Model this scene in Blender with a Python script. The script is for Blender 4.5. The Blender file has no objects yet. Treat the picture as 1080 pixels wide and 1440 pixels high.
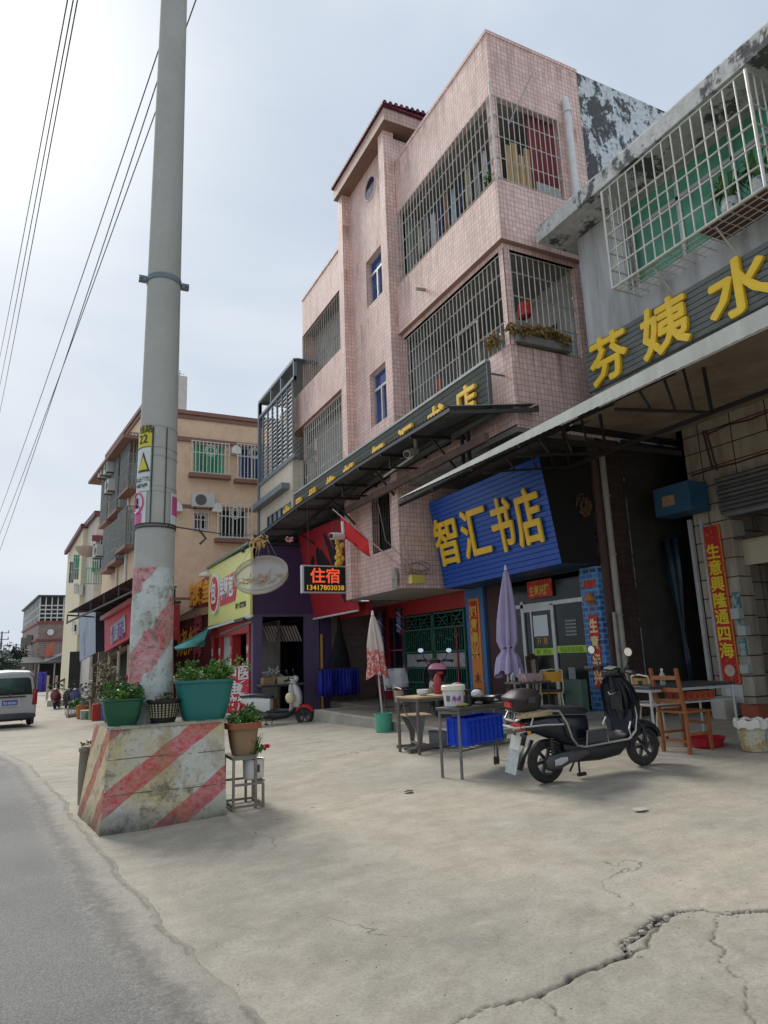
import bpy, math, random
import numpy as np
from mathutils import Vector, Matrix, noise as mnoise
random.seed(7)
sc = bpy.context.scene
COL = sc.collection
R = math.radians
PI = math.pi
# ------------------------------------------------------------------ camera
F_PX, PITCH, ROLL, YAW, EYE = 951.27, .208589, -.0362704, .4616394, 1.4
fw = Vector((math.sin(YAW)*math.cos(PITCH), math.cos(YAW)*math.cos(PITCH), math.sin(PITCH)))
r0 = Vector((math.cos(YAW), -math.sin(YAW), 0)); u0 = r0.cross(fw)
rt = math.cos(ROLL)*r0 + math.sin(ROLL)*u0
up = -math.sin(ROLL)*r0 + math.cos(ROLL)*u0
cd = bpy.data.cameras.new('camera'); cam = bpy.data.objects.new('camera', cd); COL.objects.link(cam)
cd.sensor_fit = 'VERTICAL'; cd.sensor_height = 24; cd.sensor_width = 18; cd.lens = F_PX/1440*24
cd.clip_start = .05; cd.clip_end = 3000
cam.matrix_world = Matrix(((rt.x, up.x, -fw.x, 0), (rt.y, up.y, -fw.y, 0), (rt.z, up.z, -fw.z, EYE), (0, 0, 0, 1)))
sc.camera = cam
EYEV = Vector((0, 0, EYE))
def ray(x, y): return fw*F_PX + rt*(x-540) - up*(y-720)
def onx(c, x, y):
    d = ray(x, y); return EYEV + d*(c/d.x)
def ony(c, x, y):
    d = ray(x, y); return EYEV + d*(c/d.y)
def onpl(p0, n, x, y):
    d = ray(x, y); return EYEV + d*((Vector(p0)-EYEV).dot(n)/d.dot(n))
def gz(x, y): return .045*min(max(x-.8, 0), 6.5) - .03*min(max(y-9, 0), 22)
def ong(px, py, dz=0):
    d = ray(px, py); z = 0
    for i in range(30):
        p = EYEV + d*((z+dz-EYE)/d.z); z = gz(p.x, p.y)
    return p
# ------------------------------------------------------------------ materials
def nodes(name):
    m = bpy.data.materials.new(name); m.use_nodes = True
    nt = m.node_tree; b = nt.nodes['Principled BSDF']
    return m, nt, b
def N(nt, t, **k):
    n = nt.nodes.new(t)
    for a, v in k.items():
        if a in ('ins',):
            for kk, vv in v.items(): n.inputs[kk].default_value = vv
        else: setattr(n, a, v)
    return n
def L(nt, a, b): nt.links.new(a, b)
def rgb(c, a=1): return (c[0], c[1], c[2], a)
def hx(s):
    v = [int(s[i:i+2], 16)/255 for i in (0, 2, 4)]
    return tuple(x/12.92 if x <= .04045 else ((x+.055)/1.055)**2.4 for x in v)
def ramp(nt, fac, stops, interp='LINEAR'):
    r = N(nt, 'ShaderNodeValToRGB'); r.color_ramp.interpolation = interp
    e = r.color_ramp.elements
    while len(e) < len(stops): e.new(.5)
    for i, (p, c) in enumerate(stops):
        e[i].position = p; e[i].color = rgb(c) if len(c) == 3 else c
    L(nt, fac, r.inputs[0]); return r.outputs[0]
def noise(nt, vec, scale, detail=4, rough=.55, dist=0):
    n = N(nt, 'ShaderNodeTexNoise', ins={'Scale': scale, 'Detail': detail, 'Roughness': rough, 'Distortion': dist})
    L(nt, vec, n.inputs['Vector']); return n.outputs['Fac']
def mix(nt, fac, a, b, mode='MIX'):
    n = N(nt, 'ShaderNodeMix', data_type='RGBA', blend_type=mode)
    for s, v in ((0, fac), (6, a), (7, b)):
        if hasattr(v, 'is_linked'): L(nt, v, n.inputs[s])
        elif s == 0: n.inputs[0].default_value = v
        else: n.inputs[s].default_value = rgb(v)
    return n.outputs[2]
def math_(nt, op, a, b=None, c=None, clamp=False):
    n = N(nt, 'ShaderNodeMath', operation=op, use_clamp=clamp)
    for i, v in enumerate((a, b, c)):
        if v is None: continue
        if hasattr(v, 'is_linked'): L(nt, v, n.inputs[i])
        else: n.inputs[i].default_value = v
    return n.outputs[0]
def bump(nt, b, h, strength=.3, dist=.02):
    n = N(nt, 'ShaderNodeBump', ins={'Strength': strength, 'Distance': dist})
    L(nt, h, n.inputs['Height']); L(nt, n.outputs[0], b.inputs['Normal'])
def worldpos(nt):
    return N(nt, 'ShaderNodeNewGeometry').outputs['Position']
def objpos(nt):
    return N(nt, 'ShaderNodeTexCoord').outputs['Object']
MATS = {}
def mat(name, col, rough=.6, vary=.18, grime=.0, gcol=(.05, .045, .04), scale=3., metal=0., bmp=.0, spec=.5, gscale=1.2, streak=False, emit=0):
    """painted or plain surface: fine tone variation, patches of dirt with their own outline, slight relief"""
    if name in MATS: return MATS[name]
    m, nt, b = nodes(name); p = objpos(nt)
    n1 = noise(nt, p, scale, 6, .6)
    n2 = noise(nt, p, scale*9, 3, .6)
    f = math_(nt, 'ADD', math_(nt, 'MULTIPLY', n1, .7), math_(nt, 'MULTIPLY', n2, .3))
    lo = tuple(c*(1-vary) for c in col); hi = tuple(min(1, c*(1+vary)) for c in col)
    c = ramp(nt, f, [(.3, lo), (.7, hi)])
    if grime > 0:
        if streak:
            mp = N(nt, 'ShaderNodeMapping'); mp.inputs['Scale'].default_value = (1, 1, .12); L(nt, p, mp.inputs[0]); pv = mp.outputs[0]
        else: pv = p
        g = noise(nt, pv, gscale*2.3, 7, .65, .3)
        gm = ramp(nt, g, [(.5-.12*grime, (0, 0, 0)), (.5+.25, (grime, grime, grime))])
        c = mix(nt, gm, c, gcol)
    L(nt, c, b.inputs['Base Color'])
    b.inputs['Roughness'].default_value = rough; b.inputs['Metallic'].default_value = metal
    b.inputs['Specular IOR Level'].default_value = spec
    if bmp: bump(nt, b, f, bmp, .01)
    if emit:
        L(nt, c, b.inputs['Emission Color']); b.inputs['Emission Strength'].default_value = emit
    MATS[name] = m; return m
def tiles(name, col, grout, w, h, gw=.012, vary=.1, offset=0., rough=.6, stain=.5, gcol=(.08, .06, .05), axis=None, stainscale=.35, bmp=.25, drips=()):
    """wall tiles: u runs along the wall whichever way it faces, v is the height"""
    m, nt, b = nodes(name); p = worldpos(nt)
    s = N(nt, 'ShaderNodeSeparateXYZ'); L(nt, p, s.inputs[0])
    u = math_(nt, 'ADD', s.outputs[0], s.outputs[1])
    cb = N(nt, 'ShaderNodeCombineXYZ')
    if axis == 'floor': L(nt, s.outputs[0], cb.inputs[0]); L(nt, s.outputs[1], cb.inputs[1])
    else: L(nt, u, cb.inputs[0]); L(nt, s.outputs[2], cb.inputs[1])
    br = N(nt, 'ShaderNodeTexBrick', offset=offset, squash=1)
    for k, v in {'Scale': 1, 'Mortar Size': gw/2, 'Mortar Smooth': .1, 'Bias': 0, 'Brick Width': w, 'Row Height': h}.items(): br.inputs[k].default_value = v
    br.inputs['Color1'].default_value = rgb(tuple(c*(1-vary) for c in col)); br.inputs['Color2'].default_value = rgb(tuple(c*(1+vary) for c in col)); br.inputs['Mortar'].default_value = rgb(grout)
    L(nt, cb.outputs[0], br.inputs['Vector'])
    c = br.outputs['Color']
    n1 = noise(nt, p, .9, 5, .6)
    c = mix(nt, 1, c, ramp(nt, n1, [(.3, (.86, .84, .82)), (.7, (1.06, 1.05, 1.04))]), 'MULTIPLY')
    if stain:
        mp = N(nt, 'ShaderNodeMapping'); mp.inputs['Scale'].default_value = (2.2, 2.2, .3); L(nt, p, mp.inputs[0])
        g = noise(nt, mp.outputs[0], 1.6, 8, .7, .2)
        c = mix(nt, ramp(nt, g, [(.49, (0, 0, 0)), (.76, (stain,)*3)]), c, gcol)
    for z0, ln in drips:   # rust and soot runs that start at a sill and trail down
        mp2 = N(nt, 'ShaderNodeMapping'); mp2.inputs['Scale'].default_value = (5, 5, .25); mp2.inputs['Location'].default_value = (z0, 0, 0); L(nt, p, mp2.inputs[0])
        k = math_(nt, 'SUBTRACT', 1, math_(nt, 'DIVIDE', math_(nt, 'SUBTRACT', z0, s.outputs[2]), ln), clamp=True)
        k = math_(nt, 'MULTIPLY', k, math_(nt, 'LESS_THAN', s.outputs[2], z0))
        g2 = ramp(nt, noise(nt, mp2.outputs[0], 1.7, 5, .6), [(.50, (0, 0, 0)), (.70, (1, 1, 1))])
        c = mix(nt, math_(nt, 'MULTIPLY', math_(nt, 'MULTIPLY', k, g2), .7), c, (.17, .085, .05))
    L(nt, c, b.inputs['Base Color']); b.inputs['Roughness'].default_value = rough; b.inputs['Specular IOR Level'].default_value = .25
    bump(nt, b, math_(nt, 'SUBTRACT', 1, br.outputs['Fac']), bmp, .004)
    MATS[name] = m; return m
def glass(name, col=(.02, .03, .035), rough=.06):
    if name in MATS: return MATS[name]
    m, nt, b = nodes(name); n1 = noise(nt, objpos(nt), 1.3, 3)
    L(nt, ramp(nt, n1, [(.3, tuple(c*.6 for c in col)), (.7, tuple(c*1.3 for c in col))]), b.inputs['Base Color'])
    b.inputs['Roughness'].default_value = rough; b.inputs['Specular IOR Level'].default_value = .3
    bump(nt, b, noise(nt, objpos(nt), 1.1, 2), .05, .05)
    MATS[name] = m; return m
def clearglass(name, tint=(.8, .85, .85), alpha=.3):
    m, nt, b = nodes(name); b.inputs['Base Color'].default_value = rgb(tint); b.inputs['Roughness'].default_value = .05
    b.inputs['Alpha'].default_value = alpha; MATS[name] = m; return m
# ------------------------------------------------------------------ mesh builder
def tagp(o, label=None, cat=None, group=None, kind=None):
    for k, v in (('label', label), ('category', cat), ('group', group), ('kind', kind)):
        if v: o[k] = v
    return o
def thing(name, label, cat, loc=(0, 0, 0), rz=0, group=None, rot=None):
    o = bpy.data.objects.new(name, None); o.empty_display_size = .1; COL.objects.link(o)
    o.location = loc; o.rotation_euler = rot if rot else (0, 0, rz)
    return tagp(o, label, cat, group)
def rootmat(o):
    while o.parent: o = o.parent
    return Matrix.LocRotScale(o.location, o.rotation_euler, o.scale)
class B:
    def __init__(s, T=None): s.v = []; s.f = []; s.T = T
    def add(s, vs, fs):
        k = len(s.v)
        vs = [Vector(v) for v in vs]
        if s.T is not None: vs = [s.T @ v for v in vs]
        s.v += vs; s.f += [tuple(i+k for i in f) for f in fs]; return s
    def box(s, x0, x1, y0, y1, z0, z1):
        x0, x1 = min(x0, x1), max(x0, x1); y0, y1 = min(y0, y1), max(y0, y1); z0, z1 = min(z0, z1), max(z0, z1)
        return s.add([(x0,y0,z0),(x1,y0,z0),(x1,y1,z0),(x0,y1,z0),(x0,y0,z1),(x1,y0,z1),(x1,y1,z1),(x0,y1,z1)],
              [(0,3,2,1),(4,5,6,7),(0,1,5,4),(1,2,6,5),(2,3,7,6),(3,0,4,7)])
    def beam(s, a, b, w, h, upv=(0, 0, 1)):
        a = Vector(a); b = Vector(b); d = (b-a).normalized(); u = Vector(upv)
        x = d.cross(u)
        if x.length < 1e-4: x = d.cross(Vector((1, 0, 0)))
        x.normalize(); y = x.cross(d)
        vs = [p + x*sx*w/2 + y*sy*h/2 for p in (a, b) for sx, sy in ((-1,-1),(1,-1),(1,1),(-1,1))]
        return s.add(vs, [(0,1,2,3),(7,6,5,4),(0,4,5,1),(1,5,6,2),(2,6,7,3),(3,7,4,0)])
    def tube(s, pts, r, n=8, r2=None, cap=True, closed=False):
        pts = [Vector(p) for p in pts]; m = len(pts); rings = []; prev = None
        for i, p in enumerate(pts):
            if closed: d = (pts[(i+1) % m]-pts[i-1])
            else: d = (pts[min(i+1, m-1)]-pts[max(i-1, 0)])
            d.normalize()
            if prev is None:
                x = d.cross(Vector((0, 0, 1)))
                if x.length < 1e-3: x = d.cross(Vector((0, 1, 0)))
            else: x = prev - d*prev.dot(d)
            x.normalize(); prev = x; y = d.cross(x)
            rr = r if r2 is None else r+(r2-r)*i/(m-1)
            if isinstance(r, (list, tuple)): rr = r[i]
            rings.append([p + (x*math.cos(2*PI*k/n)+y*math.sin(2*PI*k/n))*rr for k in range(n)])
        vs = [v for g in rings for v in g]; fs = []
        for i in range(m if closed else m-1):
            for k in range(n):
                a = i*n+k; b_ = i*n+(k+1) % n; c = ((i+1) % m)*n+(k+1) % n; d_ = ((i+1) % m)*n+k
                fs.append((a, b_, c, d_))
        if cap and not closed: fs += [tuple(range(n-1, -1, -1)), tuple((m-1)*n+k for k in range(n))]
        return s.add(vs, fs)
    def cyl(s, a, b, r, r2=None, n=16): return s.tube([a, b], r, n, r if r2 is None else r2)
    def quad(s, a, b, c, d): return s.add([a, b, c, d], [(0, 1, 2, 3)])
    def prism(s, poly, vec):
        vec = Vector(vec); n = len(poly); p = [Vector(q) for q in poly]
        return s.add(p+[q+vec for q in p], [tuple(range(n-1, -1, -1)), tuple(range(n, 2*n))]+[(i, (i+1) % n, n+(i+1) % n, n+i) for i in range(n)])
    def loft(s, rings, cap=True):
        n = len(rings[0]); m = len(rings)
        fs = [(i*n+k, i*n+(k+1) % n, (i+1)*n+(k+1) % n, (i+1)*n+k) for i in range(m-1) for k in range(n)]
        if cap: fs += [tuple(range(n-1, -1, -1)), tuple((m-1)*n+k for k in range(n))]
        return s.add([v for g in rings for v in g], fs)
    def lathe(s, prof, c=(0, 0, 0), n=20, sx=1, sy=1, cap=False):
        c = Vector(c)
        return s.loft([[c+Vector((r*math.cos(2*PI*k/n)*sx, r*math.sin(2*PI*k/n)*sy, z)) for k in range(n)] for r, z in prof], cap)
    def torus(s, c, R_, r, axis=(0, 0, 1), n=24, k=8, flat=1):
        c = Vector(c); a = Vector(axis).normalized(); x = a.orthogonal().normalized(); y = a.cross(x)
        rings = []
        for i in range(n):
            t = 2*PI*i/n; d = x*math.cos(t)+y*math.sin(t)
            rings.append([c+d*(R_+r*math.cos(2*PI*j/k))+a*r*flat*math.sin(2*PI*j/k) for j in range(k)])
        rings.append(rings[0])
        return s.loft(rings, False)
    def wall(s, o, du, dv, W, H, holes=(), depth=.15, nin=None):
        """flat wall in du x dv with rectangular holes (u0,u1,v0,v1) and reveals running inwards"""
        o = Vector(o); du = Vector(du).normalized(); dv = Vector(dv).normalized()
        nin = Vector(nin) if nin is not None else du.cross(dv)*-1
        us = sorted({0, W, *[min(max(h[i], 0), W) for h in holes for i in (0, 1)]}); vs_ = sorted({0, H, *[min(max(h[i], 0), H) for h in holes for i in (2, 3)]})
        P = lambda u, v, w=0: o+du*u+dv*v+nin*w
        for i in range(len(us)-1):
            for j in range(len(vs_)-1):
                cu = (us[i]+us[i+1])/2; cv = (vs_[j]+vs_[j+1])/2
                if any(h[0] < cu < h[1] and h[2] < cv < h[3] for h in holes): continue
                s.quad(P(us[i], vs_[j]), P(us[i+1], vs_[j]), P(us[i+1], vs_[j+1]), P(us[i], vs_[j+1]))
        for h in holes:
            a, b, c, d = h
            s.quad(P(a, c), P(b, c), P(b, c, depth), P(a, c, depth)); s.quad(P(a, d, depth), P(b, d, depth), P(b, d), P(a, d))
            s.quad(P(a, d), P(a, c), P(a, c, depth), P(a, d, depth)); s.quad(P(b, c), P(b, d), P(b, d, depth), P(b, c, depth))
        return s
    def build(s, name, m, parent=None, smooth=35, bevel=0, local=False, solid=0):
        me = bpy.data.meshes.new(name)
        vs = s.v
        if parent is not None and not local:
            inv = rootmat(parent).inverted(); vs = [inv @ v for v in vs]
        me.from_pydata([tuple(v) for v in vs], [], s.f); me.validate()
        me.materials.append(m)
        import bmesh
        bm = bmesh.new(); bm.from_mesh(me); bmesh.ops.recalc_face_normals(bm, faces=bm.faces); bm.to_mesh(me); bm.free()
        if smooth:
            me.polygons.foreach_set('use_smooth', [True]*len(me.polygons)); me.set_sharp_from_angle(angle=R(smooth))
        o = bpy.data.objects.new(name, me); COL.objects.link(o)
        if parent is not None: o.parent = parent
        if solid:
            md = o.modifiers.new('thickness', 'SOLIDIFY'); md.thickness = solid; md.offset = 0
        if bevel:
            md = o.modifiers.new('bevel', 'BEVEL'); md.width = bevel; md.segments = 2; md.limit_method = 'ANGLE'; md.angle_limit = R(40)
        return o
def single(b, name, m, label, cat, group=None, loc=None, **k):
    """one-mesh thing with its origin at loc"""
    if loc is not None: b.v = [v-Vector(loc) for v in b.v]
    o = b.build(name, m, None, **k)
    if loc is not None: o.location = loc
    return tagp(o, label, cat, group)
def struct(b, name, m, **k): return tagp(b.build(name, m, None, **k), kind='structure')
def copy_tree(o, loc, rz=None, label=None, group=None):
    def cp(a, par):
        c = a.copy(); COL.objects.link(c); c.parent = par
        for ch in a.children: cp(ch, c)
        return c
    r_ = cp(o, None); r_.location = loc
    if rz is not None: r_.rotation_euler = (0, 0, rz)
    if label: r_['label'] = label
    if group: r_['group'] = group
    return r_
def bars(b, o, du, dv, W, H, step, r=.008, rails=(), n=4):
    """vertical bars with cross rails, in the plane du x dv"""
    o = Vector(o); du = Vector(du).normalized(); dv = Vector(dv).normalized()
    k = max(1, round(W/step))
    for i in range(k+1): b.tube([o+du*W*i/k, o+du*W*i/k+dv*H], r, n)
    for q in rails: b.tube([o+dv*q, o+du*W+dv*q], r*1.25, n)
    return b
def text(s, size, o, du, dv, depth, m, name, parent=None, bold=.0, sx=1, width=None, align='LEFT', space=1.0, fat=0):
    """lettering as a mesh, lower left corner at o, running along du, upright along dv"""
    cu = bpy.data.curves.new(name, 'FONT'); cu.body = s; cu.size = size; cu.extrude = depth/2; cu.offset = bold; cu.resolution_u = 2
    cu.align_x = align; cu.space_character = space; cu.fill_mode = 'BOTH'
    t = bpy.data.objects.new(name, cu); COL.objects.link(t)
    dg = bpy.context.evaluated_depsgraph_get(); dg.update()
    me = bpy.data.meshes.new_from_object(t.evaluated_get(dg)); me.name = name
    bpy.data.objects.remove(t); bpy.data.curves.remove(cu)
    du = Vector(du).normalized(); dv = Vector(dv).normalized(); n = du.cross(dv).normalized()
    co = [v.co.copy() for v in me.vertices]
    if width and co:
        x0 = min(c.x for c in co); x1 = max(c.x for c in co); k = width/(x1-x0)
        for c in co: c.x = (c.x-x0)*k
    inv = rootmat(parent).inverted() if parent is not None else Matrix()
    for v, c in zip(me.vertices, co): v.co = inv @ (Vector(o)+du*c.x*sx+dv*c.y+n*(c.z+depth/2))
    if fat:   # thicken the strokes: shifted copies, each a hair further out
        vs = [v.co.copy() for v in me.vertices]; fs = [tuple(p.vertices) for p in me.polygons]; V, Fc = [], []
        R3 = inv.to_3x3(); a_, b_, c_ = R3 @ du, R3 @ dv, R3 @ n
        for k in range(9):
            q = k*2*PI/8; off = (a_*math.cos(q)+b_*math.sin(q))*fat+c_*(.0006*k) if k < 8 else c_*.006
            i0 = len(V); V += [v+off for v in vs]; Fc += [tuple(i+i0 for i in f) for f in fs]
        bpy.data.meshes.remove(me); me = bpy.data.meshes.new(name); me.from_pydata([tuple(v) for v in V], [], Fc)
    me.materials.clear(); me.materials.append(m)
    ob = bpy.data.objects.new(name, me); COL.objects.link(ob)
    if parent is not None: ob.parent = parent
    return ob
def leaves(b, c, rad, n, size, rnd, flat=.6, upb=.0, droop=0):
    """n small bent leaves scattered through an ellipsoid, denser in a few clumps"""
    c = Vector(c); rad = Vector(rad); cl = [Vector([rnd.gauss(0, .5) for _ in range(3)]) for _ in range(max(3, n//25))]
    for i in range(n):
        q = rnd.choice(cl)+Vector([rnd.gauss(0, .24) for _ in range(3)])
        if q.length > 1.25: q = q.normalized()*rnd.uniform(.6, 1.15)
        p = c+Vector((q.x*rad.x, q.y*rad.y, q.z*rad.z))
        a = rnd.uniform(0, 2*PI); t = rnd.uniform(-.5, .9)
        d = Vector((math.cos(a)*math.cos(t), math.sin(a)*math.cos(t), math.sin(t)+upb)).normalized()
        w = d.cross(Vector((rnd.uniform(-1, 1), rnd.uniform(-1, 1), 1))).normalized()
        s_ = size*rnd.uniform(.6, 1.35); mid = p+d*s_*.5+Vector((0, 0, s_*.1)); tip = p+d*s_-Vector((0, 0, s_*droop))
        b.add([p, mid+w*s_*.28, tip, mid-w*s_*.28], [(0, 1, 2), (0, 2, 3)])
    return b
def leafmat(name, c1, c2):
    m, nt, b = nodes(name)
    n1 = noise(nt, worldpos(nt), 9, 3); n2 = noise(nt, worldpos(nt), 60, 1)
    f = math_(nt, 'ADD', math_(nt, 'MULTIPLY', n1, .6), math_(nt, 'MULTIPLY', n2, .4))
    L(nt, ramp(nt, f, [(.35, c1), (.65, c2)]), b.inputs['Base Color']); b.inputs['Roughness'].default_value = .5
    b.inputs['Transmission Weight'].default_value = 0; MATS[name] = m; return m
# ------------------------------------------------------------------ sky and light
w = bpy.data.worlds.new('World'); sc.world = w; w.use_nodes = True; nt = w.node_tree
bg = nt.nodes['Background']
SUN_DIR = ray(-60, 60).normalized()
el = math.asin(SUN_DIR.z); az = math.atan2(SUN_DIR.x, SUN_DIR.y)
sky = N(nt, 'ShaderNodeTexSky', sky_type='NISHITA', sun_disc=False, sun_elevation=el, sun_rotation=az, air_density=1.2, dust_density=3, ozone_density=1.5)
tc = N(nt, 'ShaderNodeTexCoord').outputs['Generated']
# overcast veil: pale cloud with soft structure and the bright patch where the sun sits behind it
mp = N(nt, 'ShaderNodeMapping'); mp.inputs['Scale'].default_value = (1, 1, 2.6); L(nt, tc, mp.inputs[0])
cl = noise(nt, mp.outputs[0], 1.5, 5, .5, .5)
dt = N(nt, 'ShaderNodeVectorMath', operation='DOT_PRODUCT'); L(nt, tc, dt.inputs[0]); dt.inputs[1].default_value = SUN_DIR
glow = math_(nt, 'POWER', math_(nt, 'MAXIMUM', dt.outputs['Value'], 0), 55)
glow2 = math_(nt, 'POWER', math_(nt, 'MAXIMUM', dt.outputs['Value'], 0), 8)
SK = 4.8
cc = ramp(nt, cl, [(.3, (.57*SK, .665*SK, .80*SK, 1)), (.5, (.66*SK, .75*SK, .87*SK, 1)), (.72, (.82*SK, .88*SK, .95*SK, 1))])
g1 = math_(nt, 'ADD', math_(nt, 'MULTIPLY', glow, 1.0), math_(nt, 'MULTIPLY', glow2, .05))
cc = mix(nt, g1, cc, (1.2*SK, 1.25*SK, 1.25*SK))
vl = mix(nt, .975, sky.outputs[0], cc)
L(nt, vl, bg.inputs['Color']); bg.inputs['Strength'].default_value = .15
sl = bpy.data.lights.new('sun', 'SUN'); sl.energy = 2.3; sl.angle = R(24); sl.color = (1, .96, .9)
so = bpy.data.objects.new('sun', sl); COL.objects.link(so)
so.rotation_euler = (-SUN_DIR).to_track_quat('-Z', 'Y').to_euler()
sc.view_settings.view_transform = 'Standard'; sc.view_settings.look = 'None'; sc.view_settings.gamma = 1; sc.view_settings.use_curve_mapping = False
sc.view_settings.exposure = 0.36
# ------------------------------------------------------------------ ground
CR = [ong(x, y) for x, y in ((560,1500),(640,1432),(700,1411),(752,1397),(800,1372),(850,1352),(884,1340),(878,1326),(900,1308),(922,1296),(950,1279),(985,1278),(1020,1284),(1060,1280),(1120,1276),(1200,1268))]
CR2 = [ong(x, y) for x, y in ((752,1397),(776,1415),(800,1440))]
CR3 = [ong(x, y) for x, y in ((1012,1286),(1008,1320),(1018,1350),(1040,1380),(1046,1410),(1060,1440))]
CR4 = [ong(x, y) for x, y in ((884,1340),(906,1330),(912,1312),(930,1300))]
CR5 = [ong(x, y) for x, y in ((912,1335),(960,1340),(1008,1338))]
def segd(X, Y, pl):
    d = np.full(X.shape, 1e9)
    for a, b in zip(pl[:-1], pl[1:]):
        ax, ay, bx, by = a.x, a.y, b.x, b.y; L2 = (bx-ax)**2+(by-ay)**2
        t = np.clip(((X-ax)*(bx-ax)+(Y-ay)*(by-ay))/L2, 0, 1)
        d = np.minimum(d, np.hypot(X-ax-t*(bx-ax), Y-ay-t*(by-ay)))
    return d
def lattice(seed, X, Y, s):
    """cheap smooth value noise on arrays"""
    rs = np.random.RandomState(seed); tab = rs.rand(256, 256)
    x = X*s; y = Y*s; xi = np.floor(x).astype(int); yi = np.floor(y).astype(int); fx = x-xi; fy = y-yi
    fx = fx*fx*(3-2*fx); fy = fy*fy*(3-2*fy)
    g = lambda i, j: tab[i % 256, j % 256]
    return (g(xi, yi)*(1-fx)+g(xi+1, yi)*fx)*(1-fy)+(g(xi, yi+1)*(1-fx)+g(xi+1, yi+1)*fx)*fy
def gridmesh(xs, ys, hfun, name, m, attr=None):
    X, Y = np.meshgrid(xs, ys); Z = hfun(X, Y); nx, ny = len(xs), len(ys)
    co = np.stack([X, Y, Z], -1).reshape(-1, 3)
    i = np.arange(ny-1)[:, None]*nx+np.arange(nx-1)[None, :]
    f = np.stack([i, i+1, i+nx+1, i+nx], -1).reshape(-1, 4)
    me = bpy.data.meshes.new(name); me.vertices.add(len(co)); me.vertices.foreach_set('co', co.astype(np.float32).ravel())
    me.loops.add(f.size); me.loops.foreach_set('vertex_index', f.astype(np.int32).ravel())
    me.polygons.add(len(f)); me.polygons.foreach_set('loop_start', np.arange(0, f.size, 4, dtype=np.int32))
    me.update(calc_edges=True); me.validate(); me.materials.append(m)
    me.polygons.foreach_set('use_smooth', np.ones(len(f), bool))
    if attr:
        for k, fn in attr.items():
            a = me.attributes.new(k, 'FLOAT', 'POINT'); a.data.foreach_set('value', fn(X, Y).astype(np.float32).ravel())
    o = bpy.data.objects.new(name, me); COL.objects.link(o); o['kind'] = 'structure'; return o
def GZ(X, Y): return .045*np.clip(X-.8, 0, 6.5) - .03*np.clip(Y-9, 0, 22)
def crackmask(X, Y):
    wob = .03*(lattice(3, X, Y, 9)-.5)+.02*(lattice(4, X, Y, 25)-.5)
    d = segd(X+wob, Y-wob, CR); d1 = d
    wd = .003+.012*lattice(5, X, Y, 3.2)**2
    wide = np.clip((X-1.75)*1.2, 0, 1)*.035*(lattice(6, X, Y, 4))
    k = np.clip(1-(d1-wd*.4)/(wd+wide+1e-6), 0, 1)
    for c, s_ in ((CR2, .002), (CR3, .0022), (CR4, .012)):
        k = np.maximum(k, .6*np.clip(1-segd(X+wob, Y-wob, c)/(s_+.004), 0, 1))
    return k
def gh(X, Y):
    z = GZ(X, Y); k = crackmask(X, Y)
    und = .012*(lattice(8, X, Y, .55)-.5)
    sunk = ((Y < 2.9) & (X > 0.5))*1.0
    und = und + ((X > 1.0) & (Y < 3.3))*np.clip((X-1)*3, 0, 1)*np.clip((3.3-Y)*3, 0, 1)*(.010*(lattice(31, X, Y, 5)-.5)+.006*(lattice(32, X, Y, 22)-.5))
    return z + und - .02*k + .004*(lattice(9, X, Y, 14)-.5)*(np.abs(X) < 9)
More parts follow.
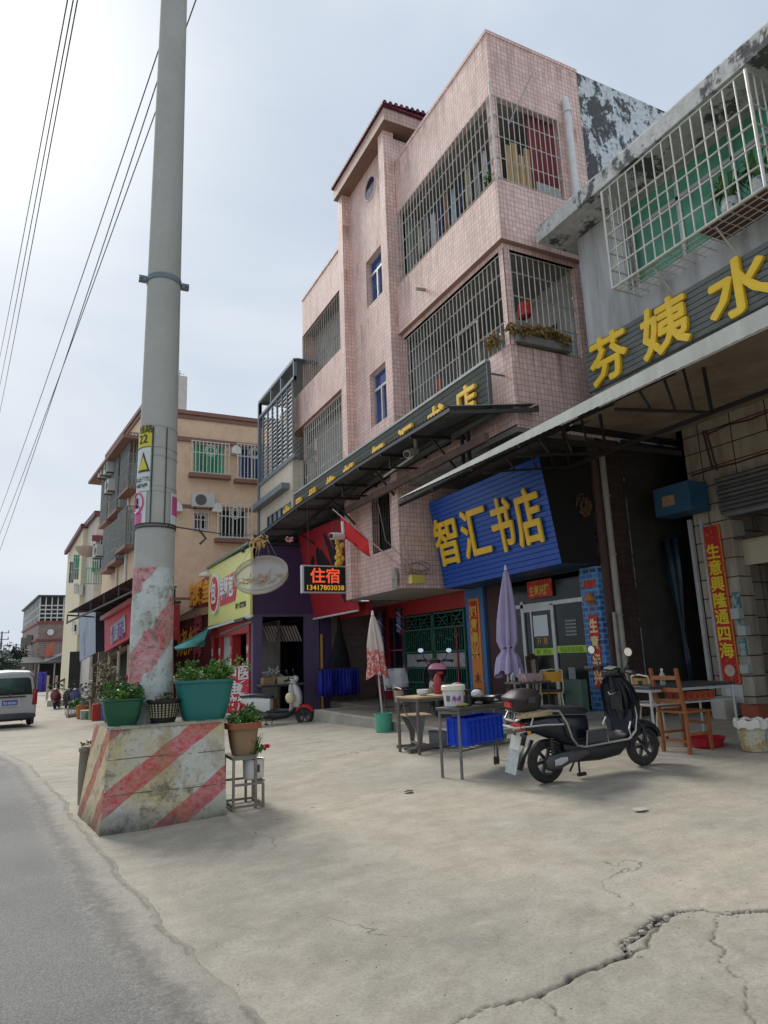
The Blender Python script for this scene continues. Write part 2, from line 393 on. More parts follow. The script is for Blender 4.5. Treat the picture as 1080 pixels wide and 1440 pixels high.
def concrete(name, base, warm=0):
    m, nt, b = nodes(name); p = worldpos(nt)
    n1 = noise(nt, p, .55, 6, .6, .6); n2 = noise(nt, p, 3.5, 8, .65); n3 = noise(nt, p, 70, 3, .7); n4 = noise(nt, p, 17, 6, .7)
    c = ramp(nt, n1, [(.28, (base[0]*.82, base[1]*.84, base[2]*.87)), (.5, base), (.72, (base[0]*1.15, base[1]*1.13, base[2]*1.08))])
    c = mix(nt, 1, c, ramp(nt, n2, [(.3, (.80, .79, .77)), (.7, (1.1, 1.1, 1.1))]), 'MULTIPLY')
    c = mix(nt, 1, c, ramp(nt, n3, [(.32, (.80, .80, .79)), (.5, (1, 1, 1)), (.7, (1.14, 1.13, 1.12))]), 'MULTIPLY')
    c = mix(nt, 1, c, ramp(nt, noise(nt, p, 9, 8, .75), [(.3, (.90, .89, .88)), (.7, (1.07, 1.07, 1.07))]), 'MULTIPLY')
    c = mix(nt, ramp(nt, n4, [(.60, (0, 0, 0)), (.74, (.25,)*3)]), c, tuple(x*.55 for x in base))
    # scuffed streaks across the yard
    mp = N(nt, 'ShaderNodeMapping'); mp.inputs['Rotation'].default_value = (0, 0, .35); mp.inputs['Scale'].default_value = (.5, 3.2, 1); L(nt, p, mp.inputs[0])
    s1 = noise(nt, mp.outputs[0], 1.3, 6, .6, .8)
    c = mix(nt, ramp(nt, s1, [(.5, (0, 0, 0)), (.75, (.32,)*3)]), c, tuple(x*.62 for x in base))
    s2 = noise(nt, mp.outputs[0], 2.1, 7, .6, .4)
    c = mix(nt, ramp(nt, s2, [(.56, (0, 0, 0)), (.72, (.25,)*3)]), c, tuple(min(1, x*1.3) for x in base))
    # small stones and scraps
    v = N(nt, 'ShaderNodeTexVoronoi', ins={'Scale': 14.0}); L(nt, p, v.inputs['Vector'])
    sp = math_(nt, 'LESS_THAN', v.outputs['Distance'], .07)
    vc = N(nt, 'ShaderNodeSeparateColor'); L(nt, v.outputs['Color'], vc.inputs[0])
    c = mix(nt, math_(nt, 'MULTIPLY', sp, math_(nt, 'GREATER_THAN', vc.outputs[0], .55)), c, (.07, .06, .05))
    # map cracks and damp patches
    v2 = N(nt, 'ShaderNodeTexVoronoi', feature='DISTANCE_TO_EDGE', ins={'Scale': .42}); wv = N(nt, 'ShaderNodeVectorMath', operation='ADD'); L(nt, p, wv.inputs[0])
    nz = N(nt, 'ShaderNodeTexNoise', ins={'Scale': 2.2, 'Detail': 6}); L(nt, p, nz.inputs['Vector']); sc2 = N(nt, 'ShaderNodeVectorMath', operation='SCALE'); L(nt, nz.outputs['Color'], sc2.inputs[0]); sc2.inputs['Scale'].default_value = .8; L(nt, sc2.outputs[0], wv.inputs[1]); L(nt, wv.outputs[0], v2.inputs['Vector'])
    ck = math_(nt, 'MULTIPLY', math_(nt, 'LESS_THAN', v2.outputs['Distance'], .0022), math_(nt, 'GREATER_THAN', noise(nt, p, .6, 3), .5))
    c = mix(nt, math_(nt, 'MULTIPLY', ck, .6), c, (.10, .085, .065))
    dp = noise(nt, p, .33, 7, .62, 1.2); c = mix(nt, ramp(nt, dp, [(.55, (0, 0, 0)), (.68, (.28,)*3)]), c, (base[0]*.55, base[1]*.57, base[2]*.6))
    at = N(nt, 'ShaderNodeAttribute', attribute_name='dirt')
    c = mix(nt, at.outputs['Fac'], c, (.055, .045, .035))
    L(nt, c, b.inputs['Base Color'])
    b.inputs['Roughness'].default_value = .85; b.inputs['Specular IOR Level'].default_value = .3
    h = math_(nt, 'ADD', math_(nt, 'MULTIPLY', n2, .6), math_(nt, 'ADD', math_(nt, 'MULTIPLY', n3, .25), math_(nt, 'MULTIPLY', n4, .3)))
    bump(nt, b, h, .4, .012)
    MATS[name] = m; return m
conc = concrete('concrete_yard', (.405, .37, .305))
def seg(a, b, s): return list(np.arange(a, b, s))
xs = seg(-300, -60, 40)+seg(-60, -12, 4)+seg(-12, -1, .5)+seg(-1, .6, .12)+seg(.6, 3.6, .0135)+seg(3.6, 9, .12)+seg(9, 30, 1.5)+seg(30, 301, 30)
ys = seg(-60, -2, 6)+seg(-2, 1.0, .25)+seg(1.0, 3.3, .0135)+seg(3.3, 16, .12)+seg(16, 40, 1)+seg(40, 100, 6)+seg(100, 1301, 60)
gridmesh(np.array(xs), np.array(ys), gh, 'ground', conc, {'dirt': lambda X, Y: np.clip(crackmask(X, Y)*1.6, 0, 1)})
# asphalt road, 4 mm above the yard, its right edge ragged
EDGE = [(-6, 1.1), (1, 1.0), (2.95, .86), (4.2, .66), (5.28, .56), (6.4, .47), (7.7, .33), (9.5, .18), (12.7, -.08), (16.4, -.7), (22, -1.6), (40, -4.6), (90, -14)]
def edge_x(y): return np.interp(y, [e[0] for e in EDGE], [e[1] for e in EDGE])
def road():
    m, nt, b = nodes('asphalt'); p = worldpos(nt)
    n1 = noise(nt, p, .7, 5, .6, .5); n2 = noise(nt, p, 26, 4, .7); n3 = noise(nt, p, 130, 2, .8)
    c = ramp(nt, n1, [(.3, (.145, .145, .141)), (.7, (.215, .212, .204))])
    c = mix(nt, 1, c, ramp(nt, n3, [(.35, (.55, .55, .55)), (.7, (1.5, 1.47, 1.42))]), 'MULTIPLY')
    at = N(nt, 'ShaderNodeAttribute', attribute_name='edge')
    ef = math_(nt, 'ADD', at.outputs['Fac'], math_(nt, 'MULTIPLY', math_(nt, 'SUBTRACT', n2, .5), .9))
    em = ramp(nt, ef, [(.35, (0, 0, 0)), (.85, (1,)*3)])
    dc = mix(nt, 1, ramp(nt, noise(nt, p, 4, 8, .7), [(.3, (.29, .27, .225)), (.7, (.42, .385, .32))]), ramp(nt, n3, [(.35, (.75, .75, .75)), (.65, (1.15, 1.15, 1.15))]), 'MULTIPLY')
    c = mix(nt, em, c, dc)
    ed = ramp(nt, math_(nt, 'ADD', at.outputs['Fac'], math_(nt, 'MULTIPLY', noise(nt, p, 9, 5, .7), .5)), [(.70, (0, 0, 0)), (.86, (.5,)*3), (1, (.1, .1, .1))])
    c = mix(nt, ed, c, (.075, .068, .06))
    sm_ = ramp(nt, math_(nt, 'ADD', at.outputs['Fac'], math_(nt, 'MULTIPLY', math_(nt, 'SUBTRACT', noise(nt, p, 14, 5, .7), .5), .12)), [(.90, (0, 0, 0)), (.935, (.45,)*3), (.97, (0, 0, 0))])
    c = mix(nt, math_(nt, 'MULTIPLY', sm_, math_(nt, 'GREATER_THAN', noise(nt, p, 1.1, 3), .47)), c, (.07, .06, .05))
    L(nt, c, b.inputs['Base Color']); b.inputs['Roughness'].default_value = .8; b.inputs['Specular IOR Level'].default_value = .35
    bump(nt, b, math_(nt, 'ADD', n3, math_(nt, 'MULTIPLY', n2, .5)), .5, .008)
    MATS['asphalt'] = m
    ys = seg(-20, 0, 1)+seg(0, 17, .03)+seg(17, 91, 1.5); ys = np.array(ys); rows = []
    rs = [0, .02, .05, .1, .18, .3, .5, .75, 1.3, 2, 3, 4.5, 6.5, 8.5]
    Xr = np.zeros((len(ys), len(rs))); Yr = np.repeat(ys[:, None], len(rs), 1)
    for i, y in enumerate(ys):
        jag = .07*(lattice(21, np.array([y]), np.array([0.]), 1.3)[0]-.5)+.04*(lattice(22, np.array([y]), np.array([0.]), 6)[0]-.5)+.015*(lattice(23, np.array([y]), np.array([0.]), 17)[0]-.5)
        e = edge_x(y)
        for j, q in enumerate(rs): Xr[i, j] = e-q+jag*max(0, 1-q/.6)
    Zr = GZ(Xr, Yr)+.012*(lattice(8, Xr, Yr, .55)-.5)+.009
    Zr[:, 0] -= .007
    co = np.stack([Xr, Yr, Zr], -1).reshape(-1, 3); nx = len(rs)
    i = np.arange(len(ys)-1)[:, None]*nx+np.arange(nx-1)[None, :]
    f = np.stack([i, i+nx, i+nx+1, i+1], -1).reshape(-1, 4)
    me = bpy.data.meshes.new('road'); me.from_pydata(co.tolist(), [], f.tolist()); me.materials.append(m)
    a = me.attributes.new('edge', 'FLOAT', 'POINT'); a.data.foreach_set('value', np.tile(np.array([max(0, 1-q/.6) for q in rs]), len(ys)).astype(np.float32))
    me.polygons.foreach_set('use_smooth', [True]*len(me.polygons))
    o = bpy.data.objects.new('road', me); COL.objects.link(o); o['kind'] = 'structure'
road()
# chips of broken concrete lying along the crack
rnd = random.Random(3); rub = mat('broken_concrete', (.33, .3, .25), .9, .3, bmp=.4, scale=30)
bb = B()
for i in range(170):
    k = rnd.random()**1.2*(len(CR)-7)+6; j = int(k); a = CR[min(j, len(CR)-2)]; b_ = CR[min(j+1, len(CR)-1)]; p = a.lerp(b_, k-j)
    p = p+Vector((rnd.gauss(0, .035), rnd.gauss(0, .03), 0)); s_ = rnd.choice((.003, .004, .006, .009, .018))*rnd.uniform(.7, 1.3)
    z = gz(p.x, p.y)-.012; n = 5; an = rnd.uniform(0, 6)
    bb.loft([[Vector((p.x+s_*rr*math.cos(an+2*PI*q/n)*rnd.uniform(.7, 1.2), p.y+s_*rr*math.sin(an+2*PI*q/n)*rnd.uniform(.7, 1.2), z+s_*h)) for q in range(n)] for rr, h in ((1, 0), (.9, .35), (.6, .6))])
tagp(bb.build('rubble', rub, None, smooth=0), 'crumbled grey concrete chips lying in the crack of the yard', 'rubble', kind='stuff')
# raised pavement in front of the bookshop and barber
apt = tiles('apron_tiles', (.23, .2, .17), (.1, .09, .08), .3, .3, .01, .12, axis='floor', rough=.7, stain=.4, bmp=.1)
b = B(); b.box(5.42, 8.4, 8.5, 14.3, -.3, .285); b.box(6.7, 8.4, 14.3, 17.0, -.3, .285); struct(b, 'pavement', apt)
b = B(); b.box(5.3, 5.42, 8.5, 14.3, -.3, .3); b.box(5.3, 6.7, 14.3, 14.42, -.3, .3); b.box(5.3, 8.3, 8.38, 8.5, -.3, .3); struct(b, 'kerb', mat('kerb_stone', (.3, .28, .24), .85, .2, .3, bmp=.3), bevel=.01)
def patchmat(name, a, b_, sc_, thr, rough=.85):
    m, nt, b = nodes(name); p = worldpos(nt)
    mz = N(nt, 'ShaderNodeMapping'); mz.inputs['Scale'].default_value = (1, 1, .6); L(nt, p, mz.inputs[0]); n1 = noise(nt, mz.outputs[0], sc_, 10, .72, .35); n2 = noise(nt, p, sc_*7, 5, .6)
    f = math_(nt, 'ADD', n1, math_(nt, 'MULTIPLY', math_(nt, 'SUBTRACT', n2, .5), .12))
    c = ramp(nt, f, [(thr-.02, b_), (thr+.02, a)])
    c = mix(nt, 1, c, ramp(nt, n2, [(.3, (.75, .75, .75)), (.7, (1.15, 1.15, 1.15))]), 'MULTIPLY')
    L(nt, c, b.inputs['Base Color']); b.inputs['Roughness'].default_value = rough; bump(nt, b, f, .5, .02); MATS[name] = m; return m
# ------------------------------------------------------------------ materials in use
pinkt = tiles('pink_tiles', (.86, .63, .575), (.40, .26, .225), .08, .10, .009, .10, stain=.5, gcol=(.24, .14, .10), drips=((9.5, .9), (6.4, .8), (12.6, .7), (11.28, .0001+.5)))
pinkp = mat('pink_paint', (.70, .50, .46), .55, .1, .35, (.2, .14, .12), 2, bmp=.1, streak=True)
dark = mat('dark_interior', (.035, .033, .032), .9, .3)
dim = mat('dim_interior', (.11, .10, .09), .9, .3, .4)
steel = mat('stainless_bars', (.60, .58, .53), .4, .2, .4, (.22, .15, .1), 6, metal=.1)
rust = mat('rusty_bars', (.42, .39, .35), .6, .3, .6, (.12, .06, .03), 6, metal=.2)
blk = mat('black_steel', (.03, .03, .03), .5, .3, .3, (.08, .05, .03))
blueg = glass('blue_glass', (.03, .06, .22))
darkg = glass('dark_glass', (.010, .013, .013), .12)
white = mat('white_paint', (.72, .72, .70), .5, .08, .3, (.3, .28, .25))
alu = mat('aluminium', (.52, .53, .53), .4, .15, .3, (.2, .2, .2), metal=.3)
red = mat('red_paint', (.40, .022, .028), .5, .15, .3, (.12, .02, .02))
redd = patchmat('red_paper', (.56, .022, .02), (.60, .25, .04), 26, .42, .6)
gold = mat('gold_letters', (.90, .56, .035), .5, .12, .3, (.4, .2, .03))
goldp = mat('gold_paint', (.7, .42, .05), .5, .15)
conc2 = mat('old_concrete', (.26, .25, .23), .9, .25, .5, (.08, .075, .07), 2, bmp=.3)
peel = patchmat('peeling_render', (.62, .66, .68), (.085, .09, .095), 2.2, .50)
mould = patchmat('mouldy_eave', (.55, .55, .53), (.10, .10, .10), 1.3, .49)
# ------------------------------------------------------------------ pink building
X0, Y0 = 6.65, 8.4
pb = thing('pink_building', 'four storey pink tiled building with barred balconies and stair tower above the blue bookshop sign', 'building', (7.5, 12, .2))
b = B()
b.wall((X0, Y0, 5.0), (0, 1, 0), (0, 0, 1), 3.77, 7.65, [(-.01, 3.7, 4.52, 6.32), (-.01, 3.7, 1.41, 3.2)], .12, (1, 0, 0))
b.wall((X0, Y0, 4.95), (1, 0, 0), (0, 0, 1), 2.17, 7.7, [(-.01, 1.53, 4.57, 6.37), (-.01, 1.58, 1.46, 3.25)], .12, (0, 1, 0))
b.quad((X0, 12.17, 5.0), (X0, Y0, 5.0), (8.2, Y0, 5.0), (8.2, 12.17, 5.0))
# parapet cap and roof deck, balcony floors and soffits
b.box(X0-.02, 8.82, Y0-.02, Y0+.14, 12.65, 12.72); b.box(X0-.02, X0+.14, Y0+.14, 12.15, 12.65, 12.72)
b.box(X0+.14, X0+.15, Y0+.14, 12.15, 12.0, 12.65); b.box(X0+.14, 8.82, Y0+.14, Y0+.15, 12.0, 12.65)
b.box(X0+.14, X0+.15, Y0+.14, 12.15, 8.6, 9.5); b.box(X0+.14, 8.3, Y0+.14, Y0+.15, 8.6, 9.5)
b.box(X0+.14, X0+.15, Y0+.14, 12.15, 5.3, 6.4); b.box(X0+.14, 8.3, Y0+.14, Y0+.15, 5.3, 6.4)
b.box(X0-.03, 8.19, Y0-.03, Y0-.002, 9.50, 9.54); b.box(X0-.03, X0-.002, Y0-.03, 12.14, 9.50, 9.54)
# overhanging lip of the middle band
b.box(X0-.1, X0-.001, Y0-.1, 12.14, 8.3, 9.44); b.box(X0, 8.35, Y0-.1, Y0-.001, 8.3, 9.44)
# tower piers, recess with windows, top
b.box(6.37, 6.64, 12.15, 12.42, 2.72, 13.5); b.box(6.37, 6.64, 14.66, 14.98, 2.72, 13.5)
b.wall((6.6, 12.42, 2.72), (0, 1, 0), (0, 0, 1), 2.24, 10.78, [(.5, 1.36, 7.05, 8.3), (.5, 1.36, 3.95, 5.3), (.55, 1.5, .95, 2.4)], .2, (1, 0, 0))
b.quad((6.64, 12.15, 2.72), (6.64, 12.15, 5.0), (8.1, 12.15, 5.0), (8.1, 12.15, 2.72))
b.quad((6.65, 12.16, 12.6), (6.65, 12.16, 13.35), (8.6, 12.16, 13.35), (8.6, 12.16, 12.6))
b.quad((6.65, 14.98, 12.5), (6.65, 14.98, 13.35), (8.6, 14.98, 13.35), (8.6, 14.98, 12.5))
# left wing
b.wall((X0, 15.0, 5.3), (0, 1, 0), (0, 0, 1), 3.66, 7.2, [(.18, 3.7, 4.15, 6.0), (.18, 3.7, 1.0, 2.95)], .12, (1, 0, 0))
b.box(X0-.1, X0-.001, 15.0, 19.6, 8.3, 9.42); b.box(X0, 7.6, 18.67, 19.6, 8.3, 9.4)
b.box(X0-.02, X0+.14, 15.0, 18.67, 12.5, 12.57)
b.quad((X0, 18.66, 9.4), (X0, 18.66, 12.5), (8.6, 18.66, 12.5), (8.6, 18.66, 9.4))
b.quad((8.6, 18.66, 5.3), (8.6, 18.66, 12.5), (8.6, 12.1, 12.5), (8.6, 12.1, 5.3))
b.build('wall', pinkt, pb)
b = B(); b.wall((8.82, Y0+.002, 0), (1, 0, 0), (0, 0, 1), 6, 12.67, [], .1, (0, 1, 0)); b.quad((8.82, Y0, 12.67), (14.82, Y0, 12.67), (14.82, 19, 12.67), (8.82, 19, 12.67)); b.quad((8.82, 19, 0), (8.82, 19, 12.6), (14.8, 19, 12.6), (14.8, 19, 0)); b.quad((14.8, 8.4, 0), (14.8, 8.4, 12.6), (14.8, 19, 12.6), (14.8, 19, 0))
o = b.build('side_wall', peel, pb); o['label'] = 'peeling white and black rear side wall'
b = B()   # roof deck over the rooms
b.box(X0+.15, 8.8, Y0+.15, 18.6, 11.95, 12.05); b.build('roof_deck', conc2, pb)
# soffits and slab undersides
b = B(); 
for bx in ((X0+.01, 8.3, Y0+.01, 12.14, 8.2, 8.29), (X0+.01, 8.3, Y0+.01, 12.14, 11.33, 11.45), (X0+.01, 8.5, 15.05, 18.6, 8.2, 8.29), (X0+.01, 8.5, 15.05, 18.6, 11.33, 11.45), (X0+.01, 8.3, Y0+.01, 12.14, 4.88, 4.98)): b = B(); b.box(*bx); b.build('soffit', conc2, pb)
# rooms behind the balconies
b = B()
for z0, z1 in ((8.4, 11.33), (5.2, 8.2)):
    b.wall((8.25, Y0+.3, z0), (0, 1, 0), (0, 0, 1), 3.8, z1-z0, [(.3, 1.2, 0.1, 2.2), (1.8, 3.2, 1.0, 2.2)], .1, (1, 0, 0))
    b.quad((8.22, Y0+.12, z0), (8.22, Y0+.12, z1), (8.25, Y0+.3, z1), (8.25, Y0+.3, z0))
    b.quad((X0+.2, 12.12, z0), (8.3, 12.12, z0), (8.3, 12.12, z1), (X0+.2, 12.12, z1)); b.box(X0+.15, 8.3, Y0+.15, 12.1, z0, z0+.12)
    b.wall((7.05, 15.0, z0), (0, 1, 0), (0, 0, 1), 3.66, z1-z0, [(.5, 1.6, 1.0, 2.2)], .1, (1, 0, 0)); b.box(X0+.15, 7.05, 15.1, 18.6, z0, z0+.12)
b.build('balcony_wall', mat('balcony_render', (.42, .41, .38), .8, .15, .5, (.1, .09, .08), 2), pb)
b = B()
for z0 in (8.4, 5.2): b.box(8.36, 8.4, Y0+.6, 12.1, z0+.1, z0+2.3); b.box(7.17, 7.2, 15.4, 16.8, z0+.9, z0+2.3)
b.build('room_window', darkg, pb)
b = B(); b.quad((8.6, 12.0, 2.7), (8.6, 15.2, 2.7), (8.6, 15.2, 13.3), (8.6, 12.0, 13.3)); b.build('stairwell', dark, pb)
# grilles: every opening has its own cage of bars
def grille(o, du, W, H, step, rails, m=steel, r=.010, nm='window_bars'):
    g = B(); bars(g, o, du, (0, 0, 1), W, H, step, r, rails); return g.build(nm, m, pb)
rail3 = (.03, .45, .9, 1.32, 1.74)
g = B(); bars(g, (X0-.03, Y0-.03, 9.54), (0, 1, 0), (0, 0, 1), 3.74, 1.77, .135, .011, rail3); bars(g, (X0-.03, Y0-.03, 9.54), (1, 0, 0), (0, 0, 1), 1.55, 1.77, .12, .010, rail3); g.tube([(X0-.04, Y0-.04, 9.5), (X0-.04, Y0-.04, 11.5)], .022, 6); g.build('window_bars', steel, pb)
rail2 = (.03, .48, .95, 1.4, 1.76)
g = B(); bars(g, (X0+.06, Y0+.06, 6.42), (0, 1, 0), (0, 0, 1), 3.62, 1.78, .13, .012, rail2); bars(g, (X0+.06, Y0+.06, 6.42), (1, 0, 0), (0, 0, 1), 1.5, 1.78, .12, .011, rail2); g.tube([(X0+.05, Y0+.05, 6.42), (X0+.05, Y0+.05, 8.2)], .024, 6)
for yy in (9.35, 10.0): g.tube([(X0+.03, yy, 6.45), (X0+.03, yy, 7.3)], .018, 4)
g.tube([(X0+.03, 9.35, 7.3), (X0+.03, 10.0, 7.3)], .018, 4); g.build('window_bars', steel, pb)
g = B(); bars(g, (X0+.02, 15.2, 9.46), (0, 1, 0), (0, 0, 1), 3.42, 1.8, .17, .012, (.03, .6, 1.2, 1.75)); g.build('window_bars', rust, pb)
g = B(); bars(g, (X0+.02, 15.2, 6.32), (0, 1, 0), (0, 0, 1), 3.42, 1.9, .17, .013, (.03, .35, .8, 1.25, 1.7)); g.build('window_bars', steel, pb)
g = B(); bars(g, (6.62, 12.99, 3.68), (0, 1, 0), (0, 0, 1), .92, 1.42, .115, .008, (.02, .7, 1.4)); g.build('window_bars', blk, pb)
b = B(); b.box(6.83, 6.86, 12.9, 14, 3.6, 5.2); b.build('window_pane', darkg, pb)
# blue windows in the tower
for z0, h in ((9.77, 1.25), (6.67, 1.35)):
    y0, y1 = 12.92, 13.78; f = B()
    f.box(6.70, 6.76, y0, y0+.05, z0, z0+h); f.box(6.70, 6.76, y1-.05, y1, z0, z0+h); f.box(6.70, 6.76, y0+.05, y1-.05, z0, z0+.05); f.box(6.70, 6.76, y0+.05, y1-.05, z0+h-.05, z0+h)
    f.box(6.69, 6.75, y0+.05, y1-.05, z0+h*.66, z0+h*.66+.06); f.box(6.69, 6.75, (y0+y1)/2-.03, (y0+y1)/2+.03, z0+.05, z0+h*.66)
    fr = f.build('window', alu, pb); p = B(); p.box(6.745, 6.755, y0+.05, y1-.05, z0+.05, z0+h-.05); p.build('pane', blueg, fr)
# round window
b = B(); b.torus((6.6, 13.38, 12.86), .30, .025, (1, 0, 0), 28, 6); rw = b.build('round_window', pinkp, pb)
b = B(); b.cyl((6.592, 13.38, 12.86), (6.62, 13.38, 12.86), .29, n=28); b.build('pane', glass('deep_blue_glass', (.01, .015, .05)), rw)
# tower roof: tile-clad eave under a thin purple tiled cover
b = B(); b.box(6.26, 8.7, 11.85, 14.98, 13.5, 13.82); b.build('eave', tiles('eave_tiles', (.6, .43, .37), (.28, .18, .14), .1, .1, .01, .05, stain=.5), pb)
b = B(); rnd = random.Random(5)
n = 30
for k in range(n):
    y0 = 11.75+3.25*k/n; y1 = y0+3.25/n; ym = (y0+y1)/2
    xa, xb, za, zb = 6.2, 8.8, 13.86, 14.1
    b.add([(xa, y0, za), (xa, ym, za+.06), (xa, y1, za), (xb, y1, zb), (xb, ym, zb+.06), (xb, y0, zb), (xa, y0, za-.03), (xa, y1, za-.03)], [(0, 1, 4, 5), (1, 2, 3, 4), (0, 6, 7, 2, 1)])
b.box(6.22, 8.8, 11.78, 15.0, 13.83, 13.87)
for k in range(18): b.tube([(6.25+k*.145, 11.74, 13.88+k*.0145*.9), (6.25+k*.145, 12.1, 13.90+k*.0145*.9)], .05, 6)
b.build('roof', tiles('purple_roof_tiles', (.16, .035, .06), (.05, .02, .03), .2, .2, .02, .2, stain=.3), pb)
# roofline scraps of weed and a bare iron rod
b = B(); b.tube([(X0-.1, 10.9, 8.72), (X0-.32, 10.9, 8.7)], .035, 8); b.build('spout', rust, pb)
b = B(); b.tube([(7.0, Y0-.02, 10.8), (7.35, Y0-.35, 11.7)], .012, 5); b.build('iron_rod', rust, pb)
# drain pipes
b = B(); b.box(8.36, 8.87, Y0-.003, Y0+.2, -.2, 4.94); b.build('side_column', tiles('dark_tiles', (.075, .05, .045), (.03, .025, .02), .105, .105, .011, .15, stain=.6, gcol=(.02, .015, .012)), pb)
b = B(); b.tube([(8.35, Y0+.02, 11.75), (8.35, Y0-.1, 11.75), (8.35, Y0-.12, 11.6), (8.35, Y0-.12, 9.3)], .07, 12); b.torus((8.35, Y0-.12, 11.45), .075, .015); b.build('drainpipe', white, pb)
pipem = mat('old_pipe', (.36, .34, .30), .6, .15, .5, (.12, .1, .08))
b = B(); b.tube([(8.32, Y0-.1, 4.6), (8.34, Y0-.1, .2)], .055, 12)
for z in (3.9, 2.9, 1.9, 1.2): b.torus((8.33, Y0-.1, z), .06, .012)
b.tube([(8.22, Y0-.1, 1.95), (8.22, Y0-.1, .2)], .03, 8); b.build('drainpipe', pipem, pb)
b = B(); b.box(8.16, 8.34, Y0-.02, Y0+.05, .28, 4.9); b.build('corner_column', mat('brown_column', (.12, .07, .06), .6, .2, .4), pb)
# mezzanine underside and red shopfront surround
b = B(); b.quad((6.37, 12.15, 2.715), (6.37, 14.99, 2.715), (8.3, 14.99, 2.715), (8.3, 12.15, 2.715)); b.quad((6.6, 15, 2.7), (6.6, 17, 2.7), (8.3, 17, 2.7), (8.3, 15, 2.7))
b.build('mezzanine_underside', mat('cream_soffit', (.5, .45, .40), .8, .1, .4, (.25, .2, .16)), pb)
b = B()
b.box(8.05, 8.14, 12.4, 17, 2.35, 2.70); b.box(8.02, 8.16, 16.3, 16.62, .28, 2.7); b.box(8.02, 8.16, 15.25, 15.5, 1.9, 2.7); b.box(6.95, 7.05, 15.0, 16.9, 2.38, 2.7)
b.build('red_fascia', red, pb)
# ground floor back walls
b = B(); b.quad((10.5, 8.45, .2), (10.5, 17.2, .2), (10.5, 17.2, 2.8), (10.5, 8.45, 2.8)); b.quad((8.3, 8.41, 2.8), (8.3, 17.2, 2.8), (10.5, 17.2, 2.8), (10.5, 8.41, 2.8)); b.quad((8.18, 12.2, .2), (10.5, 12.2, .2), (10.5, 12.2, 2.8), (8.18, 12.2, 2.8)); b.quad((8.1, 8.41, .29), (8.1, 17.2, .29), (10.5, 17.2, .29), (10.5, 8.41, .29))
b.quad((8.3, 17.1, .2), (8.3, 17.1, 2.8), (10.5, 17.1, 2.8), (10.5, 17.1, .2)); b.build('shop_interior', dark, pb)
# bookshop front: frames, glass, posters
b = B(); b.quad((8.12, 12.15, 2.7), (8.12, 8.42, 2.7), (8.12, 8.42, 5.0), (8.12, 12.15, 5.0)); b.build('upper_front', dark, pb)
d = B()
for y in (8.85, 8.93): pass
d.box(8.12, 8.18, 8.84, 8.90, .3, 2.66); d.box(8.12, 8.18, 9.66, 9.74, .3, 2.2); d.box(8.12, 8.18, 10.52, 10.60, .3, 2.3); d.box(8.12, 8.18, 10.95, 11.0, .3, 2.66); d.box(8.12, 8.18, 8.90, 10.95, 2.18, 2.25); d.box(8.13, 8.17, 8.90, 10.95, .3, .38); d.box(8.13, 8.17, 9.74, 10.52, 2.10, 2.18); d.box(8.13, 8.17, 10.30, 10.34, .3, 2.1)
door = d.build('shop_door', alu, pb)
d = B(); d.box(8.15, 8.156, 8.9, 10.95, .38, 2.62); d.build('pane', darkg, door)
lime = mat('lime_strip', (.42, .62, .04), .5, .1); d = B(); d.box(8.143, 8.148, 8.92, 9.66, 1.33, 1.45); d.box(8.143, 8.148, 9.75, 10.3, 1.3, 1.42); st = d.build('safety_strip', lime, door)
text('书店欢迎光临', .10, (8.141, 9.6, 1.35), (0, -1, 0), (0, 0, 1), .002, mat('dark_green_ink', (.05, .2, .03)), 'lettering', st, width=.6)
text('推门营业', .10, (8.141, 10.25, 1.32), (0, -1, 0), (0, 0, 1), .002, mat('dark_green_ink', (.05, .2, .03)), 'lettering', st, width=.42)
text('开 放', .14, (8.141, 10.2, 1.5), (0, -1, 0), (0, 0, 1), .002, mat('yellow_ink', (.6, .38, .05)), 'lettering', door)
for k in range(5): d = B(); d.box(8.142, 8.1475, 9.12, 9.40, 1.62+k*.06, 1.65+k*.06); d.build('decal_line', mat('pale_decal', (.22, .26, .26), .5), door)
d = B(); d.box(8.142, 8.147, 10.0, 10.12, .95, 1.05); d.build('sticker', MATS['pale_decal'], door)
d = B(); d.box(8.142, 8.147, 9.25, 9.42, .78, 1.08); d.build('sticker', MATS['pale_decal'], door)
d = B(); d.box(8.138, 8.146, 9.86, 10.27, 1.64, 2.02); d.build('notice', mat('paper', (.62, .66, .66), .7, .05), door)
d = B(); d.box(8.10, 8.118, 9.62, 10.32, 2.34, 2.66); dp = d.build('couplet_banner', redd, pb)
text('生意兴隆', .2, (8.097, 10.26, 2.4), (0, -1, 0), (0, 0, 1), .004, goldp, 'lettering', dp, bold=.006, width=.58)
# bookshop pillars: blue printed tiles
bluep = tiles('blue_printed_tiles', (.045, .15, .42), (.15, .32, .5), .17, .09, .03, .5, offset=.5, rough=.4, stain=.3)
b = B(); b.box(8.06, 8.2, 8.42, 8.83, .29, 2.72); rp = b.build('right_pillar', bluep, pb)
b = B(); b.box(8.045, 8.058, 8.50, 8.70, .75, 1.93); r2 = b.build('couplet_banner', redd, rp)
for i, c in enumerate('生意年兴'): text(c, .24, (8.04, 8.70-.005, 1.66-i*.275), (0, -1, 0), (0, 0, 1), .003, mat('cream_ink', (.75, .6, .3)), 'lettering', rp, bold=.008, sx=.8)
b = B(); b.box(8.045, 8.058, 8.48, 8.74, 2.38, 2.50); b.build('shop_sticker', redd, rp)
b = B(); b.box(8.04, 8.058, 8.47, 8.72, 2.02, 2.72-.36); 
b = B(); b.lathe([(.02, -.08), (.09, -.04), (.1, 0), (.07, .06), (.01, .1)], (8.02, 8.6, 2.2), 12)
for q in range(5): b.tube([(8.02, 8.52+.035*q, 2.15), (8.02, 8.5+.045*q, 1.99)], .006, 4)
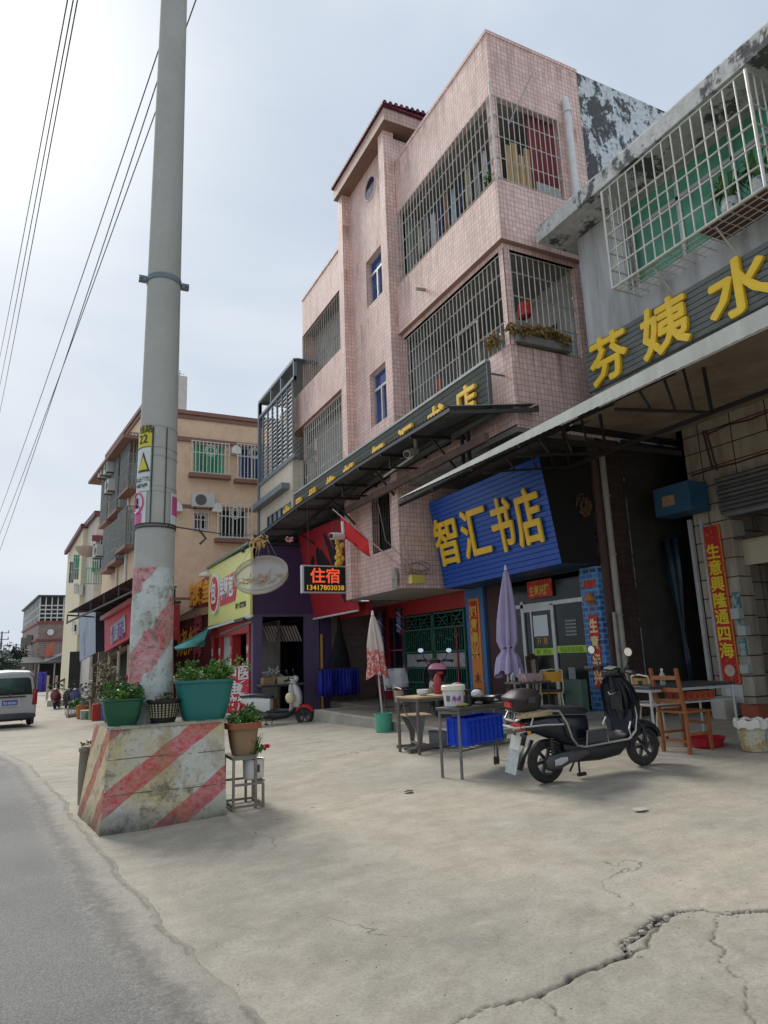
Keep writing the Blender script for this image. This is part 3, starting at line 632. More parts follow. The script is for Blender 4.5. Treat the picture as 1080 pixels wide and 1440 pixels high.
b.build('dried_ornament', mat('straw_orange', (.45, .18, .05), .8, .3, scale=20), rp)
bluec = mat('blue_column', (.05, .16, .36), .5, .2, .3)
b = B(); b.box(8.04, 8.2, 11.72, 12.4, .29, 2.74); lp = b.build('left_pillar', bluec, pb)
b = B(); b.box(8.022, 8.038, 11.86, 12.24, .34, 2.5); l2 = b.build('couplet_banner', mat('orange_banner', (.68, .22, .05), .6, .15), lp)
b = B(); b.box(8.012, 8.02, 11.93, 12.2, 1.75, 2.45); b.build('banner_top', redd, l2)
for i, c in enumerate('知意得兴'): text(c, .27, (8.008, 12.2, 2.13-i*.28), (0, -1, 0), (0, 0, 1), .003, goldp, 'lettering', l2, bold=.008)
text('木', .24, (8.015, 12.17, .78), (0, -1, 0), (0, 0, 1), .003, mat('brown_ink', (.12, .05, .02)), 'lettering', l2); text('区', .24, (8.015, 12.17, .48), (0, -1, 0), (0, 0, 1), .003, mat('brown_ink', (.12, .05, .02)), 'lettering', l2)
b = B(); b.box(8.1, 8.2, 11.0, 11.7, .29, 2.7); b.build('maroon_panel', mat('maroon', (.05, .01, .01), .5), pb)
# green lattice gate
grn = mat('green_gate', (.02, .11, .075), .45, .2, .3, (.1, .06, .04))
g = B(); gy0, gy1 = 12.42, 15.2; x = 8.02
for y in (gy0, 13.72, 13.80, gy1): g.box(x-.02, x+.02, y, y+.05, .3, 2.33)
for z in (.3, .72, 1.05, 1.42, 1.95, 2.28): g.box(x-.02, x+.02, gy0+.05, gy1, z, z+.04)
rnd = random.Random(2)
for yy in np.arange(gy0+.14, gy1-.05, .095):
    a = rnd.uniform(0, .25); b_ = rnd.uniform(.3, .5)
    for z0, z1 in ((.76, 1.05), (.34, .72), (1.46, 1.95)):
        g.box(x-.011, x+.011, yy, yy+.02, z0, z1)
    z0 = 1.5+.4*rnd.random(); g.box(x-.013, x+.013, yy-.0, yy+.1, z0, z0+.025); z0 = .36+.3*rnd.random(); g.box(x-.013, x+.013, yy, yy+.1, z0, z0+.025)
for yc in (13.05, 14.5):
    g.torus((x, yc, 2.13), .1, .012, (1, 0, 0), 16, 4)
    for s_ in (-1, 1):
        g.beam((x, yc+s_*.1, 2.0), (x, yc+s_*.5, 2.27), .02, .02); g.beam((x, yc+s_*.5, 2.0), (x, yc+s_*.1, 2.27), .02, .02)
        for q in range(3): g.beam((x, yc+s_*.1, 2.04+q*.08), (x, yc+s_*.6, 2.04+q*.08), .012, .012)
gate = g.build('gate', grn, pb)
g = B(); g.box(8.03, 8.04, gy0+.1, 13.7, 1.1, 1.4); g.box(8.03, 8.04, 13.9, gy1-.05, 1.1, 1.4); g.build('gate_panel', mat('crumpled_film', (.33, .33, .33), .3, .4, .4, scale=8), gate)
g = B(); g.box(8.0, 8.02, 12.75, 12.79, .75, 2.0); g.build('red_strip', red, gate)
# barber front: glass, rotating lamp, red columns
g = B(); g.box(8.12, 8.16, 15.5, 15.56, .3, 2.35); g.box(8.12, 8.16, 16.0, 16.04, .3, 2.35); g.box(8.12, 8.16, 15.56, 16.3, .3, .4); bf = g.build('barber_front', mat('purple_frame', (.12, .03, .09), .5), pb)
g = B(); g.box(8.136, 8.142, 15.5, 16.3, .4, 2.35); g.build('pane', darkg, bf)
g = B(); g.box(8.12, 8.133, 15.56, 16.3, 1.02, 1.07); g.box(8.12, 8.133, 15.56, 16.3, 1.5, 1.53); g.box(8.118, 8.13, 15.22, 15.55, 1.0, 1.15); g.build('pink_strip', mat('magenta_strip', (.42, .08, .2), .5), bf)
# planters and washing on the balconies
dry = leafmat('dry_leaves', (.20, .12, .04), (.34, .25, .08)); grnl = leafmat('green_leaves', (.03, .10, .02), (.09, .22, .04))
brightl = leafmat('bright_leaves', (.06, .17, .02), (.17, .33, .05)); olive = leafmat('olive_leaves', (.07, .09, .03), (.16, .17, .05))
t = thing('balcony_planter', 'row of dry yellow-green plants hanging over the second floor balcony sill', 'planter', (7.2, 8.4, 6.45))
b = B(); b.box(6.72, 7.9, 8.30, 8.5, 6.44, 6.58); b.build('trough', conc2, t)
rnd = random.Random(11); b = B()
for i in range(9): leaves(b, (6.65+i*.14, 8.33, 6.66+rnd.uniform(-.03, .05)), (.12, .12, .13), 75, .08, rnd, droop=.6)
leaves(b, (6.6, 8.7, 6.66), (.1, .3, .14), 130, .08, rnd, droop=.6)
b.build('foliage', dry, t)
rnd = random.Random(12); b = B(); leaves(b, (6.8, 8.6, 9.75), (.16, .2, .2), 140, .1, rnd); b.tube([(6.8, 8.6, 9.45), (6.8, 8.6, 9.9)], .02, 5); single(b, 'balcony_plant', grnl, 'small green plant behind the bars at the top balcony corner', 'plant', loc=(6.8, 8.6, 9.5))
t = thing('stored_boards', 'yellow cardboard sheets leaning behind the top side bars', 'boards', (7.2, 8.52, 9.5))
b = B()
for i in range(4): b.box(6.98+i*.14, 7.10+i*.14, 8.50, 8.53, 9.5, 10.45+.12*math.sin(i*2.3))
b.build('board', mat('cardboard', (.46, .32, .16), .8, .15), t)
b = B(); 
n = 30
b.loft([[Vector((7.52+.68*k/n, 8.52+.02*math.sin(k*1.3)+dz, z)) for k in range(n+1)] for dz, z in ((0, 9.55), (.0, 10.3), (0, 11.3))], False)
single(b, 'maroon_curtain', mat('maroon_cloth', (.23, .045, .05), .9, .2), 'maroon curtain hung inside the top floor side opening', 'curtain', loc=(7.8, 8.52, 11.3), solid=.01)
b = B(); b.box(7.6, 8.15, 8.47, 8.49, 9.52, 9.85); single(b, 'grey_board', mat('grey_board', (.42, .44, .40), .8, .2, .4), 'pale grey sheet along the foot of the top side opening', 'board', loc=(7.9, 8.48, 9.5))
rnd = random.Random(21)
wc = [('dark_blue', (.05, .06, .15)), ('white', (.6, .6, .58)), ('grey', (.3, .3, .3)), ('beige', (.45, .4, .3)), ('navy', (.02, .03, .09)), ('pale_blue', (.35, .45, .55)), ('brown', (.3, .16, .1))]
for i in range(11):
    y = 9.0+i*.28; cn, c = wc[i % 7]; zt = 10.95-.05*(i % 3); h = .75+.25*rnd.random(); wv = .2
    b = B(); b.loft([[Vector((7.05+.025*math.sin(k*1.9+i), y+wv*(k/7-.5)*(1-.25*(z > .6)), zt-h*(1-z))) for k in range(8)] for z in (0, .3, .7, 1)], False)
    single(b, 'hanging_laundry', mat('cloth_'+cn, c, .9, .2), '%s garment hanging behind the top balcony bars, number %d from the corner' % (cn.replace('_', ' '), i+1) if i > 2 else '%s garment hanging behind the top balcony bars nearest the corner' % cn.replace('_', ' '), 'laundry', 'washing hung on the top balcony', (7.05, y, zt), solid=.012)
b = B(); b.loft([[Vector((7.3+.1*math.cos(q), 8.75+.15*math.sin(q), z)) for q in np.linspace(0, 2*PI, 10)[:-1]] for z in (7.2, 7.45)]); single(b, 'red_bundle', redd, 'red bundle behind the second floor side bars', 'bundle', loc=(7.3, 8.75, 7.2))
b = B(); b.box(8.0, 8.04, 9.3, 9.95, 6.4, 7.25); single(b, 'blue_curtain', mat('blue_cloth', (.04, .06, .25), .8), 'blue cloth showing through the second floor bars', 'curtain', loc=(8, 9.6, 6.4))
b = B(); b.loft([[Vector((6.95+.02*math.sin(k*2), 11.1+.25*k/6, z)) for k in range(7)] for z in (6.5, 6.95)], False); single(b, 'orange_cloth', mat('orange_cloth', (.6, .12, .05), .8), 'orange-red cloth behind the second floor bars near the tower', 'cloth', loc=(6.95, 11.2, 6.5), solid=.01)
# ------------------------------------------------------------------ grey slatted sign with gold letters
gs = thing('slatted_sign', 'long grey slatted sign board with gold characters under the pink balconies', 'sign', (6.3, 13, 5.15))
slat = mat('grey_slats', (.115, .13, .12), .55, .12, .3, (.05, .05, .05))
b = B(); H_ = .97
for k in range(9): z = 5.15+k*H_/9; b.prism([(6.30, 8.62, z), (6.325, 8.62, z+.02), (6.30, 8.62, z+H_/9-.012), (6.36, 8.62, z+H_/9), (6.36, 8.62, z)], (0, 10.0, 0))
b.box(6.28, 6.36, 8.60, 8.62, 5.13, 6.13); b.box(6.36, 6.64, 8.60, 8.615, 5.9, 5.93); b.build('board', slat, gs)
b = B(); b.box(6.27, 6.37, 8.62, 18.6, 6.12, 6.17); b.build('top_trim', mat('pale_trim', (.36, .40, .38), .5, .1, .2), gs)
for px, py, ch in ((655, 552, '店'), (613, 585, '书'), (571, 612, '汇'), (533, 640, '智'), (491, 668, '部'), (466, 686, '售'), (441, 700, '批'), (421, 712, '具'), (404, 720, '文')):
    p = onx(6.28, px, py); text(ch, .66, (6.285, p.y+.3, 5.36), (0, -1, 0), (0, 0, 1), .05, gold, 'lettering', gs, fat=.018)
# ------------------------------------------------------------------ blue bookshop sign box
bs = thing('bookshop_sign', 'blue slatted bookshop sign box with four large gold characters', 'sign', (7.3, 10.2, 2.7))
A = Vector((7.04, 8.4, 4.5)); Bv = Vector((7.32, 8.4, 2.74)); Cc = Vector((7.04, 12.02, 4.5)); Dd = Vector((7.32, 12.02, 2.70))
bl = mat('blue_slats', (.010, .085, .42), .4, .15, .25, (.01, .02, .08))
b = B(); nsl = 20; nrm = Vector((-.988, 0, -.157))
for k in range(nsl):
    t0, t1 = k/nsl, (k+1)/nsl
    p0, p1 = Bv.lerp(A, t0), Bv.lerp(A, t1); q0, q1 = Dd.lerp(Cc, t0), Dd.lerp(Cc, t1); e = (p1-p0)*.14
    b.add([p0, p1-e, q1-e, q0], [(0, 1, 2, 3)]); b.add([p1-e, p1-e-nrm*.02, q1-e-nrm*.02, q1-e], [(0, 1, 2, 3)]); b.add([p1-e-nrm*.02, p1, q1, q1-e-nrm*.02], [(0, 1, 2, 3)])
b.build('face', bl, bs)
b = B(); b.quad(A, Bv, (8.1, 8.4, 2.74), (8.1, 8.4, 4.5)); b.build('side_panel', mat('black_panel', (.008, .008, .008), .6), bs); b = B(); b.quad(Cc, Dd, (8.1, 12.02, 2.7), (8.1, 12.02, 4.5)); b.build('side_panel', mat('black_panel', (.008, .008, .008), .6), bs)
b = B(); b.quad(Bv, Dd, (8.12, 12.02, 2.72), (8.12, 8.4, 2.76)); b.build('underside', mat('blue_soffit', (.02, .09, .22), .5, .2, .3), bs)
dv = (A-Bv).normalized()
for ch, y0, y1, zb in (('智', 12.0, 11.06, .50), ('汇', 10.98, 10.02, .50), ('书', 9.98, 9.32, .48), ('店', 9.28, 8.55, .48)):
    o_ = Bv+dv*zb; w_ = y0-y1
    text(ch, 1.02, (o_.x-.03, y0-.04, o_.z), (0, -1, 0), dv, .03, gold, 'lettering', bs, fat=.02, width=w_*.88)
b = B(); rnd = random.Random(4)
for i in range(60):
    a = rnd.uniform(0, 2*PI); r1 = rnd.uniform(.03, .16); b.tube([(7.86+r1*math.cos(a), Y0-.03, 3.72+r1*math.sin(a)*1.3), (7.86+r1*1.15*math.cos(a+.8), Y0-.06, 3.72+r1*1.3*math.sin(a+.8))], .008, 4)
single(b, 'dried_wreath', mat('dried_straw', (.16, .09, .05), .9, .3), 'brown dried straw wreath on the black side of the bookshop sign', 'wreath', loc=(7.86, 8.37, 3.72))
# ------------------------------------------------------------------ right-hand building over the water shop
nb = thing('rendered_building', 'grey rendered building with mouldy concrete eave and caged window at the right edge', 'building', (9, 5, .3))
rend = mat('grey_render', (.50, .50, .50), .8, .08, .75, (.12, .12, .12), 1.2, bmp=.15, streak=True, gscale=1.6)
XN, YN = 7.7, 7.72
b = B()
b.wall((XN, -2, 4.98), (0, 1, 0), (0, 0, 1), YN+2, 3.5, [(6.0, 8.75, 1.75, 3.2)], .2, (1, 0, 0))
b.wall((XN, YN, 4.98), (1, 0, 0), (0, 0, 1), 6, 3.5, [], .1, (0, -1, 0)); b.quad((XN, YN, 8.48), (14, YN, 8.48), (14, -2, 8.48), (XN, -2, 8.48))
b.build('upper_wall', rend, nb)
b = B(); b.prism([(7.12, YN+.35, 8.2), (7.12, YN+.35, 8.46), (7.2, YN+.35, 8.56), (9.5, YN+.35, 8.62), (9.5, YN+.35, 8.2)], (0, -11, 0)); b.build('eave', mould, nb)
b = B(); b.quad((7.1, YN+.30, 4.975), (11.5, YN+.3, 4.975), (11.5, -2, 4.975), (7.1, -2, 4.975)); 
b.quad((XN, YN, 4.972), (9.52, YN, 4.972), (9.52, -2, 4.972), (XN, -2, 4.972)); b.build('soffit', mat('stained_soffit', (.34, .27, .20), .8, .12, .6, (.14, .07, .03), 1.5, gscale=.8), nb)
# window behind the cage
b = B(); 
for y in (4.0, 4.9, 5.8, 6.68): b.box(7.84, 7.9, y, y+.06, 6.75, 8.15)
b.box(7.84, 7.9, 4.0, 6.72, 6.73, 6.8); b.box(7.84, 7.9, 4.0, 6.72, 7.72, 7.78); wn = b.build('window', alu, nb)
b = B(); b.box(7.87, 7.88, 4.0, 6.72, 6.8, 8.15); b.build('pane', glass('green_glass', (.10, .33, .22), .2), wn)
cage = B(); z0, z1 = 6.53, 8.14; ya, yb = 4.15, 6.55; xf = 7.13
bars(cage, (xf, ya, z0), (0, 1, 0), (0, 0, 1), yb-ya, z1-z0, .155, .011, (0, .3, .58, .86, 1.13, 1.6), 6)
bars(cage, (xf, yb, z0), (1, 0, 0), (0, 0, 1), XN-xf, z1-z0, .145, .011, (0, .3, .58, .86, 1.13, 1.6), 6)
bars(cage, (xf, ya, z0), (1, 0, 0), (0, 0, 1), XN-xf, z1-z0, .145, .011, (0, .3, .58, .86, 1.13, 1.6), 6)
for k in range(16): y = ya+(yb-ya)*k/15; cage.tube([(xf, y, z0), (XN, y, z0)], .009, 4)
for k in range(5): x = xf+.115*k; cage.tube([(x, ya, z0), (x, yb, z0)], .009, 4)
for y in (ya, yb): cage.tube([(xf, y, z0-.01), (xf, y, z1)], .022, 6)
cage.tube([(xf, ya, z0), (xf, yb, z0)], .02, 6)
for y in (4.9, 5.9): cage.tube([(xf+.1, y, z0), (XN, y, z0-.45)], .012, 5)
cg = cage.build('window_cage', mat('cage_bars', (.62, .60, .55), .35, .15, .4, (.3, .22, .14), 8, metal=.3), nb)
b = B(); b.box(7.2, 7.66, 4.2, 5.1, 6.55, 6.57); tagp(b.build('shelf_board', mat('brown_board', (.16, .09, .06), .8), nb))
t = thing('caged_flowerpot', 'blue and white ceramic pot of strappy leaves inside the right window cage', 'plant pot', (7.38, 4.75, 6.58))
b = B(); b.lathe([(.08, 0), (.11, .1), (.12, .17), (.10, .22), (.11, .25)], (7.38, 4.75, 6.58), 18); b.build('pot', patchmat('blue_white_glaze', (.6, .62, .62), (.10, .15, .28), 12, .42, .3), t)
rnd = random.Random(31); b = B()
for i in range(60):
    a = rnd.uniform(0, 2*PI); l = rnd.uniform(.2, .42); u = Vector((math.cos(a), math.sin(a), 0)); p = Vector((7.38, 4.75, 6.81)); w_ = Vector((-u.y, u.x, 0))*.012
    q = p+u*l*.45+Vector((0, 0, l*.8)); e = p+u*l*.95+Vector((0, 0, l*rnd.uniform(.1, .6)))
    b.add([p-w_, p+w_, q+w_, e, q-w_], [(0, 1, 2, 4), (4, 2, 3)])
b.build('foliage', grnl, t)
t2 = copy_tree(t, (7.4, 4.35, 6.6), label='second strappy leaved pot at the near end of the right window cage')
# ground floor: tiled column, roller shutter housing, openings
cream = tiles('cream_wall_tiles', (.42, .38, .31), (.06, .03, .02), .6, .3, .02, .08, stain=.85, gcol=(.13, .07, .03), rough=.4)
b = B(); xg = 9.5
b.box(xg, xg+.3, 6.93, 7.72, .2, 4.97); b.box(xg, xg+.3, -2, 6.93, 3.95, 4.97); b.box(xg, 13, 7.6, 7.72, .2, 4.97)
b.build('ground_floor_wall', cream, nb)
b = B(); rnd = random.Random(8)   # rust stained cables pinned to the wall
for (ya_, za, yb_, zb) in ((7.1, 4.75, 2.5, 4.75), (7.12, 4.8, 7.02, 4.1), (7.5, 4.15, 2.5, 4.1), (7.18, 4.8, 7.1, 4.15)):
    pts = [Vector((xg-.02, ya_+(yb_-ya_)*k/12, za+(zb-za)*k/12+rnd.uniform(-.025, .025))) for k in range(13)]; b.tube(pts, .015, 5)
b.build('wall_cable', mat('rusty_cable', (.10, .035, .02), .8, .4), nb)
b = B()
for k in range(9): b.tube([(xg-.08-.02*(k % 3), -1, 3.40+k*.065), (xg-.08-.02*(k % 3), 7.0, 3.40+k*.065)], .035, 6)
b.box(xg-.1, xg+.2, -1, 6.95, 3.32, 3.4); b.build('roller_shutter', mat('shutter_grey', (.16, .165, .17), .4, .2, .4, metal=.5), nb)
b = B(); b.box(xg-.06, xg-.002, 7.62, 7.68, .25, 3.42); b.box(xg-.05, xg-.002, 7.42, 7.46, .25, 3.42); b.build('shutter_rail', alu, nb)
b = B(); b.box(xg+.2, xg+.25, -2, 6.93, 2.57, 2.97); b.build('cream_panel', mat('cream_panel', (.46, .40, .28), .5, .1), nb)
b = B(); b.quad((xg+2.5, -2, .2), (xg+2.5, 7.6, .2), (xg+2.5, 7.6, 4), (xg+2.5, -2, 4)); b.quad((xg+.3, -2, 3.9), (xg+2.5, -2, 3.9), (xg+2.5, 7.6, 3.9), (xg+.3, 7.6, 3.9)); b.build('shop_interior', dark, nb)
b = B(); b.box(xg+.02, xg+.06, 5.9, 5.94, 2.97, 3.4); b.box(xg+.02, xg+.06, -1, 6.93, 2.97, 3.01); b.build('transom', blk, nb)
b = B(); b.box(xg-.03, xg-.015, 7.12, 7.44, .78, 3.25); cp = tagp(b.build('couplet_banner', redd, nb))
b = B(); b.box(xg-.034, xg-.031, 7.12, 7.145, .8, 3.23); b.box(xg-.034, xg-.031, 7.415, 7.44, .8, 3.23); b.build('gold_border', mat('gold_border', (.55, .2, .03), .6), cp)
for i, c in enumerate('生意興隆通四海'): text(c, .25, (xg-.035, 7.41, 2.74-i*.258), (0, -1, 0), (0, 0, 1), .004, mat('bright_yellow', (.85, .66, .03), .5, .05), 'lettering', cp, fat=.006)
b = B()
for k in range(14):
    a = 2*PI*k/14; b.add([(xg-.036, 7.28, .98), (xg-.036, 7.28+.09*math.cos(a), .98+.09*math.sin(a)), (xg-.036, 7.28+.09*math.cos(a+.4), .98+.09*math.sin(a+.4))], [(0, 1, 2)])
b.build('rosette', mat('pale_rosette', (.62, .5, .42)), cp)
b = B(); b.box(xg-.02, xg-.01, 7.12, 7.44, .5, .77); b.build('paper_strip', mat('white_paper', (.55, .55, .52), .8, .1), nb)
b = B()
for z, c in ((1.9, 0), (1.55, 0), (1.2, 0)): b.box(xg-.02, xg-.01, 6.95, 7.07, z, z+.26)
b.build('leaflet', patchmat('leaflet_print', (.06, .2, .22), (.4, .45, .42), 14, .5), nb)
# alley between the houses: back and side walls painted near black as shade, hanging sheet
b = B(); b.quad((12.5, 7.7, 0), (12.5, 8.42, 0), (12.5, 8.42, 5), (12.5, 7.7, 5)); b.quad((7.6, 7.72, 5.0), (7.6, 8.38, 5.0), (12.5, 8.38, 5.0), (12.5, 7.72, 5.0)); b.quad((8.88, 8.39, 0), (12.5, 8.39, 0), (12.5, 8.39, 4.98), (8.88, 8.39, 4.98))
b.build('alley_wall', mat('alley_shade', (.045, .04, .035), .95, .4, .5, (.015, .015, .012)), nb)
b = B(); b.loft([[Vector((x+.02*math.sin(k*2.1), 8.2-.05*k*wd, z)) for k in range(7)] for x, z, wd in ((9.35, 3.15, 1.2), (9.45, 2.5, .9), (9.55, 1.9, .45), (9.6, 1.6, .2), (9.6, 1.2, .35), (9.6, .7, .4))], False)
single(b, 'hanging_tarpaulin', mat('dark_tarp', (.012, .03, .05), .45, .3), 'dark blue-black plastic sheet knotted in the alley left of the red couplet', 'tarpaulin', loc=(9.5, 8.1, 1), solid=.008)
t = thing('blue_box', 'dark blue wall box with a yellowed plate above the alley mouth', 'meter box', (9.3, 7.8, 3.6))
b = B(); b.box(9.0, 9.45, 7.22, 7.92, 3.48, 3.96); b.build('housing', mat('blue_box_paint', (.02, .09, .17), .6, .2, .3), t, bevel=.01)
b = B(); b.box(8.985, 8.998, 7.5, 7.74, 3.62, 3.79); b.build('plate', mat('yellowed_plate', (.34, .22, .12), .6), t)
# slatted fascia sign
ns = thing('water_shop_sign', 'grey slatted sign board with large yellow characters under the right window cage', 'sign', (7.6, 5, 5.4))
b = B()
for k in range(9): z = 5.42+k*.085; b.prism([(7.60, YN, z), (7.62, YN, z+.012), (7.60, YN, z+.074), (7.66, YN, z+.085), (7.66, YN, z)], (0, -9.5, 0))
b.build('board', mat('grey_slats_near', (.17, .185, .175), .5, .15, .4, (.06, .06, .06)), ns)
for ch, y0, w_ in (('芬', 7.56, .74), ('姨', 6.5, .78), ('水', 5.36, .86), ('店', 4.25, .8)):
    text(ch, .80, (7.60, y0, 5.50), (0, -1, 0), (0, 0, 1), .05, mat('yellow_letters', (.93, .60, .02), .45, .1, .25, (.5, .3, .05)), 'lettering', ns, fat=.022, width=w_)
# ------------------------------------------------------------------ awnings
def corr(b, P, du, W, D_, h=.022, step=.075, th=0):
    """corrugated sheet: P corner, du along the eave, D_ from eave up to the wall"""
    P = Vector(P); du = Vector(du).normalized(); D_ = Vector(D_); n = max(2, int(W/step)*2); nv = du.cross(D_).normalized()
    if nv.z < 0: nv = -nv
    a = []; 
    for k in range(n+1):
        q = P+du*W*k/n+nv*(h if k % 2 else 0); a.append((q, q+D_))
    for (p, q), (r_, s_) in zip(a[:-1], a[1:]): b.add([p, r_, s_, q], [(0, 1, 2, 3)])
    return b
aw = thing('corrugated_awning', 'black steel framed corrugated awning along the pink building front', 'awning', (5.5, 12, 4))
f0 = Vector((5.48, 8.54, 5.2)); f1 = Vector((4.50, 17.7, 4.36)); b0 = Vector((6.95, 8.2, 5.32)); b1 = Vector((6.55, 18.6, 4.75))
def sheet(nm, corners, m, n, h, parent, th=.006):
    f0, f1, b0, b1 = corners; b = B(); L_ = []
    nv = (f1-f0).cross(b0-f0).normalized(); nv = nv if nv.z > 0 else -nv
    for k in range(n+1):
        t = k/n; o_ = nv*(h if k % 2 else 0); L_.append((f0.lerp(f1, t)+o_, b0.lerp(b1, t)+o_))
    for (p, q), (r_, s_) in zip(L_[:-1], L_[1:]): b.add([p, r_, s_, q], [(0, 1, 2, 3)])
    return b.build(nm, m, parent, smooth=0)
EDG = [f0, onx(5.47, 552, 621), onx(5.45, 503, 652), onx(5.42, 454, 686), onx(5.12, 417, 710), onx(4.72, 364, 751), onx(4.5, 340, 770)]
WAL = [b0] + [Vector((6.62, e_.y+.25, e_.z+.14)) for e_ in EDG[1:]]
def ev(Lp, t):
    t = min(max(t, 0), .9999)*(len(Lp)-1); i = int(t); return Lp[i].lerp(Lp[i+1], t-i)
b = B(); n = 240; L_ = []
for k in range(n+1): o_ = Vector((0, 0, .03 if k % 2 else 0)); L_.append((ev(EDG, k/n)+o_, ev(WAL, k/n)+o_))
for (p, q), (r_, s_) in zip(L_[:-1], L_[1:]): b.add([p, r_, s_, q], [(0, 1, 2, 3)])
b.build('roof_sheet', mat('dark_sheet', (.16, .165, .17), .5, .25, .5, (.03, .03, .03), metal=.2), aw, smooth=0)
b = B(); dn = Vector((0, 0, -.06))
for Lp in (EDG, WAL, [p.lerp(q, .5) for p, q in zip(EDG, WAL)]):
    for p, q in zip(Lp[:-1], Lp[1:]): b.beam(p+dn, q+dn, .04, .06)
for k in range(10):
    t = k/9; p, q = ev(EDG, t), ev(WAL, t); b.beam(p+dn*1.8, q+dn*1.8, .04, .06)
    wl = Vector((6.45, q.y, q.z-.75))
    if k in (1, 3, 5, 7, 8): b.beam(p.lerp(q, .35)+dn*2, wl, .035, .035)
    if k in (2, 4, 6): b.beam(p.lerp(q, .2)+Vector((0, 0, -.35)), q+Vector((0, 0, -.35)), .035, .04); b.beam(p.lerp(q, .2)+Vector((0, 0, -.35)), p.lerp(q, .2)+dn, .035, .035)
for yy in (9.45, 9.65): b.beam((6.4, yy, 4.55), (6.4, yy, 5.3), .05, .05)
b.build('frame', blk, aw)
b = B(); b.box(6.15, 6.22, 8.6, 14.5, 4.72, 4.86)
aw2 = b.build('back_beam', mat('brownish_beam', (.16, .10, .08), .8, .3, .5), aw)
# right awning of the water shop
aw3 = thing('pale_awning', 'pale corrugated awning with a scalloped valance running over the water shop to the bookshop', 'awning', (5.6, 6, 4))
g0 = Vector((5.62, 1.2, 4.36)); g1 = Vector((5.60, 10.62, 4.16)); h0 = Vector((7.62, 1.2, 5.30)); h1 = Vector((7.62, 8.35, 5.05))
sheet('roof_sheet', (g0, g1, h0, h1), mat('grey_green_sheet', (.15, .155, .15), .6, .2, .5, (.05, .05, .05)), 220, .028, aw3)
b = B(); n = 260; top = []; bot = []
for k in range(n+1):
    t = k/n; p = g0.lerp(g1, t); hgt = .20*(1-t**1.6)+.012; o_ = Vector((-.035, 0, 0)); top.append(p+o_+Vector((0, 0, .01))); bot.append(p+o_+Vector((-.02, 0, -hgt+.01+.003*math.sin(k*1.9))))
for k in range(n): b.add([top[k], top[k+1], bot[k+1], bot[k]], [(0, 1, 2, 3)])
b.build('valance', mat('pale_valance', (.34, .36, .33), .6, .1, .65, (.15, .15, .13), 3, streak=True), aw3, smooth=0)
b = B(); d2 = Vector((0, 0, -.07)); b.beam(g0+d2, g1+d2, .05, .05); b.beam(h0+d2, h1+d2, .05, .05); b.beam(g0.lerp(h0, .5)+d2, g1.lerp(h1, .5)+d2, .04, .05)
for k in range(9):
    t = k/8; p, q = g0.lerp(g1, t), g0.lerp(g1, t)+(h0-g0)*(1 if k < 7 else .75); b.beam(p+d2*1.6, q+d2*1.6, .04, .05)
for y in (3.2, 5.6, 7.5, 8.35):
    t = (y-1.2)/9.42; p = g0.lerp(g1, t); q = p+(h0-g0)*.98
    lo = Vector((7.62, y, 4.35)); b.beam(p+Vector((.3, 0, -.1)), lo, .035, .035); b.beam(q+d2, lo, .035, .035)
    for s_ in (.35, .6, .8): b.beam(p.lerp(q, s_)+d2, (p+Vector((.3, 0, -.1))).lerp(lo, s_), .025, .025)
b.beam((7.62, 1.2, 4.35), (7.62, 8.35, 4.35), .05, .05); b.beam((6.9, 8.2, 4.7), (9.4, 7.6, 4.55), .06, .08)
b.build('frame', blk, aw3)
b = B(); b.tube([(5.95, 2, 4.32), (5.95, 6.6, 4.32)], .025, 8); single(b, 'fluorescent_tube', white, 'white fluorescent tube under the pale awning near the right edge', 'lamp', loc=(5.95, 4, 4.32))
# ------------------------------------------------------------------ things under the dark awning
t = thing('lodging_sign', 'black light box reading 住宿 with a phone number under the awning end', 'sign', (5.2, 13.5, 2.7))
b = B(); b.box(4.74, 5.75, 13.5, 13.62, 2.74, 3.33); b.build('housing', mat('box_edge', (.5, .5, .5), .4, .1), t)
b = B(); b.box(4.78, 5.72, 13.488, 13.499, 2.77, 3.30); b.build('face', mat('black_face', (.006, .006, .006), .35), t)
text('住宿', .34, (4.92, 13.485, 2.98), (1, 0, 0), (0, 0, 1), .008, mat('led_red', (.85, .1, .04), .5, .05, emit=.45), 'lettering', t, fat=.006, width=.66)
text('13417803038', .15, (4.84, 13.485, 2.80), (1, 0, 0), (0, 0, 1), .008, mat('led_amber', (.75, .38, .03), .5, .05, emit=.35), 'lettering', t, bold=.002, width=.84)
b = B(); 
for x in (4.9, 5.6): b.tube([(x, 13.56, 3.33), (x, 13.56, 4.65)], .008, 5)
b.build('hanger', blk, t)
# red lodging board leaning out
t = thing('red_brush_sign', 'red slatted board with black brush marks leaning out beside the purple shop', 'sign', (6.2, 16, 2.4))
a_, b_, c_, d_ = Vector((5.85, 17, 4.62)), Vector((6.3, 17, 2.42)), Vector((6.72, 15.02, 2.50)), Vector((6.3, 15.02, 4.75))
b = B(); n = 16
for k in range(n):
    p0, p1, q0, q1 = a_.lerp(d_, k/n), a_.lerp(d_, (k+1)/n), b_.lerp(c_, k/n), b_.lerp(c_, (k+1)/n); e = Vector((.012, 0, 0))
    b.add([p0, q0, q1-(q1-q0)*.08, p1-(p1-p0)*.08], [(0, 1, 2, 3)]); b.add([p1-(p1-p0)*.08, q1-(q1-q0)*.08, q1-(q1-q0)*.04+e, p1-(p1-p0)*.04+e], [(0, 1, 2, 3)]); b.add([p1-(p1-p0)*.04+e, q1-(q1-q0)*.04+e, q1, p1], [(0, 1, 2, 3)])
b.build('face', mat('sign_red', (.42, .015, .03), .45, .1, .2), t)
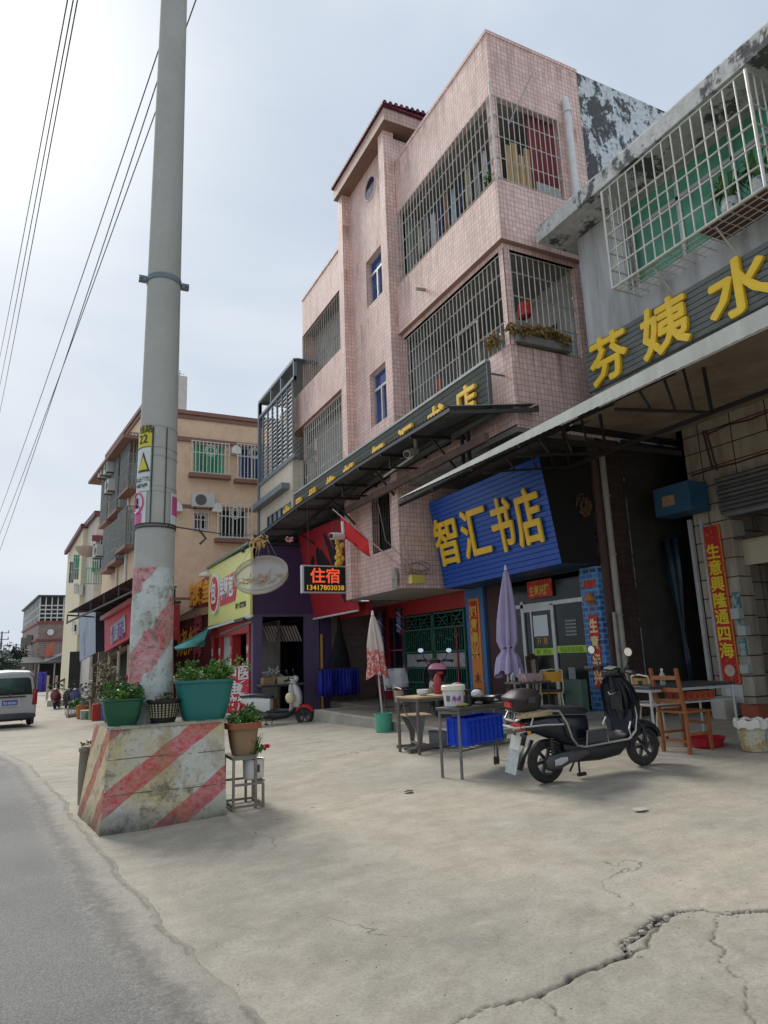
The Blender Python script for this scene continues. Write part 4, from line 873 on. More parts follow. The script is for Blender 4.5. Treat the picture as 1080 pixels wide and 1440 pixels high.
b = B(); b.tube([b_+Vector((-.03, 0, -.02)), c_+Vector((-.03, 0, -.02))], .025, 6); b.build('bottom_rail', white, t)
b = B(); rnd = random.Random(13); nn = (d_-a_).cross(b_-a_).normalized(); nn = nn if nn.x < 0 else -nn
def SP(u, v): return a_.lerp(d_, u).lerp(b_.lerp(c_, u), v)+nn*.012
for u, v0, v1, w_ in ((.2, .3, .62, .05), (.42, .22, .7, .07), (.5, .26, .6, .05), (.62, .1, .72, .06), (.72, .15, .75, .05), (.86, .2, .9, .06), (.78, .55, .9, .05)):
    n = 9; l, r_ = [], []
    for k in range(n+1):
        s_ = k/n; uu = u+.05*math.sin(s_*5+u*9); ww = w_*(.3+.7*math.sin(PI*min(1, s_*1.1+.05)))*rnd.uniform(.7, 1.2)
        l.append(SP(uu-ww, v0+(v1-v0)*s_)); r_.append(SP(uu+ww, v0+(v1-v0)*s_))
    for k in range(n): b.add([l[k], l[k+1], r_[k+1], r_[k]], [(0, 1, 2, 3)])
b.build('brush_marks', mat('black_ink', (.008, .008, .01), .5), t)
# small flag on a pole
fp = [onx(5.45, 468, 716), onx(6.3, 567, 800)]
t = thing('flag', 'red flag with its pole slanting out from the mezzanine corner', 'flag', fp[1])
b = B(); b.tube(fp, .014, 6); b.build('pole', mat('pale_pole', (.45, .35, .3), .5), t)
b = B(); u = (fp[1]-fp[0]); rows = []
for j in range(7):
    rows.append([fp[0]+u*(.12+.42*k/12)+Vector((.03*math.sin(k*.9+j*.5), .03*math.sin(k*1.3+j), -.42*j/6*(1-.25*abs(k/12-.4)))) for k in range(13)])
b.loft(rows, False); b.build('cloth', mat('flag_red', (.62, .02, .02), .7, .1), t, solid=.004)
# work glove, caged lamp, yellow box, camera
b = B(); p = onx(6.3, 556, 815)
for k in range(5): b.tube([p+Vector((0, .03*k-.06, .12)), p+Vector((-.02, .045*k-.09, -.06-.05*(k % 3))), p+Vector((-.02, .05*k-.1, -.16-.03*(k % 2)))], .02, 6)
b.lathe([(.03, .25), (.06, .18), (.075, .05), (.07, 0)], p, 10); single(b, 'work_glove', mat('grey_glove', (.38, .36, .30), .9, .2), 'grey work glove dangling from the flag pole foot', 'glove', loc=p)
p = ony(11.6, 586, 814); t = thing('yellow_box', 'yellow plastic box hanging in a tangle of wire below the mezzanine', 'box', p)
b = B(); b.box(p.x-.15, p.x+.15, p.y-.07, p.y+.07, p.z-.10, p.z+.07); b.build('case', mat('yellow_plastic', (.62, .52, .10), .5, .1), t, bevel=.012)
b = B(); rnd = random.Random(17)
for i in range(14):
    a = rnd.uniform(0, 6.28); c = p+Vector((rnd.uniform(-.15, .15), 0, .2+rnd.uniform(-.03, .05))); r_ = rnd.uniform(.12, .26)
    b.tube([c+Vector((r_*1.3*math.cos(a+q), rnd.uniform(-.02, .02), r_*.55*math.sin(a+q))) for q in np.linspace(0, 4.2, 10)], .005, 4)
b.tube([p+Vector((-.1, .1, .3)), p+Vector((-.5, .3, .8)), Vector((5.9, 12.1, 4.4))], .008, 4); b.tube([p+Vector((0, 0, .1)), p+Vector((-.1, .3, .75)), p+Vector((.05, .4, 1.1))], .007, 4)
b.build('wire', mat('wire_grey', (.25, .2, .17), .7), t)
def camera_(nm, p, d, lab, m):
    t = thing(nm, lab, 'camera', p); p = Vector(p); d = Vector(d).normalized()
    b = B(); b.tube([p, p+d*.34], .075, 10); b.build('body', m, t); b = B(); b.tube([p-d*.02+Vector((0, 0, .07)), p+Vector((0, 0, .32))], .035, 8); b.build('bracket', m, t)
    b = B(); b.tube([p+d*.335, p+d*.36], .055, 10); b.build('lens', dark, t); return t
camera_('floodlight_camera', onx(5.85, 588, 632)+Vector((0, .1, 0)), (-.7, -.4, -.35), 'pale spot lamp on a bracket under the dark awning near its right end', mat('cream_metal', (.42, .38, .32), .5, .2))
b = B(); b.tube([onx(5.9, 583, 640), onx(5.9, 540, 670)], .022, 8); single(b, 'fluorescent_tube', alu, 'thin tube lamp slanting under the dark awning beside the spot lamp', 'lamp', loc=onx(5.9, 560, 655))
camera_('security_camera', ony(13.2, 482, 754), (-1, -.4, -.1), 'small white security camera above the lodging light box', white)
p = ony(13.2, 477, 778); b = B(); rnd = random.Random(19)
for i in range(26): q = p+Vector((rnd.gauss(0, .04), rnd.gauss(0, .03), rnd.uniform(-.25, .28))); b.lathe([(.0, -.07), (.05, -.02), (.035, .05), (0, .07)], q, 7)
single(b, 'golden_tassel', mat('golden_cloth', (.62, .36, .04), .7, .2), 'golden-yellow bunch hanging beside the white camera', 'ornament', loc=p)
# bamboo tray on strings and dried bunch over it
p = ony(15.6, 368, 811); rad = .62
t = thing('hanging_tray', 'round net drying tray with a few husks hanging on strings from the awning end', 'tray', p)
nvt = Vector((-.36, -.62, .70)).normalized()
b = B(); b.torus(p, rad, .018, nvt, 40, 6); b.torus(p+nvt*.13, rad*1.02, .012, nvt, 40, 6); b.build('rim', mat('bamboo', (.40, .35, .26), .7, .2), t)
def netmat():
    m, nt, b = nodes('fine_net'); b.inputs['Base Color'].default_value = (.62, .60, .54, 1); b.inputs['Roughness'].default_value = .9; b.inputs['Alpha'].default_value = .62; MATS['fine_net'] = m; return m
x_ = nvt.orthogonal().normalized(); y_ = nvt.cross(x_)
b = B(); b.add([p+(x_*math.cos(2*PI*k/40)+y_*math.sin(2*PI*k/40))*rad for k in range(40)], [tuple(range(40))])
b.loft([[p+nvt*h_+(x_*math.cos(2*PI*k/40)+y_*math.sin(2*PI*k/40))*rad for k in range(41)] for h_ in (0, .13)], False); b.build('net', netmat(), t)
b = B(); rnd = random.Random(23)
for i in range(50):
    q = p+nvt*.02+y_*rnd.gauss(0, .2)+x_*0; q = q+Vector((rnd.gauss(0, .22), rnd.gauss(0, .05), -.2)); q = q-nvt*((q-p).dot(nvt)-.025); a = rnd.uniform(0, 3); u = x_*math.cos(a)+y_*math.sin(a); b.tube([q, q+u*.07+nvt*.02, q+u*.13], .010, 4)
b.build('husk', mat('husk', (.42, .26, .12), .8, .3), t)
top = Vector((4.62, 16.0, 4.5)); b = B()
for k in (0, 10, 20, 30): b.tube([p+nvt*.13+(x_*math.cos(2*PI*k/40)+y_*math.sin(2*PI*k/40))*rad, top], .004, 4)
b.build('string', mat('string_grey', (.3, .3, .3)), t)
p = ony(15.3, 362, 762); b = B(); rnd = random.Random(29)
for i in range(40):
    a = rnd.uniform(0, 6.28); q = p+Vector((rnd.gauss(0, .09), rnd.gauss(0, .05), rnd.gauss(0, .05)+.02)); b.tube([q, q+Vector((.06*math.cos(a), 0, .06*math.sin(a))), q+Vector((.1*math.cos(a+.6), .02, .1*math.sin(a+.6)-.03))], .017, 5)
for i in range(9): b.tube([p+Vector((-.06+rnd.gauss(0, .02), 0, -.03)), p+Vector((-.09+rnd.gauss(0, .02), 0, -.34+rnd.gauss(0, .05)))], .02, 5)
single(b, 'dried_bunch', mat('ochre_cloth', (.55, .36, .14), .8, .3), 'ochre bunch of dried flowers tied above the hanging tray', 'ornament', loc=p)
for px, py, y in ((407, 757, 14.5), (468, 752, 13.6)):
    p = ony(y, px, py); b = B(); rnd = random.Random(px)
    for i in range(14): a = rnd.uniform(0, 6.28); b.tube([p, p+Vector((.1*math.cos(a), .0, .07*math.sin(a)-.02))], .016, 5)
    single(b, 'pink_bow', mat('pink_ribbon', (.6, .25, .25), .8, .3), 'small pink ribbon under the awning, %s the golden bunch' % ('just left of' if px > 430 else 'far to the left of'), 'ribbon', loc=p)
# ------------------------------------------------------------------ grey-framed building next to the pink one
gb = thing('cream_building', 'cream building with grey louvred balcony enclosure between the pink and orange buildings', 'building', (7, 20.5, 0))
creamt = tiles('pale_cream_tiles', (.60, .54, .45), (.4, .34, .28), .9, .45, .012, .05, stain=.35, gcol=(.25, .2, .15))
gx = 6.3; ya, yb = 18.7, 22.2
b = B(); b.wall((gx, ya, 2.5), (0, 1, 0), (0, 0, 1), yb-ya, 4.75, [(.2, 2.6, 3.05, 3.5)], .1, (1, 0, 0)); b.quad((gx, yb, 2.5), (gx, yb, 7.25), (10, yb, 7.25), (10, yb, 2.5)); b.quad((gx, ya, 2.5), (gx, ya, 7.25), (8, ya, 7.25), (8, ya, 2.5))
b.quad((gx, ya, 7.25), (gx, yb, 7.25), (9.5, yb, 7.25), (9.5, ya, 7.25)); b.build('wall', creamt, gb)
b = B(); b.quad((7.0, ya, 7.25), (7.0, yb, 7.25), (7.0, yb, 9.9), (7.0, ya, 9.9)); b.quad((gx+.5, yb, 7.25), (7.0, yb, 7.25), (7.0, yb, 9.7), (gx+.5, yb, 9.7)); b.build('balcony_wall', tiles('balcony_grid', (.30, .29, .28), (.1, .09, .08), .3, .16, .04, .2), gb)
b = B(); b.box(gx+.04, gx+.06, 18.9, 21.3, 5.55, 6.0); wn = b.build('strip_window', glass('pale_glass', (.30, .36, .4), .15), gb)
b = B(); 
for k in range(6): y = 18.88+k*.48; b.box(gx-.01, gx+.05, y, y+.05, 5.55, 6.0)
b.build('frame', mat('teal_frame', (.03, .05, .06), .5), wn)
gm = mat('grey_steel_paint', (.17, .21, .24), .45, .12, .2)
b = B(); b.box(gx-.25, gx, ya+.3, yb+.1, 6.42, 6.6); b.build('canopy', gm, gb)
b = B()
for z, w_ in ((7.25, .12), (9.72, .10), (10.3, .10)): b.box(gx-.05, gx+.05, ya-.3, yb+.12, z, z+w_)
for y in (ya-.3, ya+1.0, ya+2.1, yb+.02): b.box(gx-.04, gx+.06, y, y+.08, 9.72, 10.35)
b.box(gx-.06, gx+.06, yb+.02, yb+.14, 4.9, 10.3); b.box(gx, 9, yb+.04, yb+.12, 9.72, 9.82); b.box(gx, 9, yb+.04, yb+.12, 10.3, 10.38)
for k in range(7): y = ya-.1+k*.53; b.box(gx-.03, gx+.03, y, y+.05, 7.37, 9.72)
b.box(gx+.05, 9, ya-.3, yb+.1, 10.39, 10.42)
b.build('steel_frame', gm, gb)
b = B()
for k in range(6):
    y0 = ya-.05+k*.53+.07
    for j in range(17): z = 7.42+j*.135; b.quad((gx-.02, y0, z), (gx-.02, y0+.44, z), (gx+.03, y0+.44, z+.10), (gx+.03, y0, z+.10))
b.build('louvre', mat('louvre_grey', (.36, .38, .39), .5, .1), gb)
g = B(); bars(g, (gx+.02, yb+.05, 7.3), (1, 0, 0), (0, 0, 1), 1.2, 2.4, .12, .01, (.5, 1, 1.5)); g.build('side_bars', gm, gb)
b = B(); b.cyl((gx-.05, 22.15, 2.6), (gx-.05, 22.15, 5.0), .12, n=14); b.build('column_shaft', white, gb)
b = B(); b.lathe([(.13, 0), (.2, .1), (.16, .2), (.24, .32), (.26, .4)], (gx-.05, 22.15, 5.0), 14); b.build('column_capital', mat('gilt_capital', (.45, .33, .10), .5, .3), gb)
# ------------------------------------------------------------------ purple shop with yellow sign
ps = thing('purple_shop', 'purple clad corner shop with grey shutter bay beneath the awning end', 'shop', (5.5, 19, 0))
pur = mat('purple_panel', (.055, .025, .085), .45, .12, .2, (.02, .01, .03)); purl = mat('purple_post', (.10, .07, .15), .5, .15, .2)
XL = 4.63
b = B(); b.box(XL+.02, 6.72, 17.0, 17.12, 2.50, 4.32); b.box(XL+.02, 6.5, 17.12, 22, 4.2, 4.26); b.box(6.45, 6.75, 17.0, 17.1, -.1, 2.5); b.box(6.44, 6.46, 17.12, 22.0, -.2, 2.6); b.build('wall_panel', pur, ps)
b = B(); b.box(XL+.02, XL+.26, 17.0, 17.2, -.1, 2.5); b.box(6.02, 6.42, 17.0, 17.12, -.1, 2.5); b.box(XL+.01, 6.7, 16.985, 16.998, 2.47, 2.52); b.build('post', purl, ps)
b = B(); b.box(6.44, 6.49, 16.93, 16.99, 0, 2.0); b.build('wooden_post', mat('yellow_wood', (.5, .28, .07), .6), ps)
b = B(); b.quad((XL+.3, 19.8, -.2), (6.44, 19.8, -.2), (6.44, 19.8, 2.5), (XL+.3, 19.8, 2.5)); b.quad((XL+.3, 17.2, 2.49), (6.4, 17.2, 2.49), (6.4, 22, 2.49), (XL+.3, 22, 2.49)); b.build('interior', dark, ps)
b = B(); b.quad((5.0, 17.3, 2.15), (5.9, 17.3, 2.3), (6.0, 17.5, 1.95), (5.15, 17.5, 1.75))
b = B()
for k in range(12): x = 5.0+k*.08; b.beam((x, 17.35, 2.25-.0*k), (x+.22, 17.5, 1.85), .05, .012)
b.build('striped_blind', mat('striped_blind', (.40, .32, .30), .6, .3), ps)
b = B(); b.beam((XL, 16.95, 4.55), (6.6, 16.95, 4.6), .05, .05); b.beam((XL, 16.95, 4.36), (6.6, 16.95, 4.36), .04, .06)
for x in (XL+.05, 5.3, 5.95): b.beam((x, 16.95, 4.36), (x, 16.95, 4.57), .04, .04, (1, 0, 0))
b.build('awning_post', blk, ps)
ys_ = thing('yellow_sign', 'pale yellow shop sign with red roundel and white characters left of the purple wall', 'sign', (4.63, 19.5, 2.5))
b = B(); b.prism([(XL, 16.99, 2.46), (XL, 22.05, 2.50), (XL, 22.05, 4.35), (XL, 16.99, 4.26)], (-.06, 0, 0)); b.build('board', mat('sign_yellow', (.72, .70, .24), .45, .06, .15, (.5, .45, .2)), ys_)
xs_ = XL-.065
b = B(); b.cyl((xs_-.07, 20.9, 3.42), (xs_, 20.9, 3.42), .62, n=36); rd = b.build('roundel', white, ys_)
b = B(); b.cyl((xs_-.085, 20.9, 3.42), (xs_-.072, 20.9, 3.42), .52, n=36); b.build('disc', mat('sign_bright_red', (.62, .02, .04), .45, .08), rd)
text('包', .72, (xs_-.092, 21.25, 3.18), (0, -1, 0), (0, 0, 1), .01, white, 'lettering', rd, bold=.02)
b = B(); b.prism([(xs_-.02, 20.3, 3.0), (xs_-.02, 18.55, 3.02), (xs_-.02, 18.35, 3.4), (xs_-.02, 18.5, 3.82), (xs_-.02, 20.3, 3.78)], (.015, 0, 0)); b.build('ribbon', mat('sign_rose', (.6, .06, .10), .45, .08), ys_)
text('早阿包', .66, (xs_-.025, 20.25, 3.22), (0, -1, 0), (0, 0, 1), .02, white, 'lettering', ys_, bold=.02, width=1.6)
text('早餐·粥粉面', .16, (xs_-.004, 18.5, 2.78), (0, -1, 0), (0, 0, 1), .003, mat('black_print', (.02, .02, .02)), 'lettering', ys_, bold=.006, width=1.1)
b = B(); b.box(XL-.14, XL+.1, 16.95, 22.1, 4.33, 4.40); b.build('green_cap', mat('green_cap', (.12, .17, .12), .5, .2, .3), ys_)
p = ony(22, 290, 808); b = B(); b.lathe([(.0, -.09), (.22, -.06), (.24, 0), (.1, .08), (0, .1)], p, 14); single(b, 'flood_lamp', white, 'white oval lamp above the left end of the yellow sign', 'lamp', loc=p)
# under-sign fascia, folded awning, teal cloth
t = thing('teal_awning', 'faded teal cloth awning hanging low left under the yellow sign', 'awning', (4.2, 21, 2))
c1, c2, c3, c4 = ony(20.5, 245, 910), ony(20.5, 293, 884), ony(20.8, 287, 909), ony(20.3, 247, 914)
b = B(); b.loft([[c1, c1.lerp(c2, .5)+Vector((0, 0, -.05)), c2], [c4+Vector((0, -.05, -.02)), c4.lerp(c3, .5)+Vector((0, -.15, .02)), c3]], False); b.quad(c1, c2, c2+Vector((1.2, 1.5, .4)), c1+Vector((1.2, 1.5, .4))); b.build('cloth', mat('teal_cloth', (.13, .42, .40), .8, .1), t, solid=.01)
b = B(); b.beam(c2, onx(4.5, 355, 866), .05, .06); b.build('roller', mat('pale_green_rail', (.4, .5, .46), .5, .1), t)
b = B(); b.beam((4.45, 17, 2.42), (4.45, 21.8, 2.4), .12, .08); b.beam(onx(4.2, 310, 892), onx(4.2, 355, 874), .03, .05); b.build('arm', blk, t)
# striped red shopfront of the clinic behind the standing board
cs = thing('clinic_front', 'red pillared massage shopfront with white characters under the yellow sign', 'shop', (4.6, 20, -.2))
b = B()
for y in (17.4, 19.2, 20.6, 21.6): b.box(4.66, 4.9, y, y+.28, -.3, 2.35)
b.box(4.62, 4.92, 17.3, 21.9, 2.1, 2.42); b.build('red_pillar', red, cs)
b = B(); b.box(5.4, 5.45, 17.3, 21.9, -.3, 2.4); b.build('interior', dim, cs)
for k, y in enumerate((17.62, 19.42, 20.82, 21.8)):
    for i, c in enumerate(('针灸理疗', '推拿', '跌打', '正骨')[k]): text(c, .22, (4.65, y+.02, 1.6-i*.32), (0, -1, 0), (0, 0, 1), .004, white, 'lettering', cs, bold=.006)
b = B(); b.box(4.75, 4.8, 19.5, 20.6, -.3, 2.1); b.build('curtain', mat('pale_door', (.36, .38, .36), .7, .15), cs)
# red sign with gold characters and the small awning under it
rg = thing('gold_on_red_sign', 'red sign with crowded gold characters between the pole and the yellow sign', 'sign', (4.3, 23, 3))
q0, q1, q2, q3 = ony(23.0, 297, 806), ony(23.0, 297, 850), ony(26.0, 262, 858), ony(26.0, 262, 832)
b = B(); n_ = Vector((.25, .1, 0)); b.prism([q0, q1, q2, q3], n_); b.build('board', mat('sign_deep_red', (.42, .02, .02), .5, .15), rg)
du_ = (q1-q2).normalized(); text('红烧烤鱼', .85, q2+Vector((-.12, -.05, .12)), du_, (0, 0, 1), .05, mat('orange_gold', (.72, .33, .04), .5), 'lettering', rg, bold=.02, width=(q1-q2).length*1.1)
b = B(); e0, e1, e2, e3 = ony(23, 297, 850), ony(27, 262, 858), ony(26, 236, 875), ony(22.5, 297, 858)
sheet('roof_sheet', (e2, e3+Vector((-.5, -.4, 0)), e1, e0), mat('black_sheet', (.03, .03, .035), .5), 40, .03, rg)
t = thing('menu_wall', 'dark shopfront printed with tall orange characters beside the utility pole', 'shopfront', (4.5, 24, 0))
q = [ony(23.6, 297, 862), ony(23.6, 297, 1000), ony(25, 244, 1000), ony(25, 244, 876)]
b = B(); b.prism(q, (.1, .2, 0)); b.build('board', mat('dark_maroon', (.09, .015, .015), .6, .3), t)
for i, c in enumerate('烧烤'): text(c, 1.0, q[3]+(q[0]-q[3])*(.12+.3*i)+Vector((-.02, -.05, -1.15)), (q[0]-q[3]), (0, 0, 1), .01, mat('orange_gold', (.72, .33, .04)), 'lettering', t, bold=.01, sx=.5)
for i, c in enumerate('美味大排'): text(c, .42, q[3]+(q[0]-q[3])*(.55)+Vector((-.02, -.06, -.3-.35*i)), (q[0]-q[3]), (0, 0, 1), .01, mat('rose_print', (.4, .06, .08)), 'lettering', t, bold=.01)
# standing red board
t = thing('massage_board', 'red standing board with white characters for massage in front of the purple shop', 'sign', ong(340, 1000))
a_, b_, c_, d_ = ony(17.4, 357, 936), ony(17.4, 357, 1004), ony(17.9, 312, 1004), ony(17.9, 312, 940)
b = B(); b.prism([a_, b_, c_, d_], (.02, .05, 0)); b.build('board', mat('board_red', (.62, .02, .04), .5, .08), t)
b = B()
for s_, e_ in ((a_, b_), (b_, c_), (c_, d_), (d_, a_)): b.beam(s_, e_, .03, .03)
b.build('frame', white, t)
du_ = (a_-d_).normalized(); wv = (a_-d_).length; hv = a_.z-b_.z
b = B(); cc_ = c_.lerp(a_, .5)+du_*wv*.24+Vector((-.01, -.02, .02)); b.add([cc_+du_*.24*math.cos(2*PI*k/24)+Vector((0, 0, .20*math.sin(2*PI*k/24))) for k in range(24)], [tuple(range(24))]); b.build('oval', white, t, smooth=0)
text('中医', .40, c_+du_*wv*.08+Vector((-.01, -.025, hv*.70)), du_, (0, 0, 1), .004, white, 'lettering', t, bold=.008, width=wv*.8)
text('推', .38, c_+du_*wv*.08+Vector((-.01, -.025, hv*.40)), du_, (0, 0, 1), .004, white, 'lettering', t, bold=.008)
text('拿', .38, c_+du_*wv*.56+Vector((-.012, -.04, hv*.40)), du_, (0, 0, 1), .004, mat('ink_red', (.6, .03, .05)), 'lettering', t, bold=.008)
text('按摩', .40, c_+du_*wv*.08+Vector((-.01, -.025, hv*.08)), du_, (0, 0, 1), .004, white, 'lettering', t, bold=.008, width=wv*.8)
# plank wall between purple shop and barber, with the rack of blue aprons
b = B()
for k in range(8): b.box(6.76, 8.05, 17.0, 17.05, .0+k*.33, .0+k*.33+.315)
b.box(6.76, 8.05, 17.05, 17.07, 0, 2.64); pw = b.build('plank_wall', mat('brown_planks', (.14, .10, .085), .6, .15, .4), None); tagp(pw, 'brown horizontal plank wall between the purple post and the barber pole', 'wall')
t = thing('barber_pole', 'tall blue and white striped barber light on the red column', 'barber pole', (7.9, 16.2, 1))
def spiral(name):
    m, nt, b = nodes(name); s = N(nt, 'ShaderNodeSeparateXYZ'); L(nt, worldpos(nt), s.inputs[0])
    v = math_(nt, 'FRACT', math_(nt, 'ADD', math_(nt, 'MULTIPLY', s.outputs[2], 3.2), math_(nt, 'MULTIPLY', s.outputs[0], 4)))
    L(nt, ramp(nt, v, [(0, (.02, .03, .16)), (.34, (.5, .5, .55)), (.42, (.01, .01, .03)), (.66, (.04, .05, .25)), (.9, (.3, .05, .12))], 'CONSTANT'), b.inputs['Base Color']); b.inputs['Roughness'].default_value = .2; MATS[name] = m; return m
b = B(); b.cyl((7.86, 16.25, .95), (7.86, 16.25, 2.35), .11, n=18); b.build('tube', spiral('barber_stripes'), t)
b = B(); b.cyl((7.86, 16.25, 2.352), (7.86, 16.25, 2.55), .12, n=18); b.cyl((7.86, 16.25, .80), (7.86, 16.25, .948), .12, n=18); b.build('cap', blk, t)
t = thing('small_barber_light', 'short red, white and blue striped barber light hung high left of the green gate', 'barber pole', (8.0, 15.4, 2.1))
b = B(); b.cyl((7.98, 15.38, 1.95), (7.98, 15.38, 2.45), .10, n=16); b.build('tube', MATS['barber_stripes'], t); b = B(); b.cyl((7.98, 15.38, 2.452), (7.98, 15.38, 2.55), .11, n=16); b.build('cap', blk, t)
t = thing('apron_rack', 'rack of royal blue aprons standing before the plank wall', 'clothes rack', (6.9, 16.3, 0))
b = B(); zr = gz(6.9, 16.3)
for x in (6.15, 7.2): b.tube([(x, 16.3, zr), (x, 16.3, 1.12)], .015, 6)
b.tube([(6.1, 16.3, 1.12), (7.25, 16.3, 1.12)], .015, 6); b.beam((6.0, 16.1, zr+.02), (6.3, 16.5, zr+.02), .03, .03); b.beam((7.05, 16.1, zr+.02), (7.35, 16.5, zr+.02), .03, .03); b.build('frame', blk, t)
blc = mat('royal_blue_cloth', (.012, .02, .30), .8, .2)
for i in range(13):
    x = 6.15+i*.083; b = B(); rnd = random.Random(i)
    b.loft([[Vector((x+(.02+.03*(1-z))*math.sin(k*1.7+i)+.03*z, 16.3+.28*(k/6-.5)*(1-.3*z), .42+.1*rnd.random()*(z < .1)+.68*z)) for k in range(7)] for z in (0, .5, 1)], False); b.build('apron', blc, t, solid=.012)
t = thing('hanging_bag', 'black cloth bag hanging above the blue aprons', 'bag', (6.95, 16.9, 1.9))
b = B(); b.loft([[Vector((6.95+w_*math.cos(a), 16.9+.08*math.sin(a), z)) for a in np.linspace(0, 2*PI, 13)[:-1]] for w_, z in ((.02, 2.45), (.05, 2.1), (.22, 1.55), (.3, 1.15), (.28, .9))]); b.build('body', mat('black_cloth', (.012, .012, .014), .9), t)
b = B(); b.tube([(6.95, 16.95, 2.45), (6.95, 17, 2.65)], .01, 4); b.build('strap', blk, t)
# ------------------------------------------------------------------ orange building
ob = thing('orange_building', 'orange rendered three storey building with white window cages behind the utility pole', 'building', (5, 26, -.5))
org = mat('orange_render', (.74, .53, .36), .75, .05, .3, (.3, .18, .12), .6, bmp=.08); orb = mat('brown_band', (.24, .12, .09), .6, .12)
A_ = Vector((2.70, 25, -.6)); Z_ = Vector((1.98, 31.8, -.6)); dl = (Z_-A_).normalized(); nl = Vector((dl.y, -dl.x, 0))  # inward
if nl.x < 0: nl = -nl
def oz(px, py): return ony(25, px, py)
wins = [(oz(273, 624), oz(315, 668), 'big', 'green'), (oz(336, 628), (7.35, 0, 8.25), 'big', 'blue'), (oz(309, 712), oz(347, 757), 'big', 'dark'), (oz(273, 722), oz(292, 745), 'small', 'dark')]
holes = []
for a, b_, s_, c in wins: holes.append((a[0]-2.70, b_[0]-2.70, min(a[2], b_[2])+.6, max(a[2], b_[2])+.6))
holes.append((oz(235, 0)[0]-2.7 if 0 else 3.72-2.7, 4.02-2.7, 2.9+.6, 4.0+.6))
HB = 11.3
b = B(); b.wall(A_, (1, 0, 0), (0, 0, 1), 7.5, HB, holes, .15, (0, 1, 0))
def LP(s_, z, off=0): return A_+dl*s_+Vector((0, 0, z+.6))-nl*off
WL = (Z_-A_).length
def on_left(px, py):
    p = onpl(A_, nl, px, py); return ((p-A_).dot(dl), p.z)
b.wall(A_, dl, (0, 0, 1), WL, HB, [], .15, nl); b.quad(Z_, Z_+Vector((8, 0, 0)), Z_+Vector((8, 0, HB)), Z_+Vector((0, 0, HB))); b.quad(A_+Vector((0, 0, HB)), A_+Vector((7.5, 0, HB)), Z_+Vector((8, 0, HB)), Z_+Vector((0, 0, HB)))
b.build('wall', org, ob)
b = B(); ztop = HB-.6
for z0, z1, o_ in ((ztop-.12, ztop+.03, .12), (ztop-.28, ztop-.13, .06), (ztop-1.18, ztop-1.02, .10), (6.95, 7.1, .01), (3.6, 3.68, .01)):
    b.box(2.70-o_, 10.2, 25-o_, 24.998, z0, z1); b.prism([LP(0, z0, -.001), LP(WL+.1, z0, -.001), LP(WL+.1, z0, o_), LP(0, z0, o_)], (0, 0, z1-z0))
b.build('cornice_band', orb, ob)
b = B(); b.prism([LP(-.1, ztop-1.3, -.001), LP(WL+.5, ztop-1.3, -.001), LP(WL+.5, ztop-1.3, .7), LP(-.1, ztop-1.3, .7)], (0, 0, .12)); b.build('ledge', orb, ob)
whb = mat('white_bars', (.66, .66, .60), .5, .08)
gl = {'green': glass('emerald_glass', (.03, .27, .14), .1), 'blue': glass('navy_glass', (.03, .05, .14), .1), 'dark': darkg}
for a, b_, s_, c in wins:
    x0, x1, z0, z1 = a[0], b_[0], min(a[2], b_[2]), max(a[2], b_[2])
    f = B(); f.box(x0, x1, 25.08, 25.12, z0, z0+.06); f.box(x0, x1, 25.08, 25.12, z1-.06, z1); f.box(x0, x0+.06, 25.08, 25.12, z0+.06, z1-.06); f.box(x1-.06, x1, 25.08, 25.12, z0+.06, z1-.06); f.box((x0+x1)/2-.03, (x0+x1)/2+.03, 25.08, 25.12, z0+.06, z1-.06)
    if c == 'green': f.box(x0+.06, x0+.16, 25.07, 25.13, z0+.06, z1-.06); f.box(x1-.16, x1-.06, 25.07, 25.13, z0+.06, z1-.06)
    fr = f.build('window', mat('green_frame', (.08, .35, .22), .5) if c == 'green' else alu, ob); p_ = B(); p_.box(x0+.06, x1-.06, 25.1, 25.11, z0+.06, z1-.06); p_.build('pane', gl[c], fr)
    g = B(); e = .12 if s_ == 'big' else .02; bars(g, (x0-e, 24.72 if s_ == 'big' else 24.95, z0-.05), (1, 0, 0), (0, 0, 1), x1-x0+2*e, z1-z0+.1, .14, .016, (0, (z1-z0)*.68, z1-z0+.08))
    if s_ == 'big':
        for xx in (x0-e, x1+e):
            for zz in (z0-.05, z0+.5, z1-.2, z1+.05): g.tube([(xx, 24.72, zz), (xx, 24.99, zz)], .016, 4)
        xc = (x0+x1)/2
        for r_ in (.13, .22): g.torus((xc, 24.71, z1-.3), r_, .012, (0, 1, 0), 16, 4)
        for sg in (-1, 1): g.tube([(xc, 24.71, z1-.05), (xc+sg*.2, 24.71, z1-.3), (xc, 24.71, z1-.5)], .012, 4)
        sb = B(); sb.box(x0-.2, x1+.2, 24.68, 24.98, z0-.22, z0-.08); sb.build('sill', orb, ob)
    g.build('window_bars', whb, ob)
b = B(); b.box(3.72, 4.02, 25.1, 25.12, 2.9, 4.0); b.build('window', darkg, ob)
